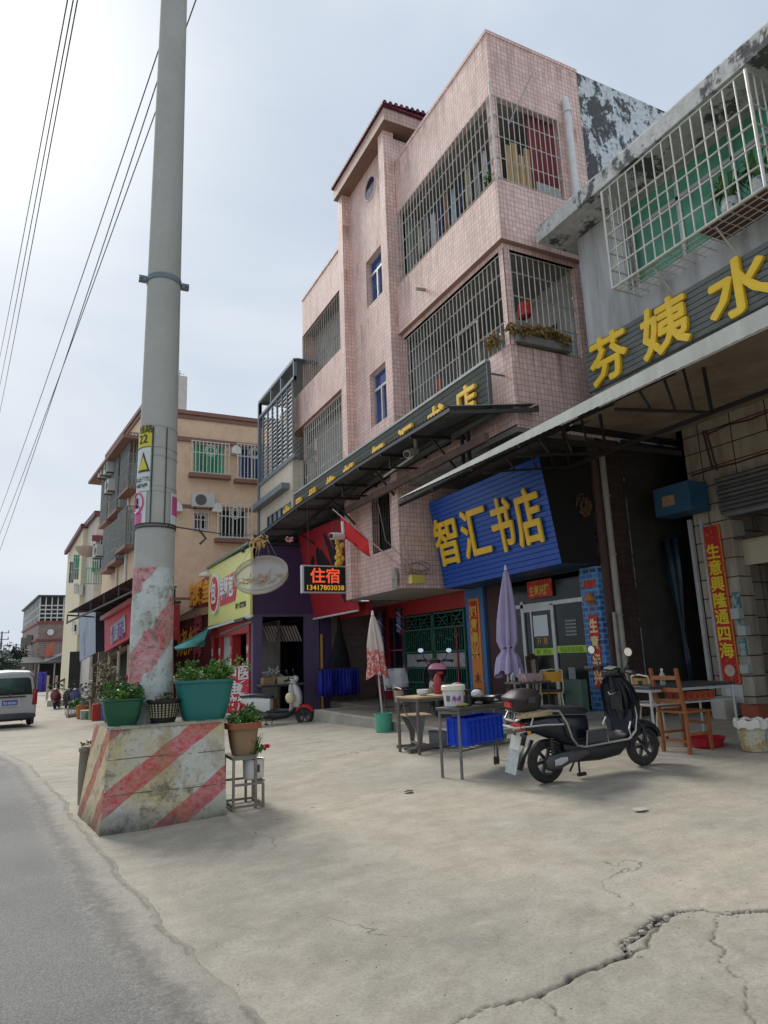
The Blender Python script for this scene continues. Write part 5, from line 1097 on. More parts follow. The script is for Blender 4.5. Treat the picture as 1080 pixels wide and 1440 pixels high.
# bay cages on the street side
slt = mat('grey_cage', (.30, .31, .29), .5, .2, .3)
for (px0, py0, px1, py1, lab) in ((153, 668, 163, 735, 0), (166, 650, 178, 720, 0), (182, 622, 195, 690, 0), (156, 745, 165, 800, 0), (178, 720, 191, 770, 0), (163, 738, 177, 790, 0)):
    s0, _ = on_left(px1, py1); s1, _ = on_left(px0, py1); z0 = on_left((px0+px1)/2, py1)[1]; z1 = on_left((px0+px1)/2, py0)[1]
    g = B(); w_ = s1-s0
    p0 = LP(s0, z0, .35)
    bars(g, p0, dl, (0, 0, 1), w_, z1-z0, .2, .022, (0, .4, .8, 1.2, (z1-z0)))
    bars(g, p0, nl, (0, 0, 1), .35, z1-z0, .12, .022, (0, .4, .8, 1.2, (z1-z0)))
    g.build('window_bars', slt, ob)
    g = B(); g.prism([LP(s0, z0, .02), LP(s1, z0, .02), LP(s1, z0, .03), LP(s0, z0, .03)], (0, 0, z1-z0)); g.build('window_pane', mat('dim_window', (.12, .13, .13), .3, .5), ob)
    g = B(); g.prism([LP(s0-.1, z0-.15, 0), LP(s1+.1, z0-.15, 0), LP(s1+.1, z0-.15, .4), LP(s0-.1, z0-.15, .4)], (0, 0, .12)); g.build('sill', orb, ob)
def aircon(p, du, lab, nm='air_conditioner', grp='air conditioners on the orange building', s_=1.0):
    t = thing(nm, lab, 'air conditioner', p, group=grp); p = Vector(p); du = Vector(du).normalized(); nn_ = du.cross(Vector((0, 0, 1))).normalized()
    nn_ = nn_ if nn_.dot(Vector((-.5, -1, 0))) > 0 else -nn_
    b = B(); b.prism([p-du*.4*s_, p+du*.4*s_, p+du*.4*s_+nn_*.28, p-du*.4*s_+nn_*.28], (0, 0, .52*s_)); b.build('case', mat('ac_white', (.55, .55, .52), .5, .06, .3, (.25, .24, .2)), t, bevel=.015)
    c = p+nn_*.285+du*(-.1)*s_+Vector((0, 0, .26*s_)); b = B(); 
    for r_ in (.08, .14, .2): b.torus(c, r_*s_, .008, nn_, 20, 4)
    b.add([c+nn_*.002+(du*math.cos(q)+Vector((0, 0, 1))*math.sin(q))*.2*s_ for q in np.linspace(0, 2*PI, 21)[:-1]], [tuple(range(20))]); b.build('fan_grille', mat('ac_dark', (.10, .10, .10), .5), t, smooth=0)
    b = B(); b.beam(p-du*.3+Vector((0, 0, -.03)), p-du*.3+nn_*.3+Vector((0, 0, -.03)), .03, .04); b.beam(p+du*.3+Vector((0, 0, -.03)), p+du*.3+nn_*.3+Vector((0, 0, -.03)), .03, .04); b.build('bracket', blk, t)
aircon((4.88, 24.97, 6.98), (1, 0, 0), 'air conditioner on the orange wall above the small barred window')
for px, py, lb in ((162, 672, 'upper far air conditioner on the street side of the orange building'), (171, 668, 'upper air conditioner second from the pole on the street side of the orange building'), (173, 694, 'air conditioner with rusty bracket under the upper street side windows of the orange building'), (156, 784, 'lowest air conditioner on the street side of the orange building')):
    s_, z_ = on_left(px, py); aircon(LP(s_, z_, .36), dl, lb, s_=.9)
for px, py, lb in ((330, 635, 'white vent hood between the two top windows'), (303, 716, 'white vent hood left of the lower barred window'), (248, 715, 'white vent hood nearest the utility pole')):
    p = oz(px, py); b = B(); b.loft([[Vector((p.x+.17*math.cos(a), 24.98-abs(.26*d_), p.z+.17*math.sin(a)*(1 if math.sin(a) > 0 else 1.0))) for a in np.linspace(0, PI, 9)]+[Vector((p.x-.17, 24.98-abs(.26*d_), p.z-.15)), Vector((p.x+.17, 24.98-abs(.26*d_), p.z-.15))] for d_ in (0, 1)]); single(b, 'vent_hood', white, lb+' of the orange building', 'vent', 'vent hoods on the orange wall', loc=(p.x, 24.98, p.z))
b = B(); b.box(4.05, 4.65, 27.5, 28.4, 10.7, 13.2); b.box(3.6, 4.05, 27.8, 28.6, 10.7, 12.4); b.build('stair_head', mat('pale_grey_render', (.52, .52, .50), .8, .05, .3), ob)
b = B(); b.tube([(4.4, 27.9, 13.2), (4.4, 27.9, 13.6)], .015, 4); b.tube([(4.2, 27.9, 13.45), (4.6, 27.9, 13.45)], .01, 4); b.build('aerial', blk, ob)
b = B(); s1, _ = on_left(172, 740)
for px in (168, 180):
    s_, z_ = on_left(px, 760); b.tube([LP(s_, 9.4, .05), LP(s_, 2.5, .05)], .05, 6)
b.build('drainpipe', white, ob)
# ------------------------------------------------------------------ yellow building further on
def facbox(root, A, Z, depth, z0, z1, m, name='wall'):
    b = B(); A = Vector(A); Z = Vector(Z)
    b.prism([A+Vector((0, 0, z0)), A+Vector((depth, 0, z0)), Z+Vector((depth, 0, z0)), Z+Vector((0, 0, z0))], (0, 0, z1-z0)); return b.build(name, m, root)
yl = mat('yellow_render', (.68, .60, .42), .75, .06, .3, (.3, .25, .18), .8); yl2 = mat('pale_render', (.56, .52, .46), .75, .06, .35, (.25, .2, .18), .8); mar = mat('maroon_trim', (.13, .03, .05), .5)
yb_ = thing('yellow_building', 'pale yellow building with maroon roof trims beyond the orange building', 'building', (2, 42, -.6))
PA = ony(38, 137, 722); facbox(yb_, (PA.x, 38, 0), (1.05, 50, 0), 6, -.7, PA.z, yl2)
PB = ony(42, 117, 745); facbox(yb_, (PB.x, 41.5, 0), (.95, 52, 0), 5, -.7, PB.z, yl, 'front_wall')
b = B()
b.box(PA.x-.15, PA.x+6, 37.85, 38, PA.z-.15, PA.z+.12); b.prism([(PA.x-.15, 37.85, PA.z-.15), (PA.x, 37.9, PA.z-.15), (1.6, 42, PA.z-.15), (1.45, 42, PA.z-.15)], (0, 0, .27)); b.prism([(PB.x-.15, 41.4, PB.z), (PB.x+.3, 41.4, PB.z), (.9, 52, PB.z), (.7, 52, PB.z)], (0, 0, .25)); b.box(PA.x-.2, PA.x+1.2, 37.8, 37.99, PA.z-1.5, PA.z-1.2); b.build('roof_trim', mar, yb_)
for (px0, py0, px1, py1, y, c) in ((131, 765, 138, 805, 38.0, 'emerald_glass'), (141, 760, 146, 800, 37.9, 'navy_glass'), (104, 780, 110, 815, 41, 'emerald_glass'), (98, 790, 103, 820, 41, 'dim_window')):
    a, c_ = ony(y-.1, px0, py0), ony(y-.1, px1, py1); b = B(); b.box(a.x, c_.x, y-.12, y-.05, min(a.z, c_.z), max(a.z, c_.z)); wn = b.build('window', MATS[c], yb_)
    g = B(); bars(g, (a.x, y-.16, min(a.z, c_.z)), (1, 0, 0), (0, 0, 1), c_.x-a.x, abs(a.z-c_.z), .1, .012, (0, .6, 1.2)); g.build('bars', white, wn)
b = B(); p = ony(39, 123, 775); b.lathe([(.05, -.35), (.4, -.2), (.6, .1), (.62, .2)], p, 16); b.build('rounded_balcony', mat('rose_balcony', (.45, .36, .30), .7, .1), yb_)
b = B(); p = ony(38, 126, 822); bars(b, (p.x-.2, 37.6, p.z), (1, 0, 0), (0, 0, 1), 1.2, .8, .12, .015, (0, .8)); b.build('green_railing', mat('green_rail', (.08, .3, .2), .5), yb_)
for px, py in ((107, 827), (113, 829), (104, 880), (108, 885)): 
    p = ony(41.3, px, py); b = B(); b.box(p.x-.12, p.x+.12, 41.2, 41.49, p.z-.3, p.z+.25); b.build('balcony_box', white, yb_)
# long black awning and navy sign box on the street side
t = thing('black_awning', 'large black framed awning on the orange building left of the pole', 'awning', (2.4, 30, 4))
w0, w1 = ony(20.5, 190, 811), ony(27, 95, 862)

sheet('roof_sheet', (w0, w1, w0+Vector((1.3, 4.2, .15)), w1+Vector((1.9, 1.5, .15))), mat('black_sheet', (.03, .03, .035)), 60, .03, t)
b = B(); 
for k in range(6):
    p = w0.lerp(w1, k/5); b.beam(p+Vector((0, 0, -.08)), p+Vector((1.5, 2.2, -.05)), .05, .05)
    b.beam(p+Vector((0, 0, -.08)), p+Vector((.0, 0, -.4)), .04, .04, (1, 0, 0)); 
b.beam(w0+Vector((0, 0, -.4)), w1+Vector((0, 0, -.35)), .05, .05); b.build('frame', blk, t)
t = thing('navy_sign', 'dark navy sign box with a worn blue printed face under the black awning', 'sign', (2, 33, 3))
a_, b_, c_, d_ = ony(28, 135, 858), ony(28, 135, 918), ony(28, 186, 905), ony(28, 186, 838)
b = B(); b.prism([a_, b_, c_, d_], (0, .3, 0)); b.build('side_panel', mat('navy_panel', (.014, .018, .035), .5, .2), t)
e_, f_ = ony(32, 112, 868), ony(32, 112, 930)
b = B(); b.prism([a_+Vector((-.02, 0, 0)), b_+Vector((-.02, 0, 0)), f_, e_], (.05, 0, 0)); b.build('face', patchmat('worn_blue_print', (.05, .10, .30), (.25, .30, .38), .8, .55, .5), t)
t = thing('red_pharmacy_sign', 'red fascia sign with a white lettered panel just left of the pole', 'sign', (2.8, 29, 2.5))
a_, b_, c_, d_ = ony(23.4, 190, 846), ony(23.4, 190, 893), ony(27, 147, 917), ony(27, 147, 872)
b = B(); b.prism([a_, b_, c_, d_], (.15, .1, 0)); b.build('board', mat('fascia_red', (.52, .02, .05), .5, .1), t)
b = B(); b.beam(a_+Vector((-.1, 0, .05)), d_+Vector((-.1, 0, .05)), .12, .14); b.build('top_rail', mat('rose_rail', (.55, .18, .2), .5), t)
m_ = lambda u, v: d_.lerp(a_, u).lerp(c_.lerp(b_, u), v)+Vector((-.02, -.02, 0))
b = B(); b.add([m_(.25, .35), m_(.72, .22), m_(.72, .75), m_(.25, .9)], [(0, 1, 2, 3)]); b.build('white_panel', mat('panel_pale', (.62, .6, .66), .5, .1), t, solid=.02)
text('便民', .62, m_(.28, .82)+Vector((-.04, -.04, 0)), (a_-d_), (0, 0, 1), .01, mat('purple_ink', (.2, .12, .35)), 'lettering', t, bold=.012, width=1.5)
t = thing('red_corner_sign', 'plain red sign box showing just right of the pole', 'sign', (3.3, 25, 2.5))
b = B(); a_, c_ = ony(24.3, 238, 850), ony(24.3, 252, 900); b.box(a_.x, c_.x, 24.3, 24.5, c_.z, a_.z); b.build('upper_panel', red, t); b = B(); b.box(a_.x, c_.x+.02, 24.25, 24.5, a_.z+.03, a_.z+.12); b.build('edge', blk, t)
# lean-to shelters along the street
b = B(); rnd = random.Random(41)
t = thing('timber_shelter', 'rough lean-to of poles and pale sheets below the red sign', 'shelter', (2.2, 29, -.5))
a_, c_ = ony(22.5, 195, 898), ony(28, 128, 938)
sheet('roof_sheet', (a_, c_, a_+Vector((1.3, .6, .35)), c_+Vector((1.3, .6, .35))), mat('pale_sheet', (.42, .36, .28), .8, .3, .5), 24, .03, t)
for k in range(6):
    p = a_.lerp(c_, k/5); b = B(); b.tube([(p.x+.05, p.y, gz(p.x, p.y)), (p.x+.05, p.y, p.z)], .05, 6); b.build('post', mat('pale_timber', (.45, .38, .28), .8, .2), t)
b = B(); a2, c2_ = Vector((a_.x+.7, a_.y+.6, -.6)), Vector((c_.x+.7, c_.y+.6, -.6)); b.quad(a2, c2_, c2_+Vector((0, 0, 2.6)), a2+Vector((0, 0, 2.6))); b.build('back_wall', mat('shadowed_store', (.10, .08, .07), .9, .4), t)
t = thing('far_shelter', 'dark sheet awnings on thin posts in front of the brown brick building', 'shelter', (1, 45, -.6))
for (p0, p1, p2, p3) in ((ony(48, 66, 968), ony(48, 110, 945), ony(50, 128, 940), ony(50, 95, 955)), (ony(58, 62, 932), ony(58, 106, 915), ony(60, 110, 912), ony(60, 64, 926))):
    b = B(); b.prism([p0, p1, p2, p3], (0, 0, .06)); b.build('roof_sheet', mat('grey_roofing', (.07, .07, .07), .9, .3), t)
for px in (68, 80, 92, 104, 112):
    p = ony(49, px, 950); b = B(); b.tube([(p.x, 49, -.62), (p.x, 49, p.z)], .07, 6); b.build('post', mat('pale_timber', (.45, .38, .28)), t)
# ------------------------------------------------------------------ brown brick building and others at the far end
bb_ = thing('brick_building', 'brown brick building with white glazed top floor and red bands far down the street', 'building', (1, 75, -.7))
brk = tiles('brown_brick', (.27, .19, .17), (.34, .29, .27), .5, .2, .05, .2, offset=.5, stain=.3)
P0, P1 = ony(75, 57, 838), ony(75, 108, 838); yb1 = ony(75, 57, 876).z
facbox(bb_, (P0.x, 75, 0), (P0.x-1.9, 95, 0), 9, -.7, yb1, brk)
b = B(); zt = P0.z; b.box(P0.x+.1, P0.x+9, 75.2, 75.3, yb1, zt-.1); b.quad((P0.x+.1, 75.2, yb1), (P0.x+.1, 75.2, zt-.1), (P0.x-1.8, 95, zt-.1), (P0.x-1.8, 95, yb1)); b.build('top_floor', darkg, bb_)
b = B(); bars(b, (P0.x, 75.1, yb1), (1, 0, 0), (0, 0, 1), 3.2, zt-yb1, .5, .05, (.1, .5, .9, 1.3, 1.7)); bars(b, (P0.x, 75.1, yb1), (-1.9, 20, 0), (0, 0, 1), 20, zt-yb1, 1.5, .06, (.1, .8, 1.6)); b.build('window_frames', white, bb_)
b = B(); b.prism([(P0.x-.2, 74.8, zt-.1), (P0.x+9, 74.8, zt-.1), (P0.x+7, 95, zt-.1), (P0.x-2.2, 95, zt-.1)], (0, 0, .18)); b.build('roof', blk, bb_)
b = B()
for z0 in (yb1-.05, yb1-1.75): b.prism([(P0.x-.12, 74.88, z0), (P0.x+9, 74.88, z0), (P0.x+7, 95, z0), (P0.x-2.05, 95, z0)], (0, 0, .22))
b.build('red_band', mat('brick_red_band', (.25, .06, .05), .6), bb_)
b = B(); p = ony(74.8, 80, 870); b.tube([(p.x+.9, 74.8, yb1-1.7), (p.x+.9, 74.8, -.6)], .08, 6); b.build('drainpipe', mat('dull_pipe', (.28, .25, .22), .7), bb_)
p = ony(74.7, 71, 889); b = B(); b.cyl((p.x, 74.7, p.z), (p.x, 74.95, p.z), .3, n=16); b.build('round_lamp', white, bb_)
for k in range(5):
    b = B(); x = P0.x-.25-k*.35; y = 77+k*3.4; b.box(x-.5, x, y, y+1.0, 1.2+(k % 2)*2.6, 2.2+(k % 2)*2.6); b.build('balcony_box', conc2, bb_)
t = thing('orange_banner', 'slanting orange-red advertising board on the brick building corner', 'sign', (1.5, 60, 1))
a_, b_, c_, d_ = ony(60, 75, 902), ony(60, 75, 920), ony(60, 64, 926), ony(60, 64, 912); b = B(); b.prism([a_, b_, c_, d_], (0, .2, 0)); b.build('panel', mat('faded_orange_red', (.5, .12, .07), .6, .15), t)
t = thing('blue_drape', 'strip of blue cloth hanging under the far shelters', 'cloth', (0, 60, 0)); b = B(); a_ = ony(60, 60, 945); b.loft([[Vector((a_.x-.3+.1*k+.0, 60+.1*math.sin(k*2), z)) for k in range(7)] for z in (a_.z, a_.z-1.5)], False); b.build('panel', mat('violet_blue', (.06, .05, .3), .8), t, solid=.03)
fb = thing('distant_house', 'low grey house far down the street left of the brick building', 'building', (-4, 130, -.7)); p = ony(130, 44, 935)
b = B(); b.box(p.x-1.5, p.x+8, 130, 140, -.7, p.z+1.5); b.build('wall', mat('house_grey', (.35, .34, .33), .8, .2), fb); b = B(); b.box(p.x-1.8, p.x+8.2, 129.6, 140.4, p.z+1.5, p.z+1.9); b.build('roof', conc2, fb)  # plain grey wall colour
for i in range(3):
    b = B(); b.box(p.x+i*1.5, p.x+.7+i*1.5, 129.9, 129.98, p.z-.8, p.z+.6); b.build('window', darkg, fb)
# low dark lean-to edge along far shops
b = B(); a_, c_ = ony(62, 40, 940), ony(62, 66, 940)
# far kerb and planted strip across the side road
b = B(); b.box(.2, 7.0, 42.0, 44, -.8, -.35); struct(b, 'far_pavement', mat('pale_kerb', (.42, .40, .36), .85, .1, .4), bevel=.02)
b = B(); b.box(.9, 4.6, 31.9, 35.0, -.8, -.52); struct(b, 'planted_verge', mat('verge_soil', (.22, .2, .15), .95, .3))
t = thing('low_wire_fence', 'low grey wire fence round the planted verge beyond the block', 'fence', (2.6, 31.8, -.6))
g = B(); bars(g, (.95, 31.85, -.66), (1, 0, 0), (0, 0, 1), 3.6, .42, .12, .01, (.1, .38)); g.build('wires', mat('pale_fence', (.4, .4, .38), .6), t)
b = B(); 
for x in (.95, 2.15, 3.35, 4.55): b.tube([(x, 31.85, -.7), (x, 31.85, -.18)], .03, 6)
b.build('post', mat('pale_fence', (.4, .4, .38)), t)
rnd = random.Random(51)
for i, (x, y, hh) in enumerate(((1.3, 32.5, .35), (1.9, 32.8, .55), (2.5, 32.4, .4), (3.1, 32.9, .5), (3.7, 32.5, .45), (4.2, 33, .6))):
    b = B(); leaves(b, (x, y, -.35+hh*.4), (.33, .3, hh*.7), 170, .16, rnd); t = thing('verge_shrub', ('leafy verge shrub nearest the road', 'taller verge shrub second from the road', 'third low verge shrub from the road', 'fourth verge shrub from the road', 'fifth verge shrub from the road', 'verge shrub furthest right on the planted strip')[i], 'shrub', (x, y, -.6), group='shrubs on the planted verge')
    b.build('foliage', (grnl, olive, brightl)[i % 3], t); b = B(); b.tube([(x, y, -.62), (x, y, -.2)], .03, 5); b.build('stem', rust, t)
# distant trees and pylons at the left edge
def tree(p, h, r_, lab, seed, m, grp='distant trees at the road end'):
    t = thing('distant_tree', lab, 'tree', p, group=grp); p = Vector(p); rnd = random.Random(seed)
    b = B(); b.tube([p, p+Vector((.1, 0, h*.35)), p+Vector((-.1, .1, h*.7))], r_*.09, 6, r_*.03); 
    for k in range(4): a = rnd.uniform(0, 6.28); b.tube([p+Vector((0, 0, h*.4)), p+Vector((math.cos(a)*r_*.6, math.sin(a)*r_*.6, h*.72))], r_*.04, 5, r_*.015)
    b.build('trunk', rust, t); b = B()
    for k in range(9):
        a = rnd.uniform(0, 6.28); q = rnd.uniform(0, .65)*r_; leaves(b, p+Vector((math.cos(a)*q, math.sin(a)*q, h*rnd.uniform(.45, .85))), (r_*.5, r_*.5, h*.2), 130, r_*.16, rnd)
    b.build('crown', m, t)
far = leafmat('far_leaves', (.035, .055, .045), (.07, .10, .075))
for i, (px, y, h, r_) in enumerate(((-8, 70, 3.6, 2.2), (4, 80, 4.4, 2.4), (12, 95, 3.4, 2.2), (22, 120, 2.6, 3), (32, 140, 3.4, 3), (-25, 75, 4.6, 3))):
    p = ony(y, px, 950); tree((p.x, y, -.7), h, r_, ('dark tree cropped by the left edge over the van', 'bushy dark tree behind the van roof', 'lower tree between van roof and first pylon', 'small pale tree beyond the second pylon', 'small tree nearest the brick building', 'tree outside the left edge')[i], 60+i, far)
pm = mat('pylon_grey', (.12, .13, .15), .6)
for px, y, zt, lab in ((3, 110, None, 'taller power pole with cross-arms at the left edge'), (23, 150, None, 'shorter distant power pole with cross-arms')):
    top_ = ony(y, px, 888 if px < 10 else 905); t = thing('power_pole', lab, 'power pole', (top_.x, y, -.7), group='distant power poles'); s_ = y/110
    b = B(); b.tube([(top_.x, y, -.7), (top_.x, y, top_.z)], .2*s_, 6, .1*s_); b.build('shaft', pm, t); b = B()
    for dz in (.2, 1.1, 2.0): b.beam((top_.x-.9*s_, y, top_.z-dz*s_), (top_.x+.9*s_, y, top_.z-dz*s_), .1, .1); b.tube([(top_.x-.8*s_, y, top_.z-dz*s_), (top_.x-.8*s_, y, top_.z-dz*s_+.35)], .06, 4); b.tube([(top_.x+.8*s_, y, top_.z-dz*s_), (top_.x+.8*s_, y, top_.z-dz*s_+.35)], .06, 4)
    b.build('crossarm', pm, t)

# flat dark panels painted as shade of street side shop openings, goods before them
rnd = random.Random(91)
for s0, s1 in ((.3, 2.2), (2.5, 4.4), (4.7, 6.6)):
    b = B(); b.prism([LP(s0, -.6, .012), LP(s1, -.6, .012), LP(s1, -.6, .02), LP(s0, -.6, .02)], (0, 0, 2.9)); b.build('opening_shade', dark, ob)
b = B(); b.box(1.15, 5.5, 41.35, 41.42, -.65, 2.2); b.build('opening_shade', dark, yb_)
b = B(); b.box(2.1, 7.5, 37.75, 37.83, -.65, 2.3); b.build('opening_shade', dark, yb_)
b = B(); b.box(P0.x+.3, P0.x+4.2, 74.6, 74.72, -.7, 1.9); b.build('opening_shade', dark, bb_)
t = thing('low_awning', 'long low dark awning along the shops under the brick building', 'awning', (P0.x+2, 72, 1.8))
b = B(); b.prism([(P0.x-1.2, 70, 1.75), (P0.x+4.5, 70, 1.75), (P0.x+4.5, 74.5, 2.3), (P0.x-1.2, 74.5, 2.3)], (0, 0, .12)); b.build('roof_sheet', mat('grey_roofing', (.07, .07, .07)), t)
for k in range(5): b = B(); b.tube([(P0.x-1+k*1.3, 70.2, -.7), (P0.x-1+k*1.3, 70.2, 1.75)], .06, 5); b.build('post', rust, t)
goods = [('rice sack', (.5, .47, .4)), ('blue tub', (.03, .12, .4)), ('red crate', (.45, .04, .03)), ('brown carton', (.32, .2, .1)), ('green sack', (.06, .2, .09)), ('white carton', (.5, .5, .48)), ('orange tub', (.55, .2, .03)), ('grey bin', (.15, .16, .17))]
for i, (nm_, c_) in enumerate(goods):
    q = A_+dl*(.5+i*.75)-nl*rnd.uniform(.45, .8); z = gz(q.x, q.y); w_, h_ = rnd.uniform(.16, .26), rnd.uniform(.3, .62); b = B()
    if 'tub' in nm_ or 'bin' in nm_: b.lathe([(w_*.8, 0), (w_*.85, .02), (w_, h_), (w_*1.08, h_), (w_*1.08, h_+.03), (w_*.9, h_+.03)], (q.x, q.y, z), 18)
    elif 'sack' in nm_: b.loft([[Vector((q.x+w_*k_*math.cos(a)*(1+.12*math.sin(a*3+i)), q.y+w_*.7*k_*math.sin(a), z+h_*zz)) for a in np.linspace(0, 2*PI, 15)[:-1]] for zz, k_ in ((0, .9), (.1, 1.05), (.5, 1.1), (.85, .9), (.95, .35), (1.05, .5))])
    else: b.box(q.x-w_, q.x+w_, q.y-w_, q.y+w_, z, z+h_)
    single(b, nm_.replace(' ', '_'), mat('goods_%d' % i, c_, .7, .2, .2), nm_+' standing before the shops under the red sign left of the pole', 'goods', loc=(q.x, q.y, z), bevel=.01)
# ------------------------------------------------------------------ utility pole on its painted block
def striped(name, c_a, c_b, c_c, fu, period, duty, wear, warp=.05):
    """brush painted diagonal stripes, chipped and stained; fu = weights of x, y, z"""
    m, nt, b = nodes(name); p = worldpos(nt); s = N(nt, 'ShaderNodeSeparateXYZ'); L(nt, p, s.inputs[0])
    n1 = noise(nt, p, 6, 6, .6); n2 = noise(nt, p, 2.2, 7, .65, .4); n3 = noise(nt, p, 22, 6, .7)
    u = math_(nt, 'ADD', math_(nt, 'ADD', math_(nt, 'MULTIPLY', s.outputs[0], fu[0]), math_(nt, 'MULTIPLY', s.outputs[1], fu[1])), math_(nt, 'MULTIPLY', s.outputs[2], fu[2]))
    u = math_(nt, 'ADD', u, math_(nt, 'MULTIPLY', math_(nt, 'SUBTRACT', n1, .5), warp))
    fr = math_(nt, 'FRACT', math_(nt, 'ADD', math_(nt, 'DIVIDE', u, period), fu[3]))
    st = math_(nt, 'LESS_THAN', fr, duty)
    mp = N(nt, 'ShaderNodeMapping'); mp.inputs['Rotation'].default_value = (0, math.atan2(fu[0], fu[2]) if fu[2] else 0, 0); mp.inputs['Scale'].default_value = (2, 2, 22); L(nt, p, mp.inputs[0])
    br = noise(nt, mp.outputs[0], 3, 5, .7)
    wk = ramp(nt, math_(nt, 'ADD', n3, math_(nt, 'MULTIPLY', br, .35)), [(.50, (1, 1, 1)), (.82, (1-wear,)*3)])
    base = ramp(nt, n2, [(.4, c_b), (.62, c_c)])
    base = mix(nt, ramp(nt, n3, [(.55, (0, 0, 0)), (.64, (.7,)*3)]), base, tuple(x*.6 for x in c_c))
    c = mix(nt, math_(nt, 'MULTIPLY', st, wk), base, c_a)
    c = mix(nt, ramp(nt, noise(nt, p, 4, 9, .75, .3), [(.53, (0, 0, 0)), (.63, (.8,)*3)]), c, (.12, .10, .07))
    c = mix(nt, ramp(nt, noise(nt, p, 2.6, 6, .6, .6), [(.58, (0, 0, 0)), (.70, (.55,)*3)]), c, (.30, .19, .07))
    gl_ = ramp(nt, math_(nt, 'ADD', s.outputs[2], math_(nt, 'MULTIPLY', n2, .35)), [(.16, (1, 1, 1)), (.40, (0, 0, 0))])
    c = mix(nt, math_(nt, 'MULTIPLY', gl_, .75), c, (.045, .042, .035))
    L(nt, c, b.inputs['Base Color']); b.inputs['Roughness'].default_value = .8; bump(nt, b, math_(nt, 'ADD', n3, n1), .6, .012); MATS[name] = m; return m
REDP = (.55, .05, .07)
TL, TR = ony(6.64, 155, 1027), ony(6.64, 315, 1024); ZT = TL.z
print('block top', TL, TR)
blk_t = thing('painted_block', 'tapered concrete block painted with worn red and cream diagonal stripes at the pole foot', 'bollard block', (1.0, 7.1, 0))
x0, x1, y0, y1 = .49, 1.56, 6.56, 7.62; zt = ZT
front = [Vector((x0, y0, -.03)), Vector((x1, y0, -.03)), Vector((TR.x, 6.64, zt)), Vector((TL.x, 6.64, zt))]
back = [Vector((.36, 7.62, -.03)), Vector((1.6, 7.7, -.03)), Vector((TR.x, 7.55, zt)), Vector((.47, 7.5, zt))]
def roughface(c4, n, seed, amp=.006):
    rnd = random.Random(seed); rows = []; nv = (c4[1]-c4[0]).cross(c4[3]-c4[0]).normalized()
    for j in range(n+1):
        rows.append([])
        for i in range(n+1):
            u, v = i/n, j/n; p = c4[0].lerp(c4[1], u).lerp(c4[3].lerp(c4[2], u), v)
            e = 0 if i in (0, n) or j in (0, n) else 1
            rows[-1].append(p+nv*(mnoise.noise(p*9)*amp*1.5+mnoise.noise(p*30)*amp*.6)*e)
    return rows
b = B(); b.loft(roughface(front, 60, 1, .009), False); b.build('front_face', striped('front_stripes', REDP, (.58, .58, .53), (.55, .47, .28), (-.70, 0, 1, .383), .6, .34, .55), blk_t)
b = B(); b.loft(roughface([back[0], front[0], front[3], back[3]], 40, 2), False); b.build('road_face', striped('road_stripes', (.46, .10, .07), (.60, .52, .36), (.58, .46, .26), (0, .95, 1, .62), .62, .36, .4), blk_t)
b = B(); b.quad(front[1], back[1], back[2], front[2]); b.quad(back[1], back[0], back[3], back[2]); b.quad(front[3], front[2], back[2], back[3]); b.build('rear_faces', mat('mossy_concrete', (.20, .19, .16), .9, .3, .6, (.06, .06, .05), 4, bmp=.4), blk_t)
b = B(); rnd = random.Random(77)
for k in range(12): x = TL.x+(TR.x-TL.x)*k/12; b.box(x, x+(TR.x-TL.x)/12-.002, 6.62+.006*rnd.random(), 6.75, zt+.001, zt+.012+.012*rnd.random())
b.build('top_edge', mat('chipped_edge', (.42, .38, .30), .9, .3, .5, bmp=.4, scale=20), blk_t)
for zz in (.32, .60):   # course joints of the block
    b = B(); a_, c_ = front[0].lerp(front[3], zz/zt), front[1].lerp(front[2], zz/zt); b.tube([a_+Vector((0, -.001, 0)), a_.lerp(c_, .3)+Vector((0, -.001, .006)), a_.lerp(c_, .7)+Vector((0, -.001, -.003)), c_+Vector((0, -.001, 0))], .0035, 5); b.build('joint', mat('joint_dark', (.15, .13, .10), .9), blk_t)
# pole
PX, PY = ony(7.12, 211.5, 950).x, 7.12
up_ = thing('utility_pole', 'tall grey concrete utility pole with painted foot and safety plates rising from the painted block', 'utility pole', (PX, PY, zt))
ra = lambda z: .205-.0062*(z-zt)
def zp(py): return ony(7.12-.2, 226, py).z
z_paint = ony(PY-.2, 215, 797).z
cp = mat('pole_concrete', (.42, .42, .385), .85, .12, .5, (.24, .23, .20), 1.5, bmp=.12, streak=True, gscale=.6)
n = 40
def polering(z, r_): return [Vector((PX+r_*math.cos(2*PI*k/n), PY+r_*math.sin(2*PI*k/n), z)) for k in range(n)]
b = B(); b.loft([polering(z, ra(z)) for z in (z_paint, 4, 5, 6, 7, 8, 10, 13, 16)]); b.build('shaft', cp, up_)
b = B(); b.loft([polering(z, ra(z)+.002+.003*mnoise.noise(Vector((z*3, 0, 0)))) for z in np.linspace(zt-.02, z_paint, 30)]); b.build('painted_foot', striped('pole_stripes', (.56, .06, .08), (.60, .64, .62), (.46, .49, .44), (-1.5, .2, 1, .55), .95, .45, .75, .3), up_)
def band(z, h, dr, m, nm='band', tilt=0):
    b = B(); b.loft([[v+Vector((0, 0, tilt*(v.x-PX)*4)) for v in polering(zz, ra(zz)+dr)] for zz in (z, z+h)], False); b.loft([[v+Vector((0, 0, tilt*(v.x-PX)*4)) for v in polering(z, ra(z))], [v+Vector((0, 0, tilt*(v.x-PX)*4)) for v in polering(z, ra(z)+dr)]], False); return b.build(nm, m, up_)
gal = mat('galvanised', (.16, .20, .23), .5, .2, metal=.4); wirem = mat('binding_wire', (.42, .42, .40), .5, .2)
zc = ony(PY-.2, 230, 388).z; band(zc, .06, .010, gal, 'clamp')
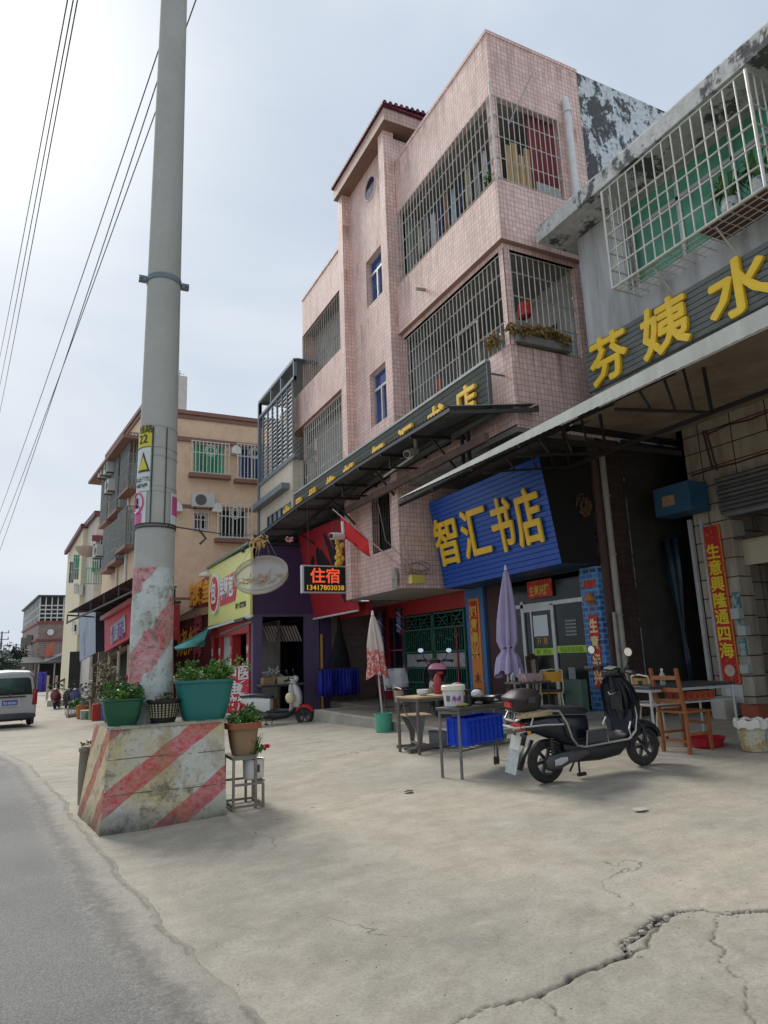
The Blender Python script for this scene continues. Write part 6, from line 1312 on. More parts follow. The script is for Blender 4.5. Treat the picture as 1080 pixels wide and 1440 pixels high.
for s_ in (-1, 1): b = B(); b.box(PX+s_*(ra(zc)+.01), PX+s_*(ra(zc)+.09), PY-.03, PY+.03, zc+.0, zc+.06); b.cyl((PX+s_*(ra(zc)+.06), PY-.05, zc+.03), (PX+s_*(ra(zc)+.06), PY+.05, zc+.03), .012, n=8); b.build('clamp_ear', gal, up_)
for py in (598, 628, 640, 683, 690): band(zp(py), .012, .006, wirem, 'binding_wire', tilt=-.02)
for py in (737, 741): band(zp(py), .016, .010, blk, 'strap')
# curved plates on the road side of the pole
def patch(za, zb, a0, a1, dr, m, nm, parent=None):
    b = B(); b.loft([[Vector((PX+(ra(z)+dr)*math.cos(a0+(a1-a0)*k/10), PY+(ra(z)+dr)*math.sin(a0+(a1-a0)*k/10), z)) for k in range(11)] for z in (za, zb)], False); return b.build(nm, m, parent or up_)
def ang(px, py):
    d = ray(px, py); # intersection with the pole cylinder seen from the camera
    a = d.x**2+d.y**2; b_ = -2*(d.x*PX+d.y*PY); r_ = .19; c = PX**2+PY**2-r_*r_; D_ = b_*b_-4*a*c
    if D_ < 0: t = -b_/(2*a)
    else: t = (-b_-math.sqrt(D_))/(2*a)
    p = d*t; return math.atan2(p.y-PY, p.x-PX)
aR = ang(213, 640) % (2*PI); aL = aR-1.35
aR2 = ang(206, 715) % (2*PI)
patch(zp(627), zp(597), aR-1.3, aR, .009, mat('plate_yellow', (.62, .55, .03), .5, .08), 'number_plate')
patch(zp(690), zp(629), aR-1.3, aR-.02, .009, mat('plate_white', (.60, .66, .64), .5, .06), 'warning_plate')
patch(zp(735), zp(691), aR2-1.35, aR2, .009, MATS['plate_white'], 'warning_plate')
patch(zp(735), zp(720), aR2-1.3, aR2-.25, .012, mat('plate_magenta', (.55, .08, .25), .5), 'magenta_block')
patch(zp(735), zp(691), ang(238.5, 715) % (2*PI), ang(238.5, 715) % (2*PI)+1.0, .010, MATS['plate_white'], 'rear_plate')
patch(zp(722), zp(695), ang(239.5, 715) % (2*PI)+.05, ang(239.5, 715) % (2*PI)+.7, .012, MATS['plate_magenta'], 'magenta_block')
def ppt(a, z, dr=.013): return Vector((PX+(ra(z)+dr)*math.cos(a), PY+(ra(z)+dr)*math.sin(a), z))
am = aR-.45
b = B(); z0_, z1_ = zp(663), zp(634); n_ = 8
b.add([ppt(am+.0, z1_)]+[ppt(am-.42+.84*k/8, z0_) for k in range(9)], [(0, k+1, k+2) for k in range(8)]); b.build('warning_triangle', blk, up_)
b = B(); b.add([ppt(am, z1_-.05, .016)]+[ppt(am-.30+.60*k/8, z0_+.022, .016) for k in range(9)], [(0, k+1, k+2) for k in range(8)]); b.build('warning_triangle_face', MATS['plate_yellow'], up_)
ac = aR2-.62; zc2 = (zp(706)); b = B(); b.tube([ppt(ac+.46*math.cos(q), zc2+.105*math.sin(q), .014) for q in np.linspace(0, 2*PI, 25)[:-1]], .009, 5, closed=True); b.tube([ppt(ac-.3, zc2+.07, .014), ppt(ac, zc2, .014), ppt(ac+.3, zc2-.07, .014)], .008, 5); b.build('prohibition_ring', MATS['plate_magenta'], up_)
b = B(); b.tube([ppt(ac+.02, zc2+.05), ppt(ac+.05, zc2), ppt(ac-.08, zc2-.045), ppt(ac+.1, zc2-.04)], .012, 5); b.build('climbing_figure', blk, up_)
def ptext(s_, size, a0, z, m):   # short lettering wrapped on the shaft
    cu = bpy.data.curves.new('lettering', 'FONT'); cu.body = s_; cu.size = size; cu.offset = .0015; o_ = bpy.data.objects.new('lettering', cu); COL.objects.link(o_); dg = bpy.context.evaluated_depsgraph_get(); dg.update(); me = bpy.data.meshes.new_from_object(o_.evaluated_get(dg)); me.name = 'lettering'; bpy.data.objects.remove(o_)
    inv = rootmat(up_).inverted()
    for v in me.vertices: a = a0+v.co.x/.2; v.co = inv @ ppt(a, z+v.co.y, .015)
    me.materials.clear(); me.materials.append(m); ob_ = bpy.data.objects.new('lettering', me); COL.objects.link(ob_); ob_.parent = up_
ptext('22', .13, aR-.85, zp(622), blk); ptext('线路', .09, aR-.85, zp(607), blk); ptext('禁止攀登', .05, aR-.98, zp(676), blk); ptext('高压危险', .04, aR-.92, zp(684), blk)
for a_ in (ang(214, 660), ang(233, 660)): 
    b = B(); b.tube([ppt(a_, zp(736), .008), ppt(a_, zp(600), .008)], .006, 4); b.build('frame_wire', blk, up_)
# power lines
cable = mat('power_line', (.06, .06, .065), .6)
wl = [((110, -6), (-4, 598), 'rightmost of the three left lines'), ((104, -6), (-4, 560), 'middle of the three left lines'), ((96, -6), (-4, 520), 'leftmost of the three left lines'),
      ((279, -10), (-6, 765), 'line passing behind the pole top'), ((250, -10), (-6, 735), 'line leaving the pole highest on its left'), ((262, -10), (-6, 790), 'lowest line left of the pole')]
for a, b_, lab in wl:
    d0, d1 = ray(*a), ray(*b_); p = EYEV+d0*(13/d0.length); q = EYEV+d1*(48/d1.length); pts = []
    for k in range(-3, 15):
        s_ = k/12; v = p.lerp(q, s_); pts.append(v-Vector((0, 0, .25*(4*s_*(1-s_)))))
    bb = B(); bb.tube(pts, .011, 5); single(bb, 'power_line', cable, 'overhead power line, '+lab, 'power line', 'power lines crossing the sky', loc=tuple(p))
bb = B(); p0, p1 = ppt(ang(236, 738), zp(738), 0), ony(24.9, 362, 748); bb.tube([p0, p0.lerp(p1, .35)+Vector((0, 0, -.1)), p0.lerp(p1, .7)+Vector((0, 0, -.12)), p1], .010, 5); m_ = p0.lerp(p1, .12); bb.tube([m_+Vector((0, 0, -.02)), m_+Vector((.1, 0, -.14)), m_+Vector((.02, 0, -.22))], .018, 5)
single(bb, 'service_cable', cable, 'thin cable with a loose end running from the pole to the orange wall', 'cable', loc=p0)
# ------------------------------------------------------------------ pots on and around the block
soil = mat('soil', (.06, .045, .03), .95, .3, bmp=.5, scale=20)
def oval_pot(nm, lab, c, a0, a1, b0, b1, h, m, rim=.018, leaf=None, seed=1, lh=.08, nleaf=500, ls=.04, ribs=False, rimc=None, up_b=.3, rz=0):
    """oval tub: bottom half axes a0,b0, top a1,b1"""
    t = thing(nm, lab, 'plant pot', c); cx, cy, cz = c; n = 40; b = B(); cr, sr = math.cos(rz), math.sin(rz)
    def ring(a, bb_, z, e=.6):
        o_ = []
        for k in range(n):
            q = 2*PI*k/n; x = a*math.copysign(abs(math.cos(q))**e, math.cos(q)); y = bb_*math.copysign(abs(math.sin(q))**e, math.sin(q)); o_.append(Vector((cx+x*cr-y*sr, cy+x*sr+y*cr, cz+z)))
        return o_
    b.loft([ring(a0*.98, b0*.98, 0), ring(a0, b0, .01)]+[ring(a0+(a1-a0)*s_**.7+(.004 if ribs and i % 2 else 0), b0+(b1-b0)*s_**.7+(.004 if ribs and i % 2 else 0), .01+(h-.01)*s_) for i, s_ in enumerate((.2, .4, .6, .8, .9, .93))]+[ring(a1+rim, b1+rim, h*.94), ring(a1+rim, b1+rim, h), ring(a1-.005, b1-.005, h), ring(a1-.02, b1-.02, h*.7)])
    b.build('tub', m, t); b = B(); b.add(ring(a1-.02, b1-.02, h*.9), [tuple(range(n))]); b.build('soil', soil, t)
    if rimc:
        b = B(); b.loft([ring(a1+rim+.004, b1+rim+.004, h*.82), ring(a1+rim+.006, b1+rim+.006, h+.003), ring(a1-.004, b1-.004, h+.003)], False); b.build('rim', rimc, t)
    if leaf:
        rnd = random.Random(seed); b = B()
        for k in range(10):
            u, v = rnd.uniform(-.85, .85), rnd.uniform(-.7, .7); x, y = a1*u, b1*v
            leaves(b, (cx+x*cr-y*sr, cy+x*sr+y*cr, cz+h+lh*.35*rnd.uniform(.5, 1.5)), (a1*.3, b1*.5, lh*.8), nleaf//10, ls, rnd, upb=up_b)
        b.build('foliage', leaf, t)
        b = B()
        for k in range(14):
            u, v = rnd.uniform(-.9, .9), rnd.uniform(-.8, .8); p = Vector((cx+a1*u*cr-b1*v*sr, cy+a1*u*sr+b1*v*cr, cz+h*.9)); e = p+Vector((rnd.uniform(-.04, .04), rnd.uniform(-.03, .03), h*.1+lh*rnd.uniform(.7, 1.9)))
            b.tube([p, p.lerp(e, .5)+Vector((.008, 0, 0)), e], .0022, 4); leaves(b, e-Vector((0, 0, .01)), (.02, .02, .025), 14, ls*1.25, rnd, upb=.2, droop=.3)
        b.build('seedlings', grnl if leaf is not grnl else olive, t)
    return t
teal = mat('teal_plastic', (.015, .17, .15), .4, .1, .25, (.03, .08, .07)); dgreen = mat('green_plastic', (.01, .10, .045), .4, .12, .3, (.03, .06, .04))
zt2 = zt+.02
def topat(px, y): 
    p = ony(y, px, 1025); return p.x
oval_pot('teal_planter', 'large teal plastic trough full of leafy greens on the right end of the painted block', (topat(286, 6.85), 6.85, zt2), .195, .275, .12, .17, .37, teal, leaf=brightl, seed=5, lh=.10, nleaf=1500, ls=.032)
b = B(); rnd = random.Random(44); x = topat(318, 6.85)
for k in range(7): a = rnd.uniform(-.1, .1); p = Vector((x+.04*k-.13, 6.85+rnd.uniform(-.08, .08), zt2+.36)); b.tube([p, p+Vector((a, 0, .12)), p+Vector((a*1.5, 0, .2))], .003, 4); leaves(b, p+Vector((a, 0, .13)), (.05, .05, .07), 45, .03, rnd, upb=.5)
single(b, 'taller_sprigs', brightl, 'taller leafy sprigs rising from the right end of the teal trough', 'plant', loc=(x, 6.85, zt2+.36))
oval_pot('green_planter', 'dark green ribbed plastic trough with seedlings on the left front of the painted block', (topat(171, 6.85), 6.85, zt2), .125, .18, .09, .125, .235, dgreen, leaf=brightl, seed=6, lh=.07, nleaf=420, ls=.035, ribs=True)
oval_pot('pale_green_trough', 'faded green trough standing behind the dark green one on the block', (topat(168, 7.25), 7.27, zt2), .10, .13, .08, .1, .2, mat('faded_green', (.10, .24, .18), .6, .2, .4), leaf=olive, seed=7, lh=.08, nleaf=300, ls=.04)
# black lattice basket with a pale liner
bx = topat(229, 6.8); t = thing('lattice_basket', 'black plastic lattice basket with pale lining between the green and teal troughs', 'basket', (bx, 6.8, zt2))
b = B(); b.lathe([(.09, 0), (.10, .03), (.104, .05), (.122, .18), (.134, .185), (.137, .21), (.122, .21), (.11, .15)], (bx, 6.8, zt2), 28, sx=1.15); b.build('shell', mat('black_plastic', (.012, .012, .013), .45, .2), t)
b = B(); lin = mat('pale_lining', (.36, .33, .20), .9, .3, scale=20)
for j in range(6):
    for k in range(26):
        a = 2*PI*k/26; r_ = .1055+.016*j/5; z = zt2+.052+j*.021
        p = Vector((bx+r_*1.16*math.cos(a), 6.8+r_*1.01*math.sin(a), z)); tx = Vector((-math.sin(a), math.cos(a), 0))*.008
        b.quad(p-tx, p+tx, p+tx+Vector((0, 0, .014)), p-tx+Vector((0, 0, .014)))
b.build('lining', lin, t)
b = B(); rnd = random.Random(9)
for k in range(9):
    p = Vector((bx+rnd.uniform(-.08, .08), 6.8+rnd.uniform(-.06, .06), zt2+.2)); a = rnd.uniform(0, 6.28); b.tube([p, p+Vector((.03*math.cos(a), .03*math.sin(a), .04)), p+Vector((.07*math.cos(a), .05*math.sin(a), .03))], .004, 4)
leaves(b, (bx+.03, 6.85, zt2+.23), (.1, .07, .03), 90, .03, rnd); b.build('sprigs', olive, t)
def rock(nm, p, r_, m, lab, sz=(1, 1, .7), seed=0):
    b = B(); n = 12; rr = []
    for j in range(8):
        q = PI*(j+.15)/7.3-PI/2; rr.append([Vector((math.cos(q)*math.cos(2*PI*k/n), math.cos(q)*math.sin(2*PI*k/n), math.sin(q))) for k in range(n)])
    rr = [[Vector((p[0]+v.x*r_*sz[0]*(1+.35*mnoise.noise(v*1.7+Vector((seed, 0, 0)))), p[1]+v.y*r_*sz[1]*(1+.35*mnoise.noise(v*1.7+Vector((seed, 0, 0)))), p[2]+r_*sz[2]+v.z*r_*sz[2])) for v in g] for g in rr]
    b.loft(rr); return single(b, nm, m, lab, 'rock', loc=p)
rock('stone', (bx+.03, 7.0, zt2+.12), .08, mat('red_brown_stone', (.13, .06, .055), .8, .4, bmp=.5, scale=15), 'red-brown lump behind the lattice basket', seed=3)
rock('stone', (bx-.10, 6.92, zt2+.13), .06, mat('pale_stone', (.5, .47, .42), .8, .2, bmp=.4, scale=15), 'pale stone between the green trough and lattice basket', seed=5)
# pot behind the teal trough
px_ = topat(268, 7.4); oval_pot('clay_planter', 'rust red ceramic trough with low green shoots behind the teal one', (px_, 7.42, zt2+.08), .13, .16, .07, .09, .30, mat('rust_glaze', (.28, .07, .04), .45, .25, .4), leaf=brightl, seed=8, lh=.05, nleaf=260, ls=.03)
# shrub growing behind the block at the left
p = Vector((.66, 7.95, 0)); t = thing('potted_shrub', 'tall reddish green shrub in a pot behind the left of the block', 'shrub', p)
b = B(); b.lathe([(.10, 0), (.14, .12), (.15, .3), (.16, .3), (.16, .33), (.13, .33)], p, 20); b.build('pot', mat('stained_pot', (.25, .22, .16), .8, .3, .5), t)
q = ony(7.9, 150, 960); b = B(); rnd = random.Random(33)
for k in range(7): e = Vector((q.x+rnd.uniform(-.14, .14), 7.9+rnd.uniform(-.12, .12), q.z+rnd.uniform(-.25, .12))); b.tube([p+Vector((0, 0, .3)), p.lerp(e, .5)+Vector((0, 0, .2)), e], .008, 5, .003)
b.build('stem', mat('twig', (.10, .07, .04), .8), t)
b = B(); leaves(b, q+Vector((-.02, 0, -.06)), (.16, .14, .22), 420, .05, rnd); b.build('foliage', leafmat('rusty_leaves', (.09, .07, .03), (.17, .15, .06)), t)
b = B(); leaves(b, q+Vector((.16, .1, -.12)), (.12, .12, .2), 330, .05, rnd); b.build('foliage', leafmat('mid_leaves', (.03, .10, .02), (.08, .19, .04)), t)
b = B(); leaves(b, q+Vector((.23, .0, .02)), (.05, .05, .04), 60, .04, rnd); b.build('flowers', mat('dark_red_petal', (.30, .01, .03), .6), t)
p = ong(112, 1142)+Vector((.04, .42, 0)); t = thing('narrow_pot', 'narrow stained pot with dry sprig against the road side of the block', 'plant pot', p)
b = B(); b.lathe([(.045, 0), (.055, .3), (.05, .52), (.06, .52), (.06, .56), (.045, .56)], p, 16); b.build('pot', MATS['stained_pot'], t); b = B(); rnd = random.Random(3); leaves(b, p+Vector((0, 0, .60)), (.07, .07, .04), 60, .04, rnd); b.build('sprig', dry, t)
# stand with two pots at the right of the block
s0 = ong(321, 1141); s1 = ong(374, 1137); gzr = gz(1.8, 6.8)
print('stand', s0, s1)
t = thing('pot_stand', 'rusty steel two level pot stand against the right of the painted block', 'stand', (1.75, 6.85, gzr))
sm = mat('rusty_white_steel', (.22, .20, .16), .6, .25, .7, (.14, .08, .05), 5); b = B()
xa, xb, xm = s0.x+.03, s1.x, s0.x+.24; ya_, yb_ = 6.62, 6.98; h1, h2 = .45, .22
for x, y, h in ((xa, ya_, h1), (xa, yb_, h1), (xm, ya_, h1), (xm, yb_, h1), (xb, ya_, h2), (xb, yb_, h2)): b.beam((x, y, gzr-.02), (x, y, gzr+h), .022, .022, (1, 0, 0))
for z in (gzr+.03, gzr+h2, ): b.beam((xa, ya_, z), (xb, ya_, z), .02, .02); b.beam((xa, yb_, z), (xb, yb_, z), .02, .02)
b.beam((xa, ya_, gzr+h1), (xm, ya_, gzr+h1), .02, .02); b.beam((xa, yb_, gzr+h1), (xm, yb_, gzr+h1), .02, .02)
for x, z in ((xa, gzr+.03), (xb, gzr+.03), (xa, gzr+h1), (xm, gzr+h1)): b.beam((x, ya_, z), (x, yb_, z), .02, .02)
b.build('frame', sm, t); b = B(); b.box(xa-.02, xm+.02, ya_, yb_, gzr+h1+.011, gzr+h1+.024); b.build('shelf', MATS['rusty_white_steel'], t); b = B(); b.box(xm+.02, xb+.02, ya_, yb_, gzr+h2+.011, gzr+h2+.02); b.build('shelf', MATS['rusty_white_steel'], t)
zz_ = gzr+h1+.026; cxp = (xa+xm)/2+.02
oval_pot('clay_pot', 'round brown clay bowl with an orange rim on the pot stand', (cxp, 6.78, zz_), .10, .145, .10, .145, .29, mat('brown_clay', (.30, .19, .10), .7, .15, .3), leaf=brightl, seed=12, lh=.05, nleaf=380, ls=.035, rimc=mat('rim_clay', (.32, .10, .04), .55, .15))
t = thing('white_pot', 'small white enamel pot of spiky leaves and one red flower on the low shelf', 'plant pot', (xb-.06, 6.74, gzr+h2+.022)); c = Vector((xb-.06, 6.74, gzr+h2+.022))
b = B(); b.lathe([(.080, 0), (.098, .015), (.102, .17), (.108, .175), (.106, .185), (.093, .18), (.09, .1)], c, 24); b.build('pot', mat('white_enamel', (.66, .63, .60), .35, .05, .3), t)
b = B(); b.add([c+Vector((.103*math.sin(a), -.103*math.cos(a), z)) for a, z in ((.0, .07), (.35, .07), (.35, .14), (0, .14))], [(0, 1, 2, 3)]); b.build('label_patch', mat('dark_label', (.05, .05, .05)), t)
b = B(); rnd = random.Random(14)
for i in range(42):
    a = rnd.uniform(0, 6.28); l = rnd.uniform(.1, .27); u = Vector((math.cos(a), math.sin(a), 0)); p = c+Vector((0, 0, .17)); w_ = Vector((-u.y, u.x, 0))*.008; k_ = p+u*l*.3+Vector((0, 0, l*.8)); e = p+u*l*.6+Vector((0, 0, l*rnd.uniform(.7, 1.3))); b.add([p-w_, p+w_, k_+w_, e, k_-w_], [(0, 1, 2, 4), (4, 2, 3)])
leaves(b, c+Vector((0, 0, .24)), (.1, .08, .07), 120, .045, rnd, upb=.4); b.build('foliage', grnl, t)
fl = c+Vector((.125, -.02, .28)); b = B(); b.tube([c+Vector((0, 0, .17)), c+Vector((.06, 0, .25)), fl], .005, 5); b.build('stem', grnl, t)
b = B(); rnd = random.Random(6)
for k in range(30): a = rnd.uniform(0, 6.28); e = rnd.uniform(-.5, 1.2); d_ = Vector((math.cos(a)*math.cos(e), math.sin(a)*math.cos(e), math.sin(e))); w_ = d_.orthogonal().normalized()*.012; b.add([fl, fl+d_*.022+w_, fl+d_*.04, fl+d_*.022-w_], [(0, 1, 2, 3)])
b.build('flower', mat('crimson_petal', (.65, .02, .06), .5), t)
# plant in front of the clay bowl behind: leafy sprig hanging between
rnd = random.Random(15); q = Vector((cxp+.10, 6.95, zz_+.32)); b = B(); leaves(b, q, (.09, .08, .11), 200, .045, rnd, upb=.3); b.tube([Vector((cxp+.08, 6.9, zz_+.2)), q], .006, 5); single(b, 'leafy_sprig', grnl, 'dark green sprig with small buds standing up behind the clay bowl', 'plant', loc=tuple(q))
# ------------------------------------------------------------------ scooters
rub_ = mat('tyre_rubber', (.018, .018, .018), .85, .25, .5, (.09, .08, .065), 10); chrome = mat('chrome_tube', (.50, .50, .48), .3, .08, .3, (.25, .22, .18), 6, metal=.85)
plas = mat('black_moulding', (.014, .014, .016), .45, .2, .3, (.06, .055, .05), 6); alloy = mat('grey_alloy', (.07, .07, .07), .45, .2, .5, (.08, .07, .06), 8, metal=.5)
def rr(cx, cz, hw, a, b_, n=16, e=.55, tilt=0):
    """ring in the y-z plane at x=cx (a half width, b half height)"""
    o_ = []
    for k in range(n):
        q = 2*PI*k/n; y = a*math.copysign(abs(math.cos(q))**e, math.cos(q)); z = b_*math.copysign(abs(math.sin(q))**e, math.sin(q)); o_.append(Vector((cx+hw*z/b_ if b_ else cx, y, cz+z)))
    return o_
def zr_(cz, cx, a, b_, n=16, e=.6, sk=0):
    """ring in the x-y plane at z"""
    return [Vector((cx+b_*math.copysign(abs(math.sin(2*PI*k/n))**e, math.sin(2*PI*k/n)), a*math.copysign(abs(math.cos(2*PI*k/n))**e, math.cos(2*PI*k/n)), cz)) for k in range(n)]
def wheel(t, x, z, R_, w_=.045, spokes=3, rimm=None, y=0):
    b = B(); b.torus((x, y, z), R_-.045, .045, (0, 1, 0), 32, 10, 1.05)
    w = b.build('wheel', rub_, t, local=True)
    b = B(); b.torus((x, y, z), R_-.085, .014, (0, 1, 0), 28, 6, 2.4); b.cyl((x, y-.05, z), (x, y+.05, z), .045, n=14)
    for k in range(spokes*2): a = PI*k/spokes; b.beam((x+.03*math.cos(a), y, z+.03*math.sin(a)), (x+(R_-.09)*math.cos(a+.15), y, z+(R_-.09)*math.sin(a+.15)), .03, .025, (0, 1, 0))
    b.build('rim', rimm or alloy, w, local=True); return w
def scooter(nm, lab, loc, rz, body, shield, box=None, boxm=None, WB=1.25, crash=True, front_fender=None, panel=None, plate=True, lean=-.05, seatm=None, deckcol=None, group=None):
    t = thing(nm, lab, 'scooter', loc, group=group, rot=(lean, 0, rz)); Rw = .215
    t.scale = (.94,)*3
    seatm = seatm or plas
    wheel(t, 0, Rw, Rw); wheel(t, WB, Rw, Rw)
    # rear body
    b = B(); b.loft([rr(-.30, .60, 0, .05, .03), rr(-.22, .60, 0, .09, .06), rr(-.05, .575, 0, .14, .11), rr(.15, .54, 0, .155, .155), rr(.34, .49, 0, .15, .20), rr(.47, .46, 0, .13, .19), rr(.48, .46, 0, .08, .13)]); b.build('rear_body', panel or body, t, local=True)
    b = B(); b.loft([rr(-.28, .70, 0, .07, .025), rr(-.2, .705, 0, .12, .04), rr(0, .71, 0, .14, .045), rr(.15, .70, 0, .14, .05), rr(.25, .685, 0, .135, .045), rr(.42, .675, 0, .12, .045), rr(.52, .66, 0, .07, .03)]); b.build('seat', seatm, t, local=True)
    # footboard and belly
    b = B(); b.loft([rr(.36, .345, 0, .13, .03), rr(.45, .35, 0, .155, .03), rr(.9, .35, 0, .155, .03), rr(.98, .36, 0, .12, .03)]); b.build('footboard', deckcol or plas, t, local=True)
    b = B(); b.loft([rr(.18, .33, 0, .08, .05), rr(.30, .28, 0, .13, .11), rr(.6, .245, 0, .15, .09), rr(.85, .26, 0, .14, .09), rr(1.0, .33, 0, .10, .08), rr(1.06, .40, 0, .05, .04)]); b.build('belly', plas, t, local=True)
    # leg shield: a curved skin leaning back
    b = B(); rings = []
    for z, x, a, th in ((.34, .95, .14, .05), (.45, .99, .19, .06), (.58, 1.02, .235, .07), (.72, 1.02, .25, .08), (.84, 1.0, .235, .085), (.92, .98, .17, .075), (.965, .965, .11, .05)):
        n = 18; g = []
        for k in range(n):
            q = 2*PI*k/n; yy = a*math.cos(q); xx = x+th*math.sin(q)*(1 if math.sin(q) > 0 else .35)-.5*(abs(yy)**2)*1.4+(.03 if math.sin(q) < 0 and abs(math.cos(q)) < .8 else 0); g.append(Vector((xx, yy, z)))
        rings.append(g)
    b.loft(rings); b.build('leg_shield', shield, t, local=True)
    b = B(); b.loft([[Vector((.985-.02*abs(y)*8, y, z)) for y in (-.09, -.05, 0, .05, .09)] for z in (.62, .72, .82)], False); b.tube([(.93, -.06, .80), (.9, 0, .78), (.93, .06, .80)], .012, 6); b.build('glove_pocket', plas, t, local=True)
    # nose, headlight, fork, fender
    b = B(); b.loft([zr_(.42, 1.09, .06, .07), zr_(.50, 1.11, .10, .10), zr_(.62, 1.11, .13, .11), zr_(.75, 1.09, .14, .11), zr_(.87, 1.05, .12, .09), zr_(.96, 1.0, .08, .06)]); b.build('nose', shield, t, local=True)
    b = B(); b.loft([rr(1.11, .72, 0, .02, .02), rr(1.14, .72, 0, .06, .04), rr(1.155, .72, 0, .04, .025)]); b.build('headlight', mat('lamp_lens', (.6, .6, .6), .1, .1), t, local=True)
    b = B()
    for y in (-.07, .07): b.tube([(WB, y, Rw), (WB-.035, y, Rw+.2), (1.07, y*.9, .60)], .017, 8)
    b.tube([(1.09, 0, .58), (1.0, 0, 1.0)], .026, 8); b.build('fork', alloy, t, local=True)
    b = B(); rings = []
    for k in range(11):
        a = R(20+k*13.5); r_ = Rw+.03; cx_, cz_ = WB+r_*math.cos(a), Rw+r_*math.sin(a); nrm = Vector((math.cos(a), 0, math.sin(a))); w_ = .055+.02*math.sin(PI*k/10)
        rings.append([Vector((cx_, 0, cz_))+nrm*dz+Vector((0, y, 0)) for y, dz in ((-w_, -.04), (-w_*.95, .0), (-w_*.5, .018), (0, .024), (w_*.5, .018), (w_*.95, .0), (w_, -.04))])
    b.loft(rings, False); b.build('front_fender', front_fender or body, t, local=True, solid=.006)
    # handlebar
    b = B(); b.loft([rr(.86, 1.01, 0, .06, .02), rr(.93, 1.02, 0, .11, .045), rr(1.0, 1.01, 0, .11, .055), rr(1.06, .985, 0, .07, .04), rr(1.08, .97, 0, .04, .02)]); b.build('headset', shield if shield is not body else body, t, local=True)
    b = B(); b.quad((.885, -.07, 1.052), (.885, .07, 1.052), (.97, .07, 1.078), (.97, -.07, 1.078)); b.build('dashboard', mat('dash_glass', (.22, .22, .16), .12, .15), t, local=True)
    b = B(); b.tube([(.90, -.37, 1.04), (.96, -.2, 1.035), (.99, 0, 1.01), (.96, .2, 1.035), (.90, .37, 1.04)], .013, 8)
    for s_ in (-1, 1): b.tube([(.895, s_*.38, 1.04), (.925, s_*.26, 1.04)], .021, 8); b.tube([(.955, s_*.21, 1.03), (.965, s_*.3, 1.02), (.93, s_*.37, 1.01)], .007, 5); b.beam((.955, s_*.16, 1.05), (.945, s_*.23, 1.05), .05, .05)
    b.build('handlebar', plas, t, local=True)
    for s_ in (-1, 1):
        b = B(); b.tube([(.955, s_*.2, 1.05), (.97, s_*.24, 1.14), (.95, s_*.28, 1.2)], .007, 6)
        mr = b.build('mirror', plas, t, local=True); b = B(); c = Vector((.94, s_*.29, 1.245)); b.loft([[c+Vector((dx, .062*k_*math.cos(q), .048*k_*math.sin(q))) for q in np.linspace(0, 2*PI, 17)[:-1]] for dx, k_ in ((.022, .5), (.015, .9), (0, 1), (-.004, .97))]); b.build('mirror_shell', plas, mr, local=True)
        b = B(); b.add([c+Vector((-.0055, .056*math.cos(q), .043*math.sin(q))) for q in np.linspace(0, 2*PI, 17)[:-1]], [tuple(range(16))]); b.build('mirror_glass', mat('mirror_glass', (.8, .82, .85), .03, .02, metal=1), mr, local=True)
    b = B()
    for s_ in (-1, 1): b.tube([(.93, s_*.2, 1.03), (.99, s_*.16, .97), (1.04, s_*.08, .93), (1.05, s_*.03, .84)], .006, 5)
    b.build('brake_cable', plas, t, local=True)
    b = B(); b.tube([(-.28, -.09, .675), (-.1, -.135, .68), (.15, -.143, .672), (.40, -.125, .645), (.5, -.08, .635)], .006, 5); b.build('seat_piping', mat('seam_grey', (.12, .12, .12)), t, local=True)
    # drive unit, suspension, stand
    b = B(); b.loft([[Vector((x, -.115+dy*.45, z+dz)) for dy, dz in ((-.07, -.7*h), (-.07, .5*h), (-.03, h), (.05, h), (.07, 0), (.05, -h), (-.03, -h))] for x, z, h in ((-.09, .21, .03), (-.05, .215, .07), (.06, .22, .075), (.2, .245, .06), (.38, .27, .05), (.44, .275, .03))]); b.build('drive_cover', alloy, t, local=True)
    b = B(); b.loft([[Vector((x, -.152, z+dz)) for dz in (-h, h)]+[Vector((x, -.157, z))] for x, z, h in ((.0, .22, .028), (.08, .228, .035), (.16, .24, .02))], False); b.build('drive_badge', mat('silver_badge', (.5, .5, .5), .3, .1), t, local=True)
    b = B(); b.tube([(.02, -.1, .25), (.02, -.1, .5)], .013, 6)
    for k in range(6): b.torus((.02, -.1, .31+k*.028), .027, .006, (0, 0, 1), 14, 5)
    b.build('shock_absorber', alloy, t, local=True)
    b = B(); b.loft([[Vector((x, y, z)) for y in (-.06, -.03, .03, .06)] for x, z in ((-.28, .40), (-.24, .50), (-.1, .52), (.06, .50), (.14, .44))], False); b.loft([[Vector((-.16, -.05, .44)), Vector((-.16, .05, .44))], [Vector((-.27, -.06, .30)), Vector((-.27, .06, .30))], [Vector((-.33, -.06, .17)), Vector((-.33, .06, .17))]], False); b.build('rear_mudguard', plas, t, local=True, solid=.008)
    b = B(); b.tube([(.5, .08, .26), (.42, .18, .02)], .012, 6); b.tube([(.36, -.06, .22), (.36, -.06, .06)], .012, 6); b.beam((.32, -.08, .05), (.42, -.08, .05), .03, .03); b.build('kickstand', plas, t, local=True)
    b = B(); b.loft([rr(-.33, .585, 0, .05, .015), rr(-.325, .585, 0, .09, .03), rr(-.28, .59, 0, .10, .035)]); b.build('tail_light', mat('tail_red', (.5, .02, .02), .15, .1), t, local=True)
    b = B(); 
    for y in (-.13, .13): b.cyl((-.27, y, .54), (-.25, y, .54), .02, n=10)
    b.build('indicator', mat('amber_lens', (.65, .25, .02), .2, .1), t, local=True)
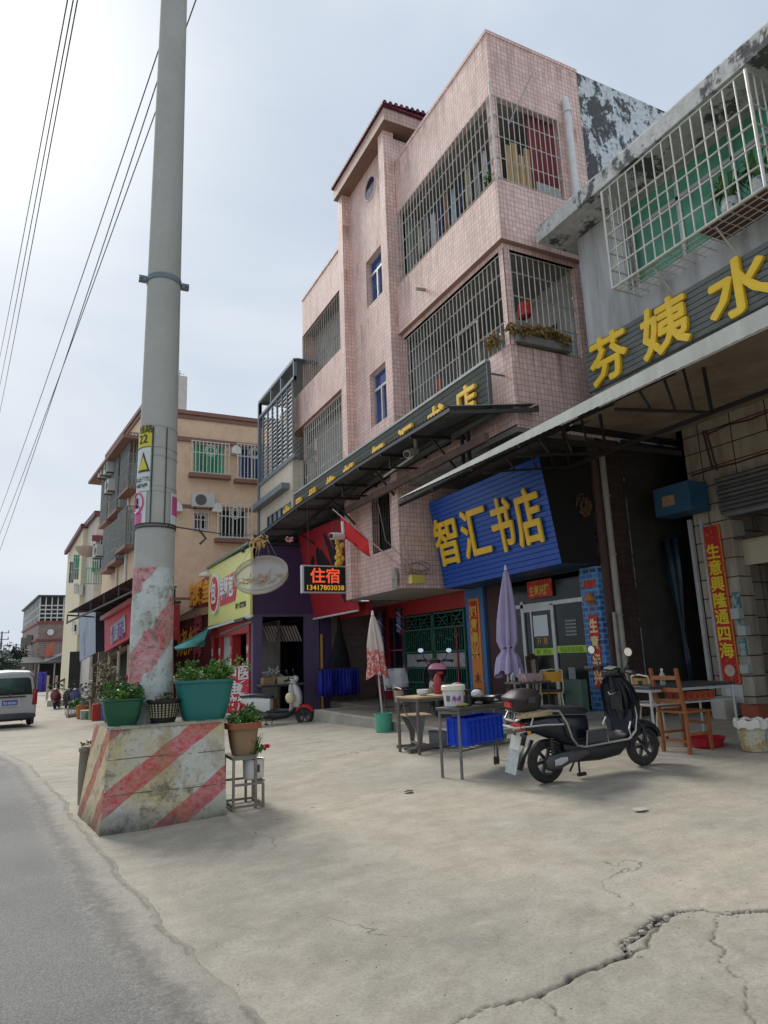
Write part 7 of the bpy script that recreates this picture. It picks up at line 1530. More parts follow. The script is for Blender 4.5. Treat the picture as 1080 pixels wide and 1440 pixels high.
    if plate:
        b = B(); b.beam((-.325, 0, .50), (-.365, 0, .37), .17, .006, (1, 0, .3)); pl_ = b.build('number_plate', mat('plate_pale', (.42, .45, .42), .4, .05, .3), t, local=True)
        b = B()
        for j in range(4):
            for i in range(6): x = -.372+.0; b.beam((-.376-.012*j, -.07+i*.026, .335-.045*j), (-.379-.012*j, -.055+i*.026, .305-.045*j), .012, .002, (1, 0, .3))
        b.build('mudflap_print', mat('flap_dark', (.12, .12, .12)), t, local=True)
        b = B(); b.beam((-.366, 0, .365), (-.43, 0, .15), .19, .006, (1, 0, .3)); b.build('mudflap', mat('flap_grey', (.30, .33, .33), .6, .25, .6, (.12, .11, .09), 30), t, local=True)
    if crash:
        for s_ in (-1, 1):
            y = s_*.19; b = B()
            pts = [(-.38, s_*.10, .66), (-.30, s_*.15, .72), (-.05, s_*.17, .735), (.08, s_*.18, .72), (.15, s_*.2, .60), (.19, s_*.21, .45), (.25, s_*.21, .37), (.34, s_*.21, .345), (.92, s_*.2, .35), (1.02, s_*.19, .42), (1.08, s_*.16, .56), (1.10, s_*.12, .66), (1.07, s_*.08, .70)]
            b.tube(pts, .0125, 8); b.tube([(.95, s_*.2, .352), (.93, s_*.2, .45), (.97, s_*.19, .52)], .009, 6); b.build('crash_bar', chrome, t, local=True)
        b = B(); b.tube([(-.38, -.1, .66), (-.40, -.06, .66), (-.40, .06, .66), (-.38, .1, .66)], .0125, 8); b.tube([(-.36, -.13, .60), (-.40, -.1, .595), (-.41, 0, .595), (-.40, .1, .595), (-.36, .13, .60)], .014, 8)
        for y in (-.13, .13): b.tube([(-.36, y, .60), (-.1, y*1.25, .60), (.12, y*1.4, .585)], .0125, 8); b.tube([(-.25, y*1.15, .60), (-.2, y*1.2, .73)], .009, 6)
        for k in range(4): b.tube([(-.34+k*.08, -.14, .735), (-.34+k*.08, .14, .735)], .007, 6)
        b.build('rear_rack', chrome, t, local=True)
        b = B(); b.box(.36, .62, -.235, -.205, .37, .50); b.build('side_grille', mat('grey_mesh', (.05, .05, .055), .5), t, local=True, bevel=.02); b = B(); b.tube([(.35, -.225, .36), (.37, -.225, .50), (.60, -.225, .50), (.63, -.225, .36)], .007, 6); b.build('grille_frame', chrome, t, local=True)
    if box:
        x0b, x1b, z0b, z1b, wb = box
        b = B(); cx_ = (x0b+x1b)/2; hx_ = (x1b-x0b)/2; zm = z0b+(z1b-z0b)*.5
        b.loft([zr_(z0b, cx_, wb*.8, hx_*.82, 20), zr_(z0b+.02, cx_, wb*.87, hx_*.9, 20), zr_(zm, cx_, wb, hx_, 20), zr_(zm+.008, cx_, wb*1.02, hx_*1.02, 20)]); tb = b.build('top_box', boxm[0], t, local=True)
        b = B(); b.loft([zr_(zm+.010, cx_, wb*1.02, hx_*1.02, 20), zr_(zm+.03, cx_, wb, hx_, 20), zr_(z1b-.05, cx_+.01, wb*.86, hx_*.86, 20), zr_(z1b-.015, cx_+.015, wb*.6, hx_*.6, 20), zr_(z1b, cx_+.02, wb*.3, hx_*.3, 20)]); b.build('lid', boxm[1], tb, local=True)
        b = B(); b.box(cx_-.04, cx_+.04, -wb*1.02-.012, -wb*1.0, zm-.02, zm+.03); b.build('latch', alloy, tb, local=True)
        b = B(); b.box(x0b-.012, x0b+.02, -wb*.5, wb*.1, z0b+.04, z0b+.09); b.build('reflector', mat('tail_red', (.5, .02, .02)), tb, local=True)
    return t
navy = mat('gloss_navy', (.007, .010, .016), .22, .15, .25, (.07, .065, .055), 5)
pr = ong(770, 1101); pf = ong(905, 1076); dxy = (pf-pr); rz_ = math.atan2(dxy.y, dxy.x); print('scooter wb', dxy.length, rz_, pr, pf)
WBs = 1.27
mats_box = (mat('box_black', (.02, .02, .022), .5, .2, .2), mat('box_lid', (.03, .018, .018), .45, .4, .3, (.10, .02, .02)))
s1 = scooter('black_scooter', 'black electric scooter with chrome crash bars and black top box parked across the yard', (pr.x, pr.y, gz(pr.x, pr.y)), rz_, navy, navy, box=(-.42, -.05, .75, .95, .165), boxm=mats_box, WB=WBs, lean=.06)
s1.rotation_euler = (.06, -math.atan2(gz(pf.x, pf.y)-gz(pr.x, pr.y), WBs), rz_)
b = B(); b.loft([rr(-.34, .64, 0, .03, .01), rr(-.3, .655, 0, .08, .025), rr(-.1, .66, 0, .09, .03), rr(.02, .65, 0, .05, .02)]); 
for v in b.v: pass
t = thing('folded_sack', 'folded tan and grey sack stuffed on the rear rack of the black scooter', 'sack', s1.location)
b.v = [Matrix.LocRotScale(s1.location, s1.rotation_euler, (1, 1, 1)) @ (v+Vector((0, -.09, .01))) for v in b.v]; b.build('cloth', mat('tan_cloth', (.40, .30, .17), .8, .3, scale=12), t)
pw_ = mat('pearl_white', (.62, .62, .60), .3, .06, .2); cr_ = mat('bright_red_paint', (.50, .015, .02), .3, .1)
wf = ong(435, 1015); w_r = Vector((wf.x-1.08, wf.y+.72, 0)); a_w = math.atan2(wf.y-w_r.y, wf.x-w_r.x)
s2 = scooter('white_scooter', 'white scooter with red front fender parked before the purple shop', (w_r.x, w_r.y, gz(w_r.x, w_r.y)), a_w, pw_, pw_, crash=False, front_fender=cr_, WB=1.27, plate=False, panel=pw_, lean=.04)
hc = wf+Vector((-.42, .18, 0)); b = B(); b.lathe([(0, -.11), (.07, -.10), (.115, -.03), (.12, .03), (.09, .09), (.03, .12), (0, .122)], (hc.x, hc.y-.14, gz(hc.x, hc.y)+.55), 18, sx=.9); single(b, 'hanging_helmet', mat('cream_shell', (.62, .55, .33), .35, .08), 'cream helmet hung inside the leg shield of the white scooter', 'helmet', loc=(hc.x, hc.y-.14, gz(hc.x, hc.y)+.5))
crm = mat('cream_paint', (.50, .46, .38), .4, .1, .3)
pc = Vector((6.35, 10.9, .29)); s3 = scooter('cream_scooter', 'cream scooter with a pink and black top box seen from behind at the green gate', pc, R(62), crm, plas, crash=False, plate=False, panel=crm, box=(-.42, -.04, .76, 1.0, .18), boxm=(plas, mat('pink_lid', (.62, .25, .33), .35, .15)), WB=1.2, lean=.03)
# row of motorbikes far down the street and beside the shelter: whole copies of the scooter with their own colours
cols = [('wine red', (.14, .02, .03)), ('black', (.02, .02, .02)), ('grey', (.2, .2, .2)), ('dark blue', (.03, .04, .12)), ('white', (.5, .5, .5))]
for i, (px, y) in enumerate(((84, 40), (94, 39), (103, 38.5), (112, 37), (120, 35.5), (128, 34.5), (137, 33), (146, 31.5))):
    cn, cc_ = cols[i % 5]; p = ony(y, px, 975); m_ = mat('bike_'+cn.replace(' ', '_'), cc_, .4, .2)
    t = scooter('parked_motorbike', '%s scooter in the far row, %s counted from the road' % (cn, ('first', 'second', 'third', 'fourth', 'fifth', 'sixth', 'seventh', 'eighth')[i]), (p.x, y, -.36 if y > 41.9 else gz(p.x, y)), R(-100+17*(i % 3)), m_, m_, crash=False, plate=False, lean=.08, group='scooters parked in the far row')
# low black moped behind the red board by the purple shop
p = Vector((4.2, 15.6, 0))
# ------------------------------------------------------------------ van
vx, vy = ony(26.5, 12, 1010).x, 26.5
vz = ong(30, 1016).z
t = thing('silver_van', 'silver grey minivan with blue number plate driving away at the left edge', 'van', (vx, vy, gz(vx, vy)), rz=R(97))
vm = mat('van_silver', (.42, .42, .42), .3, .05, .2, (.25, .24, .22), 2, metal=.3); b = B()
HWv = .80; Lv = 3.9; Hv = 1.84
def vring(x, zb, zt_, w, wt): 
    return [Vector((x, y, z)) for y, z in ((-w, zb), (-w, zb+.45), (-w*.985, zb+.62), (-wt, zt_-.12), (-wt*.82, zt_), (0, zt_+.03), (wt*.82, zt_), (wt, zt_-.12), (w*.985, zb+.62), (w, zb+.45), (w, zb), (0, zb-.02))]
b.loft([vring(0.0, .34, 1.72, .76, .64), vring(.06, .30, 1.79, .80, .68), vring(.5, .28, 1.84, .81, .70), vring(2.2, .28, 1.86, .81, .70), vring(2.9, .28, 1.80, .80, .68), vring(3.35, .28, 1.30, .79, .70), vring(3.85, .30, .98, .76, .66), vring(3.92, .34, .9, .7, .6)]); b.build('body', vm, t, local=True)
b = B(); b.loft([[Vector((-.012+.02*abs(y)*2, y, z)) for y in (-.62+k_*.0, -.4, 0, .4, .62)] for z, k_ in ((1.08, 0), (1.3, 0), (1.62, 0))], False)
b = B(); b.add([(-.006, -.66, 1.06), (-.006, .66, 1.06), (-.006, .58, 1.56), (-.006, .5, 1.62), (-.006, -.5, 1.62), (-.006, -.58, 1.56)], [(0, 1, 2, 3, 4, 5)]); b.build('rear_window', glass('van_glass', (.05, .09, .08), .08), t, local=True, solid=.03)
for s_ in (-1, 1):
    for xa_, xb_ in ((.35, 1.25), (1.32, 2.15), (2.22, 2.95)): b = B(); b.add([(xa_, s_*.812, 1.08), (xb_, s_*.812, 1.08), (xb_-.05, s_*.715, 1.66), (xa_+.03, s_*.715, 1.66)], [(0, 1, 2, 3)]); b.build('side_window', MATS['van_glass'], t, local=True, solid=.02)
    b = B(); b.loft([[Vector((x, s_*y, z)) for x, y in ((.10, .815), (.0, .81), (-.035, .72), (-.02, .68))] for z in (.72, .9, 1.22)], False); b.build('tail_light', mat('van_tail_red', (.35, .02, .03), .2, .2), t, local=True, solid=.02)
b = B(); b.loft([rr(.35, .27, 0, .78, .07), rr(.0, .36, 0, .81, .11), rr(-.09, .37, 0, .80, .10), rr(-.12, .37, 0, .70, .07)]); b.build('rear_bumper', mat('bumper_grey', (.06, .06, .065), .6, .2, .4), t, local=True)
b = B(); b.box(-.06, .0, -.46, .46, .98, 1.02); b.build('tailgate_trim', plas, t, local=True)
b = B(); b.cyl((-.035, 0, 1.05-.0), (-.01, 0, 1.05), .045, n=14); b.build('badge', mat('badge_red', (.45, .05, .05), .3), t, local=True)
b = B(); b.box(-.045, -.03, -.23, .23, .74, .90); pl_ = b.build('number_plate', mat('plate_blue', (.02, .08, .35), .4, .05), t, local=True)
Rv = Matrix.LocRotScale(t.location, t.rotation_euler, (1, 1, 1)); o_ = Rv @ Vector((-.046, .2, .775)); text('粤S·8Z3K0', .10, o_, Rv.to_3x3() @ Vector((0, -1, 0)), (0, 0, 1), .003, white, 'lettering', pl_, bold=.002, width=.40)
b = B(); b.box(-.03, -.005, -.30, .30, .70, .93); b.build('plate_recess', mat('plate_surround', (.5, .5, .5), .4), t, local=True)
for x in (.75, 3.15):
    for y in (-.70, .70): b = B(); b.torus((x, y, .30), .21, .09, (0, 1, 0), 28, 8, 1.0); wh = b.build('wheel', rub_, t, local=True); b = B(); b.cyl((x, y-.05, .30), (x, y+.05, .30), .17, n=18); b.build('rim', alloy, wh, local=True)
b = B(); b.box(.3, 3.6, -.7, .7, .22, .34); b.build('underbody', dark, t, local=True)
b = B(); 
for y in (-.72, .72): b.box(-.1, .02, y-.03, y+.03, .1, .3); 
b.build('mudflap', plas, t, local=True)
# ------------------------------------------------------------------ tables, chairs, parasols and clutter
APZ = .29
greyst = mat('worn_steel', (.20, .20, .19), .5, .3, .6, (.10, .07, .05), 8, metal=.4)
def table(nm, lab, p0, du, Lx, Wy, H, topm, legm, th=.03, shelf=None, z0=None, legr=.014):
    p0 = Vector(p0); du = Vector((du[0], du[1], 0)).normalized(); dv = Vector((-du.y, du.x, 0)); z = gz(p0.x, p0.y) if z0 is None else z0
    t = thing(nm, lab, 'table', (p0.x, p0.y, z)); P = lambda u, v, h: Vector((p0.x, p0.y, z+h))+du*u+dv*v
    b = B(); b.prism([P(-.03, -.03, H-th), P(Lx+.03, -.03, H-th), P(Lx+.03, Wy+.03, H-th), P(-.03, Wy+.03, H-th)], (0, 0, th)); b.build('tabletop', topm, t, bevel=.004)
    for u in (0, Lx):
        for v in (0, Wy):
            b = B(); q = P(u, v, 0); b.tube([Vector((q.x, q.y, gz(q.x, q.y) if z0 is None else z0)), P(u, v, H-th)], legr, 8); b.build('leg', legm, t)
    b = B()
    for a_, c_ in (((0, 0), (Lx, 0)), ((0, Wy), (Lx, Wy)), ((0, 0), (0, Wy)), ((Lx, 0), (Lx, Wy))):
        b.beam(P(*a_, H-th-.02), P(*c_, H-th-.02), .02, .03)
        if shelf: b.beam(P(*a_, shelf), P(*c_, shelf), .016, .016)
    if shelf:
        for k in range(1, 8): b.beam(P(Lx*k/8, 0, shelf), P(Lx*k/8, Wy, shelf), .008, .008)
    b.build('apron_frame', legm, t); return t, P
f0_ = ong(650, 1096); f1_ = ong(720, 1078); b0_ = ong(627, 1090)
print('table', f0_, f1_, b0_)
dt_ = Vector((.93, .37, 0))
tb, P = table('metal_table', 'narrow grey metal table with a blue crate on its lower rack beside the black scooter', f0_, dt_, 1.05, .25, .70, mat('dark_tabletop', (.09, .085, .08), .5, .3, .5, (.2, .18, .15)), greyst, shelf=.27, legr=.016)
def crate(nm, lab, P, u0, u1, v0, v1, z0, z1, m):
    t = thing(nm, lab, 'crate', P((u0+u1)/2, (v0+v1)/2, z0)); b = B()
    C_ = lambda u, v, h, e=0: P(u, v, h)
    for (ua, va, ub, vb) in ((u0, v0, u1, v0), (u1, v0, u1, v1), (u1, v1, u0, v1), (u0, v1, u0, v0)):
        a, c = P(ua, va, z0), P(ub, vb, z0); h = Vector((0, 0, z1-z0)); n_ = (c-a).normalized().cross(Vector((0, 0, 1)))*.012
        b.prism([a, c, c+h, a+h], -n_*.5)
        b.beam(a+h*.97+n_*.6, c+h*.97+n_*.6, .022, .03); b.beam(a+h*.72+n_*.4, c+h*.72+n_*.4, .012, .012); b.beam(a+h*.06+n_*.4, c+h*.06+n_*.4, .012, .02)
        m_ = max(3, int((c-a).length/.075))
        for k in range(m_+1): q = a.lerp(c, k/m_)+n_*.5; b.beam(q, q+h, .012, .012, (1, 0, 0))
    b.quad(P(u0, v0, z0+.01), P(u1, v0, z0+.01), P(u1, v1, z0+.01), P(u0, v1, z0+.01)); b.build('tub', m, t); return t
crate('blue_crate', 'bright blue ribbed plastic crate on the rack under the metal table', P, .13, .80, .0, .25, .30, .575, mat('bright_blue_plastic', (.006, .06, .60), .35, .08, .15, (.02, .05, .2)))
# things on the metal table
c = P(.12, .14, .70); t = thing('white_tub', 'white plastic tub with a cream lid and purple print on the metal table', 'bucket', c)
b = B(); b.lathe([(.085, 0), (.10, .01), (.115, .17), (.118, .19)], c, 28); b.build('tub', mat('white_plastic', (.62, .62, .60), .4, .05, .2), t); b = B(); b.lathe([(.122, .172), (.13, .175), (.13, .215), (.122, .225), (.05, .228), (0, .228)], c, 28); b.build('lid', mat('cream_plastic', (.70, .68, .55), .4, .05), t)
b = B(); vd = Vector((-.55, -.83, 0)); sd = Vector((.83, -.55, 0))
for k in range(10): a = -.1+.09*k; b.add([c+(vd*math.cos(a+q)+sd*math.sin(a+q))*(.104+.012*h/.17)+Vector((0, 0, h)) for q, h in ((0, .03+.05*abs(math.sin(k*2.1))), (.07, .04+.04*abs(math.cos(k))), (.06, .10+.03*math.sin(k)), (-.01, .11))], [(0, 1, 2, 3)])
b.build('print', mat('purple_print', (.25, .05, .30), .5), t)
b = B()
for k in range(5): a = -.75+.09*k; b.add([c+(vd*math.cos(a+q)+sd*math.sin(a+q))*.113+Vector((0, 0, h)) for q, h in ((0, .06), (.055, .06), (.055, .12), (0, .12))], [(0, 1, 2, 3)])
b.build('black_print', mat('dark_label', (.05, .05, .05)), t)
c = P(.27, .06, .70); b = B(); b.lathe([(.033, 0), (.04, .01), (.038, .10), (.03, .125), (.034, .13), (.034, .165), (.02, .17), (0, .17)], c, 18); single(b, 'black_flask', plas, 'small black flask standing in front of the white tub', 'flask', loc=c)
c = P(.58, .13, .70); t = thing('wok', 'shallow black wok with a crumpled white bag inside on the metal table', 'pan', c)
b = B(); b.lathe([(.10, 0), (.15, .02), (.19, .075), (.20, .08), (.185, .078), (.14, .03), (0, .02)], c, 32); b.tube([c+Vector((-.19, 0, .07)), c+Vector((-.24, 0, .085)), c+Vector((-.24, .05, .085)), c+Vector((-.185, .06, .07))], .008, 6); b.build('pan', mat('black_iron', (.02, .02, .02), .4, .2), t)
rock('crumpled_bag', (c.x-.03, c.y, c.z+.05), .065, mat('white_bag', (.62, .62, .62), .5, .1), 'crumpled white plastic bag lying in the wok', sz=(1.1, .8, .8), seed=9)
for k, (u, v, lab) in enumerate(((.12, .04, 'yellowish rag on the near left corner of the metal table'), (.80, .12, 'white rag beside the wok on the metal table'))):
    c = P(u, v, .705); rock('rag', (c.x, c.y, c.z), .07, mat('rag_'+str(('yellow', 'white')[k]), ((.5, .42, .15), (.6, .6, .55))[k], .9, .15), lab, sz=(1.2, .6, .25), seed=k+20)
c = P(.92, .15, .70); b = B(); b.loft([[c+Vector((.12*math.cos(q), .08*math.sin(q), h)) for q in np.linspace(0, 2*PI, 15)[:-1]] for h in (0, .07)]); single(b, 'dark_box', plas, 'low black box at the right end of the metal table', 'box', loc=c)
# forks hanging under the rack
b = B(); 
for q in (.62, .67): p = P(q, .0, .27); b.tube([p, p+Vector((0, 0, -.12))], .005, 5); b.lathe([(.0, -.22), (.02, -.2), (.018, -.14), (.005, -.12)], p, 8)
single(b, 'hanging_utensils', blk, 'pair of black utensils hanging under the table rack', 'utensils', loc=P(.65, 0, .1))
# green tub on the ground behind
c = ong(700, 1050)+Vector((.1, .3, 0)); b = B(); b.lathe([(.15, 0), (.2, .02), (.23, .13), (.24, .14), (.22, .13), (.18, .03), (0, .02)], c, 28); single(b, 'green_basin', dgreen, 'dark green basin on the ground behind the metal table', 'basin', loc=c)
# old wooden desk behind
d0 = ong(637, 1056)+Vector((0, .12, 0)); oak = mat('pale_plywood', (.42, .31, .18), .6, .2, .3, scale=6)
de, P2 = table('wooden_desk', 'low wooden topped school desk behind the metal table', (d0.x-.42, d0.y, 0), (1, .15), .95, .42, .70, oak, mat('grey_timber', (.15, .13, .11), .8, .2, .4), th=.025, legr=.022)
b = B(); a_, c_ = P2(-.02, .2, .03), P2(1.1, .2, .03); b.beam(a_, c_, .07, .05); b.beam(P2(-.05, .0, .10), P2(1.0, .0, .10), .03, .04); b.build('foot_rail', MATS['grey_timber'], de)
# school chair, steel pedestal legs
def school_chair(nm, lab, loc, rz, m, backm, ped=False):
    t = thing(nm, lab, 'chair', loc, rz=rz)
    b = B(); b.loft([[Vector((x, y, z)) for x, y in ((-.17, -.18), (.18, -.19), (.2, -.1), (.2, .1), (.18, .19), (-.17, .18))] for z in (.42, .438)]); b.build('seat', oak if ped else backm, t, local=True, bevel=.005)
    b = B(); b.loft([[Vector((-.19-.04*(1-(y/.17)**2)+dx-.05*(z-.6), y, z)) for y in np.linspace(-.17, .17, 7)]+[Vector((-.19-.04*(1-(y/.17)**2)+dx-.014-.05*(z-.6), y, z)) for y in np.linspace(.17, -.17, 7)] for z, dx in ((.60, 0), (.68, -.005), (.76, -.01))]); b.build('backrest', backm, t, local=True)
    b = B()
    for s_ in (-1, 1): b.tube([(.12, s_*.17, .415), (-.16, s_*.18, .42), (-.2, s_*.18, .5), (-.235, s_*.17, .78)], .011, 7)
    b.tube([(-.232, -.17, .78), (-.245, 0, .80), (-.232, .17, .78)], .011, 7); b.build('back_frame', m, t, local=True)
    if ped:
        for s_ in (-1, 1):
            b = B(); b.loft([[Vector((x0_, s_*.15-.01, z)), Vector((x1_, s_*.15-.01, z)), Vector((x1_, s_*.15+.01, z)), Vector((x0_, s_*.15+.01, z))] for x0_, x1_, z in ((-.14, .10, .41), (-.03, .05, .2), (-.015, .035, .04))]); b.beam((-.22, s_*.15, .02), (.2, s_*.15, .02), .035, .035); b.build('leg', m, t, local=True)
        b = B(); b.beam((0, -.15, .07), (0, .15, .07), .03, .02); b.build('stretcher', m, t, local=True)
    else:
        for s_ in (-1, 1):
            for x, xx in ((-.15, -.21), (.14, .18)): b = B(); b.tube([(x, s_*.16, .415), (xx, s_*.18, .04)], .013, 7); lg = b.build('leg', m, t, local=True); b = B(); b.tube([(xx, s_*.18, .045), (xx+.003, s_*.18, 0)], .017, 7); b.build('foot_cap', plas, lg, local=True)
        b = B(); b.tube([(-.19, -.17, .16), (-.19, .17, .16)], .010, 6)
        for s_ in (-1, 1): b.tube([(-.19, s_*.17, .16), (.165, s_*.17, .16)], .010, 6)
        b.build('stretcher', m, t, local=True)
    return t
p = ong(583, 1052); school_chair('school_chair', 'plywood school chair on grey steel pedestal legs left of the metal table', (p.x+.02, p.y, gz(p.x, p.y)), R(-8), greyst, mat('worn_plywood', (.30, .20, .12), .6, .25, .5), True)
crc = mat('cream_tube', (.55, .52, .40), .5, .1, .4, (.2, .15, .1)); orgw = mat('orange_wood', (.38, .17, .05), .5, .2, .3)
p = ong(930, 1046); school_chair('school_chair', 'cream tubed school chair with orange wood back left of the slatted wooden chair', (p.x+.1, p.y+.05, gz(p.x, p.y)), R(-12), crc, orgw)
p = Vector((7.3, 8.95, .285)); school_chair('school_chair', 'cream framed chair with a yellow backrest behind the black scooter', (p.x, p.y, .29), R(65), crc, mat('yellow_back', (.62, .30, .03), .4, .1))
# slatted wooden chair in front of the dark table
cw = ong(964, 1060); cw2 = ong(1022, 1052); t = thing('wooden_chair', 'orange brown ladder back wooden chair standing before the black table', 'chair', (cw.x+.15, cw.y+.1, gz(cw.x, cw.y)), rz=R(2)); wd = mat('orange_brown_wood', (.30, .10, .03), .45, .2, .3, (.1, .04, .02), 8)
for s_ in (-1, 1):
    b = B(); b.beam((-.17, s_*.17, 0), (-.17, s_*.17, .43), .035, .03, (0, 1, 0)); b.beam((-.17, s_*.17, .425), (-.24, s_*.17, .90), .035, .03, (0, 1, 0)); b.build('back_post', wd, t, local=True); b = B(); b.beam((.19, s_*.17, 0), (.19, s_*.17, .42), .035, .03, (0, 1, 0)); b.build('leg', wd, t, local=True)
for z in (.55, .67, .80): b = B(); x = -.18-.07*(z-.43)/.47; b.beam((x, -.155, z), (x, .155, z), .016, .045); b.build('back_slat', wd, t, local=True)
b = B(); b.box(-.2, .22, -.2, .2, .42, .445); b.build('seat', wd, t, local=True, bevel=.006)
b = B(); b.beam((-.17, -.17, .2), (.19, -.17, .2), .02, .025); b.beam((-.17, .17, .2), (.19, .17, .2), .02, .025); b.beam((.19, -.17, .3), (.19, .17, .3), .02, .025); b.beam((-.17, -.17, .13), (-.17, .17, .13), .02, .025); b.build('stretcher', wd, t, local=True)
# black table at the right
k0 = ong(1032, 1056); bt, P3 = table('black_table', 'long black topped table on thin steel legs by the right couplet column', (k0.x-.85+.2, k0.y+.45, 0), (1, -.06), 1.25, .5, .72, mat('black_tabletop', (.035, .035, .035), .4, .3, .4, (.12, .12, .12)), alu, shelf=.52)
c = P3(.35, .15, .72); t = thing('drink_bottle', 'small clear bottle with white cap and label on the black table', 'bottle', c); b = B(); b.lathe([(.026, 0), (.03, .01), (.03, .11), (.012, .145), (.012, .16)], c, 16); b.build('body', mat('bottle_clear', (.35, .36, .33), .15, .1), t); b = B(); b.lathe([(.014, .16), (.014, .18), (0, .18)], c, 12); b.build('cap', white, t); b = B(); b.lathe([(.0305, .035), (.0305, .085)], c, 16); b.build('wrap', mat('green_label', (.1, .2, .12), .4), t)
for u, v, lab in ((.15, .3, 'green cup at the far left of the black table'),): c = P3(u, v, .72); b = B(); b.lathe([(.02, 0), (.03, .05), (.028, .05)], c, 12); single(b, 'cup', dgreen, lab, 'cup', loc=c)
c = P3(.9, .15, .535); crate('orange_tray', 'shallow orange plastic tray on the rack of the black table', P3, .62, 1.05, .1, .4, .54, .62, mat('orange_plastic', (.40, .07, .02), .5, .15))
c = ong(1010, 1052)+Vector((.0, .15, 0)); c.z = gz(c.x, c.y); b = B(); b.lathe([(.13, 0), (.16, .01), (.20, .10), (.215, .11), (.205, .105), (.15, .02), (0, .015)], c, 28); single(b, 'red_basin', mat('red_plastic', (.52, .015, .03), .35, .1), 'red plastic basin on the ground under the black table', 'basin', loc=c)
c = ong(1062, 1056); c.z = gz(c.x, c.y); t = thing('bagged_bucket', 'white bucket lined with a clear bag of yellow waste at the right edge', 'bucket', c)
b = B(); b.lathe([(.12, 0), (.13, .01), (.155, .28), (.165, .285), (.165, .31), (.15, .31)], c, 28); b.build('pail', patchmat('waste_bucket', (.50, .46, .34), (.42, .30, .12), 5, .5, .5), t)
b = B(); b.loft([[c+Vector(((.168+dr+.01*math.sin(k*2.3))*math.cos(2*PI*k/30), (.168+dr+.01*math.sin(k*2.3))*math.sin(2*PI*k/30), h+.012*math.sin(k*1.7))) for k in range(31)] for h, dr in ((.24, .006), (.30, .006), (.325, 0), (.30, -.03))], False); b.build('bag', mat('pale_bag', (.60, .58, .52), .35, .1), t)
b = B(); b.loft([[c+Vector((math.sin(a)*.152*-1+0, -math.cos(a)*.152, h)) for a in np.linspace(-.9, .0, 7)] for h in (.10, .22)], False); b.build('label_patch', mat('grey_print', (.36, .38, .40), .5, .3, scale=20), t)
# clutter in the shop mouth at the right: water bottles and stacked goods
for k, (x, y, z, cc_, lab) in enumerate(((10.3, 6.55, 1.5, (.02, .08, .14), 'upper blue water canister inside the right shop'), (10.3, 6.15, 1.5, (.02, .09, .13), 'upper blue canister nearest the frame edge inside the right shop'), (10.3, 6.4, .9, (.02, .10, .09), 'lower green-blue canister inside the right shop'))):
    b = B(); b.lathe([(.13, 0), (.14, .02), (.14, .30), (.10, .36), (.03, .4), (.03, .44), (0, .44)], (x, y, z), 20); single(b, 'water_canister', mat('canister_%s' % ('a', 'b', 'c')[k], cc_, .25, .15), lab, 'canister', 'canisters inside the right shop', loc=(x, y, z))
b = B(); b.box(10.1, 10.5, 5.2, 6.8, 1.45, 1.49); b.box(10.1, 10.5, 5.2, 6.8, .85, .89); b.box(10.1, 10.14, 6.76, 6.8, .3, 2.0); single(b, 'goods_shelf', blk, 'dark metal shelf holding canisters inside the right shop', 'shelf', loc=(10.3, 6, .3))
for k, (y, z) in enumerate(((7.0, 1.75), (6.93, 1.5), (6.98, .95))):
    b = B(); b.box(9.36, 9.47, y-.09, y+.05, z, z+.16-.02*k); single(b, 'wall_box', mat('pale_box', (.42, .44, .42), .5, .1, .3), ('top', 'middle', 'lowest')[k]+' pale switch box right of the red couplet', 'switch box', 'switch boxes on the tiled column', (9.42, y, z))
# closed parasols
def parasol(nm, lab, base, top, hem, R0, R1, poler, cloth, seed, tie=None, z0=None, panels=10, printm=None):
    base = Vector(base); top = Vector(top); t = thing(nm, lab, 'parasol', base)
    b = B(); b.tube([base, top], poler, 8); b.build('pole', mat('parasol_pole', (.5, .5, .5), .35, .1, metal=.4), t)
    b = B(); rnd = random.Random(seed); ax = (top-base); n = panels*6; rings = []
    ls = [0, .04, .12, .3, .5, .7, .80, .86, .93, 1]
    for s_ in ls:
        c = top.lerp(hem, s_)+Vector((0, 0, -.03)); r_ = R0+(R1-R0)*(math.sin(min(s_/.72, 1)*PI/2)**.8)
        if tie and .74 < s_ < .83: r_ *= .62
        if s_ > .85: r_ *= 1.0+.3*(s_-.85)/.15
        g = []
        for k in range(n):
            a = 2*PI*k/n; f = 1-.42*(.5+.5*math.cos(panels*a+math.sin(s_*3+seed)*.6))**1.5*min(1, s_*3); f *= 1+.10*math.sin(a*3+seed+s_*4)
            g.append(c+Vector((math.cos(a)*r_*f, math.sin(a)*r_*f, (-.06*abs(math.sin(a*panels/2+seed))-.04*math.sin(a*2+seed)) if s_ == 1 else 0)))
        rings.append(g)
    b.loft(rings, False); b.build('canopy', cloth, t, smooth=60)
    b = B(); b.lathe([(.028, 0), (.022, .05), (.012, .08), (0, .09)], top-Vector((0, 0, .02)), 12); b.build('finial', white, t)
    if tie:
        c = top.lerp(hem, .79); b = B(); b.torus(c, R1*.60, .010, (0, .1, 1), 28, 5); b.build('tie_band', tie, t)
    return t
lil = mat('lilac_cloth', (.40, .34, .52), .8, .12, .35, (.24, .2, .32), 4)
p0 = Vector(ony(9.25, 714, 985)); p0 = Vector((ony(9.25, 712, 960).x, 9.25, APZ)); pt = ony(9.2, 711, 800)
parasol('lilac_parasol', 'tall closed lilac parasol tied with a dark band in front of the bookshop door', p0, pt, Vector((ony(9.25, 716, 942))), .03, .185, .018, lil, 4, tie=blk, panels=7)
b = B(); b.box(p0.x-.2, p0.x+.2, p0.y-.2, p0.y+.2, APZ, APZ+.09); single(b, 'parasol_base', conc2, 'grey block base under the lilac parasol', 'base', loc=tuple(p0), bevel=.01)
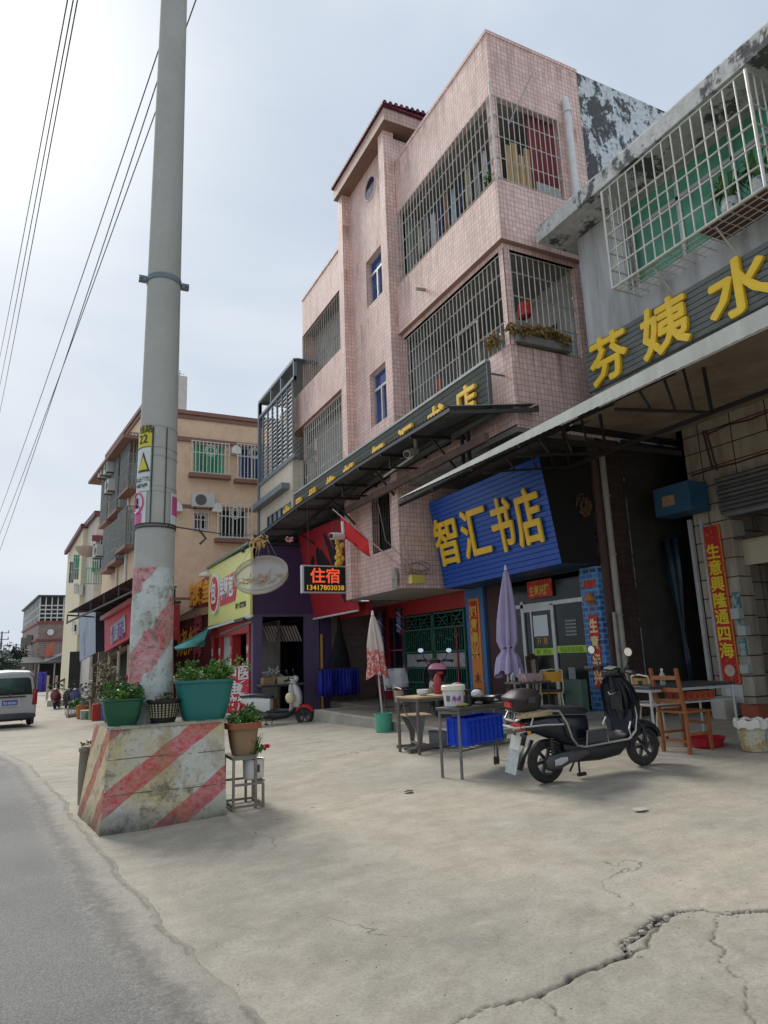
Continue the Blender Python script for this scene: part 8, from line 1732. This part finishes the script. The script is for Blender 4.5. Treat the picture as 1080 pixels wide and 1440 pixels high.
bk = ong(540, 1029); pt2 = ony(bk.y, 524, 864)
def tri():
    m, nt, b = nodes('faded_pink_print'); p = worldpos(nt); s = N(nt, 'ShaderNodeSeparateXYZ'); L(nt, p, s.inputs[0])
    n1 = noise(nt, p, 9, 4, .7); h = math_(nt, 'ADD', s.outputs[2], math_(nt, 'MULTIPLY', n1, .5))
    L(nt, ramp(nt, h, [(.0, (.62, .10, .10)), (.01, (.62, .10, .10))]), b.inputs['Base Color'])
    f = math_(nt, 'MULTIPLY', math_(nt, 'LESS_THAN', h, 1.75), math_(nt, 'GREATER_THAN', noise(nt, p, 18, 3, .8), .47))
    c = mix(nt, f, (.60, .50, .44), (.55, .10, .09)); L(nt, c, b.inputs['Base Color']); b.inputs['Roughness'].default_value = .8; MATS['faded_pink_print'] = m; return m
parasol('pink_parasol', 'closed faded pink and cream parasol standing in a green bucket', bk+Vector((0, 0, .03)), pt2, Vector(ony(bk.y, 532, 945)), .03, .155, .018, tri(), 9, panels=8)
t = thing('mint_bucket', 'mint green bucket weighting the pink parasol', 'bucket', bk); b = B(); b.lathe([(.13, 0), (.14, .01), (.15, .28), (.158, .285), (.158, .30), (.14, .30), (.135, .2)], bk, 28); b.build('pail', mat('mint_plastic', (.08, .36, .24), .4, .1, .3), t); b = B(); b.add([bk+Vector((.137*math.cos(2*PI*k/20), .137*math.sin(2*PI*k/20), .25)) for k in range(20)], [tuple(range(20))]); b.build('fill', conc2, t)
# folding chair with a white sheet, behind the pink parasol
c = Vector((6.35, 12.6, APZ)); t = thing('folding_chair', 'black wire folding chair with a white sheet over its back by the barber window', 'chair', c)
b = B()
for s_ in (-1, 1):
    b.tube([(c.x+s_*.25, c.y-.2, APZ), (c.x+s_*.25, c.y+.15, APZ+.85)], .011, 6); b.tube([(c.x+s_*.25, c.y+.25, APZ), (c.x+s_*.25, c.y-.2, APZ+.48)], .011, 6); b.tube([(c.x+s_*.25, c.y-.22, APZ+.48), (c.x+s_*.27, c.y+.1, APZ+.62)], .011, 6)
b.tube([(c.x-.25, c.y+.15, APZ+.85), (c.x+.25, c.y+.15, APZ+.85)], .011, 6); b.tube([(c.x-.25, c.y-.2, APZ+.45), (c.x+.25, c.y-.2, APZ+.45)], .011, 6); b.beam((c.x-.28, c.y-.1, APZ+.1), (c.x+.28, c.y-.1, APZ+.1), .02, .02); b.build('frame', blk, t)
b = B(); b.box(c.x-.24, c.x+.24, c.y-.18, c.y+.05, APZ+.45, APZ+.465); b.build('seat', blk, t)
b = B(); b.loft([[Vector((c.x-.28+.56*k/8, c.y-.05-.02*math.sin(k*1.4)-.1*(1-j/3), APZ+.42+.42*j/3)) for k in range(9)] for j in range(4)], False); single(b, 'white_sheet', mat('white_cloth', (.58, .58, .60), .8, .08), 'white sheet spread over the folding chair by the barber window', 'cloth', loc=(c.x, c.y, APZ+.45), solid=.008)
b = B(); b.tube([(7.85, 16.35, .1), (7.75, 16.5, 1.2)], .013, 6); b.loft([[Vector((7.7+x, 16.2+y, .08+z)) for x, y in ((-.14, -.1), (.14, -.1), (.14, .12), (-.14, .12))] for z in (0, .12)]); single(b, 'dustpan', cr_, 'red long-handled dustpan at the foot of the barber column', 'dustpan', loc=(7.8, 16.3, .05))
# carved dark chair behind the scooter
c = Vector((7.05, 9.15, APZ)); c.x = ony(9.1, 770, 960).x; c.y = 9.1; t = thing('carved_chair', 'dark carved wooden chair with pale centre splat behind the scooter seat', 'chair', c, rz=R(-60)); dw = mat('dark_carved_wood', (.09, .05, .035), .5, .3, .4); 
for s_ in (-1, 1):
    b = B(); b.beam((-.2, s_*.21, 0), (-.24, s_*.22, 1.0), .035, .035, (0, 1, 0)); b.build('back_post', dw, t, local=True); b = B(); b.beam((.2, s_*.21, 0), (.2, s_*.21, .43), .035, .035, (0, 1, 0)); b.build('leg', dw, t, local=True)
b = B(); b.box(-.22, .23, -.23, .23, .43, .46); b.build('seat', dw, t, local=True, bevel=.006); b = B(); b.beam((-.24, -.24, .98), (-.24, .24, .98), .035, .06); b.beam((-.245, -.12, 1.02), (-.245, .12, 1.02), .03, .05); b.beam((-.22, -.2, .60), (-.22, .2, .60), .02, .03); b.build('top_rail', dw, t, local=True)
b = B(); b.beam((-.215, 0, .46), (-.24, 0, .96), .012, .10, (1, 0, 0)); b.build('splat', mat('pale_splat', (.34, .29, .22), .5, .3, .4, scale=14), t, local=True)
b = B()
for s_ in (-1, 1):
    for k in range(7): b.torus((-.225-.003*k, s_*.13, .63+k*.052), .026, .006, (1, 0, 0), 12, 4)
    b.beam((-.22, s_*.09, .6), (-.235, s_*.09, .96), .008, .014, (1, 0, 0)); b.beam((-.22, s_*.17, .6), (-.235, s_*.17, .96), .008, .014, (1, 0, 0))
b.build('fretwork', dw, t, local=True)
# small table with red box beside the parasol
c = Vector((ony(8.9, 745, 980).x, 8.9, APZ)); t = thing('side_table', 'small dark side table with clutter behind the top box of the black scooter', 'table', c)
b = B(); b.box(c.x-.32, c.x+.28, c.y-.2, c.y+.2, APZ+.60, APZ+.63); b.build('tabletop', MATS['dark_tabletop'], t)
for sx_ in (-.28, .24):
    for sy_ in (-.17, .17): b = B(); b.tube([(c.x+sx_, c.y+sy_, APZ), (c.x+sx_, c.y+sy_, APZ+.6)], .014, 6); b.build('leg', blk, t)
b = B(); b.loft([[Vector((c.x+x*k_, c.y-.05+y*k_, APZ+.63+z)) for x, y in ((-.17, -.11), (.17, -.11), (.17, .11), (-.17, .11))] for z, k_ in ((0, .9), (.12, 1.05))]); single(b, 'red_basket', patchmat('red_white_weave', (.45, .03, .04), (.5, .4, .38), 26, .56, .6), 'red and white woven basket on the side table by the parasol', 'basket', loc=(c.x, c.y, APZ+.63))
b = B(); b.lathe([(.03, 0), (.035, .01), (.03, .12), (.015, .15), (.015, .2), (0, .2)], (c.x-.05, c.y+.14, APZ+.63), 14); single(b, 'white_bottle', white, 'white bottle standing behind the red woven basket', 'bottle', loc=(c.x-.05, c.y+.14, APZ+.63))
q = Vector((c.x-.25, c.y+.1, APZ+.63)); b = B(); rnd = random.Random(2)
for k in range(6): a = rnd.uniform(0, 6.28); b.beam(q+Vector((0, 0, .1)), q+Vector((.07*math.cos(a), .02, .1+.07*math.sin(a))), .03, .006)
b.tube([q, q+Vector((0, 0, .12))], .008, 5); single(b, 'pinwheel', white, 'small white pinwheel left of the red woven basket', 'toy', loc=q)
# glass and steel clutter by the door
b = B(); b.box(7.6, 7.75, 8.55, 8.95, APZ, APZ+.62); single(b, 'green_cabinet', mat('dull_green', (.08, .14, .11), .5, .15, .3), 'dull green metal cabinet by the bookshop door', 'cabinet', loc=(7.7, 8.7, APZ), bevel=.01)
b = B(); b.prism([(7.5, 8.5, APZ+.0), (7.5, 9.6, APZ), (8.0, 9.6, APZ), (8.0, 8.5, APZ)], (0, 0, .12)); single(b, 'door_step', conc2, 'low concrete step before the bookshop door', 'step', loc=(7.7, 9, APZ), bevel=.01)
# goods table in front of the purple shop
c = Vector((4.75, 16.55, 0)); c.z = gz(c.x, c.y); tt, P4 = table('goods_table', 'dark table loaded with boxes before the purple shop opening', (c.x, c.y, 0), (1, 0), 1.1, .35, .85, MATS['dark_tabletop'], blk)
for u, w_, h, m_, lab in ((.05, .3, .16, mat('carton_brown', (.30, .17, .08), .8, .2), 'brown carton on the goods table'), (.42, .42, .17, mat('box_cream', (.42, .38, .28), .6, .2), 'cream box on the goods table next to the brown carton')):
    a = P4(u, .05, .85); b = B(); b.box(a.x, a.x+w_, a.y, a.y+.25, a.z, a.z+h); single(b, 'carton', m_, lab, 'box', loc=tuple(a), bevel=.006)
a = P4(.85, 0, .95); b = B(); b.lathe([(0, -.09), (.07, -.06), (.09, 0), (.07, .06), (0, .09)], a, 16); single(b, 'white_globe', white, 'bright white globe lamp at the right end of the goods table', 'lamp', loc=tuple(a))
a = P4(.3, .15, 1.06); b = B(); rnd = random.Random(5)
for k in range(16): q = a+Vector((rnd.gauss(0, .09), rnd.gauss(0, .05), rnd.gauss(.05, .05))); b.tube([q, q+Vector((rnd.gauss(0, .07), 0, rnd.gauss(0, .07)))], .022, 5)
single(b, 'wrapped_bundle', mat('grey_wrap', (.30, .30, .30), .4, .3), 'grey plastic wrapped bundle on top of the goods table', 'bundle', loc=tuple(a))
b = B(); q = Vector((4.95, 16.45, gz(4.95, 16.45))); b.lathe([(.1, 0), (.14, .1), (.16, .35), (.12, .5), (.05, .55), (0, .55)], q, 18); single(b, 'brown_jar', mat('brown_glaze', (.20, .10, .03), .4, .2), 'brown jar under the goods table', 'jar', loc=q)
# scraps on the yard
for px, py, s_, lab in ((900, 1141, .05, 'pale torn paper scrap on the yard right of centre'), (575, 1115, .045, 'dark leaf on the yard below the metal table')):
    p = ong(px, py); b = B(); rnd = random.Random(px); n = 9; b.add([Vector((p.x+s_*rnd.uniform(.7, 1.5)*math.cos(2*PI*k/n), p.y+s_*rnd.uniform(.6, 1.2)*math.sin(2*PI*k/n), gz(p.x, p.y)+.012+.012*rnd.random())) for k in range(n)]+[Vector((p.x, p.y, gz(p.x, p.y)+.022))], [(k, (k+1) % n, n) for k in range(n)])
    single(b, 'paper_scrap' if px > 800 else 'fallen_leaf', mat('scrap_paper', (.5, .45, .38), .8, .3) if px > 800 else dark, lab, 'scrap', loc=tuple(p), smooth=0)

# more odds and ends on and round the tables
c = P2(.25, .2, .70); b = B(); b.lathe([(.04, 0), (.075, .03), (.08, .05), (.078, .055), (.08, .075), (.082, .08), (.07, .078), (.03, .06), (0, .055)], c, 20); single(b, 'stacked_bowls', white, 'two stacked pale bowls on the wooden desk', 'bowls', loc=c)
c = P2(.55, .25, .70); b = B(); b.lathe([(.05, 0), (.055, .01), (.055, .2), (.04, .24), (.03, .245), (.03, .27), (0, .27)], c, 18); single(b, 'thermos', mat('thermos_red', (.35, .04, .05), .35, .1), 'dark red thermos flask on the wooden desk', 'flask', loc=c)
c = P2(.8, .15, .70); rock('plastic_bag', (c.x, c.y, c.z), .09, mat('bag_pink', (.55, .30, .33), .5, .15), 'rumpled pink plastic bag on the wooden desk', sz=(1.2, .8, .8), seed=31)
c = P(.45, .05, .70); rock('cloth_heap', (c.x, c.y, c.z), .04, mat('heap_grey', (.25, .25, .24), .9, .2), 'small grey cloth heap in front of the wok', sz=(1.3, .8, .5), seed=33)
q = P2(.5, .2, .02); b = B(); b.lathe([(.1, 0), (.14, .02), (.15, .2), (.16, .21), (.14, .2), (.12, .05)], (q.x, q.y, gz(q.x, q.y)), 20); single(b, 'grey_pail', mat('pail_grey', (.15, .16, .16), .5, .2), 'grey pail standing under the wooden desk', 'bucket', loc=(q.x, q.y, gz(q.x, q.y)))
for k, (x, y, z, w_, h_, cc_, lab) in enumerate(((9.2, 7.25, 0, .14, .32, (.45, .42, .36), 'pale carton leaning at the foot of the couplet column'), (9.25, 6.75, 0, .17, .22, (.30, .08, .04), 'reddish carton under the switch boxes of the right column'), (9.9, 5.7, 0, .22, .5, (.10, .13, .16), 'tall dark carton inside the right shop opening'))):
    z = gz(x, y); b = B(); b.box(x-w_, x+w_, y-w_*.8, y+w_*.8, z, z+h_); single(b, 'carton', mat('carton_%d' % k, cc_, .8, .2, .3), lab, 'box', loc=(x, y, z), bevel=.006)
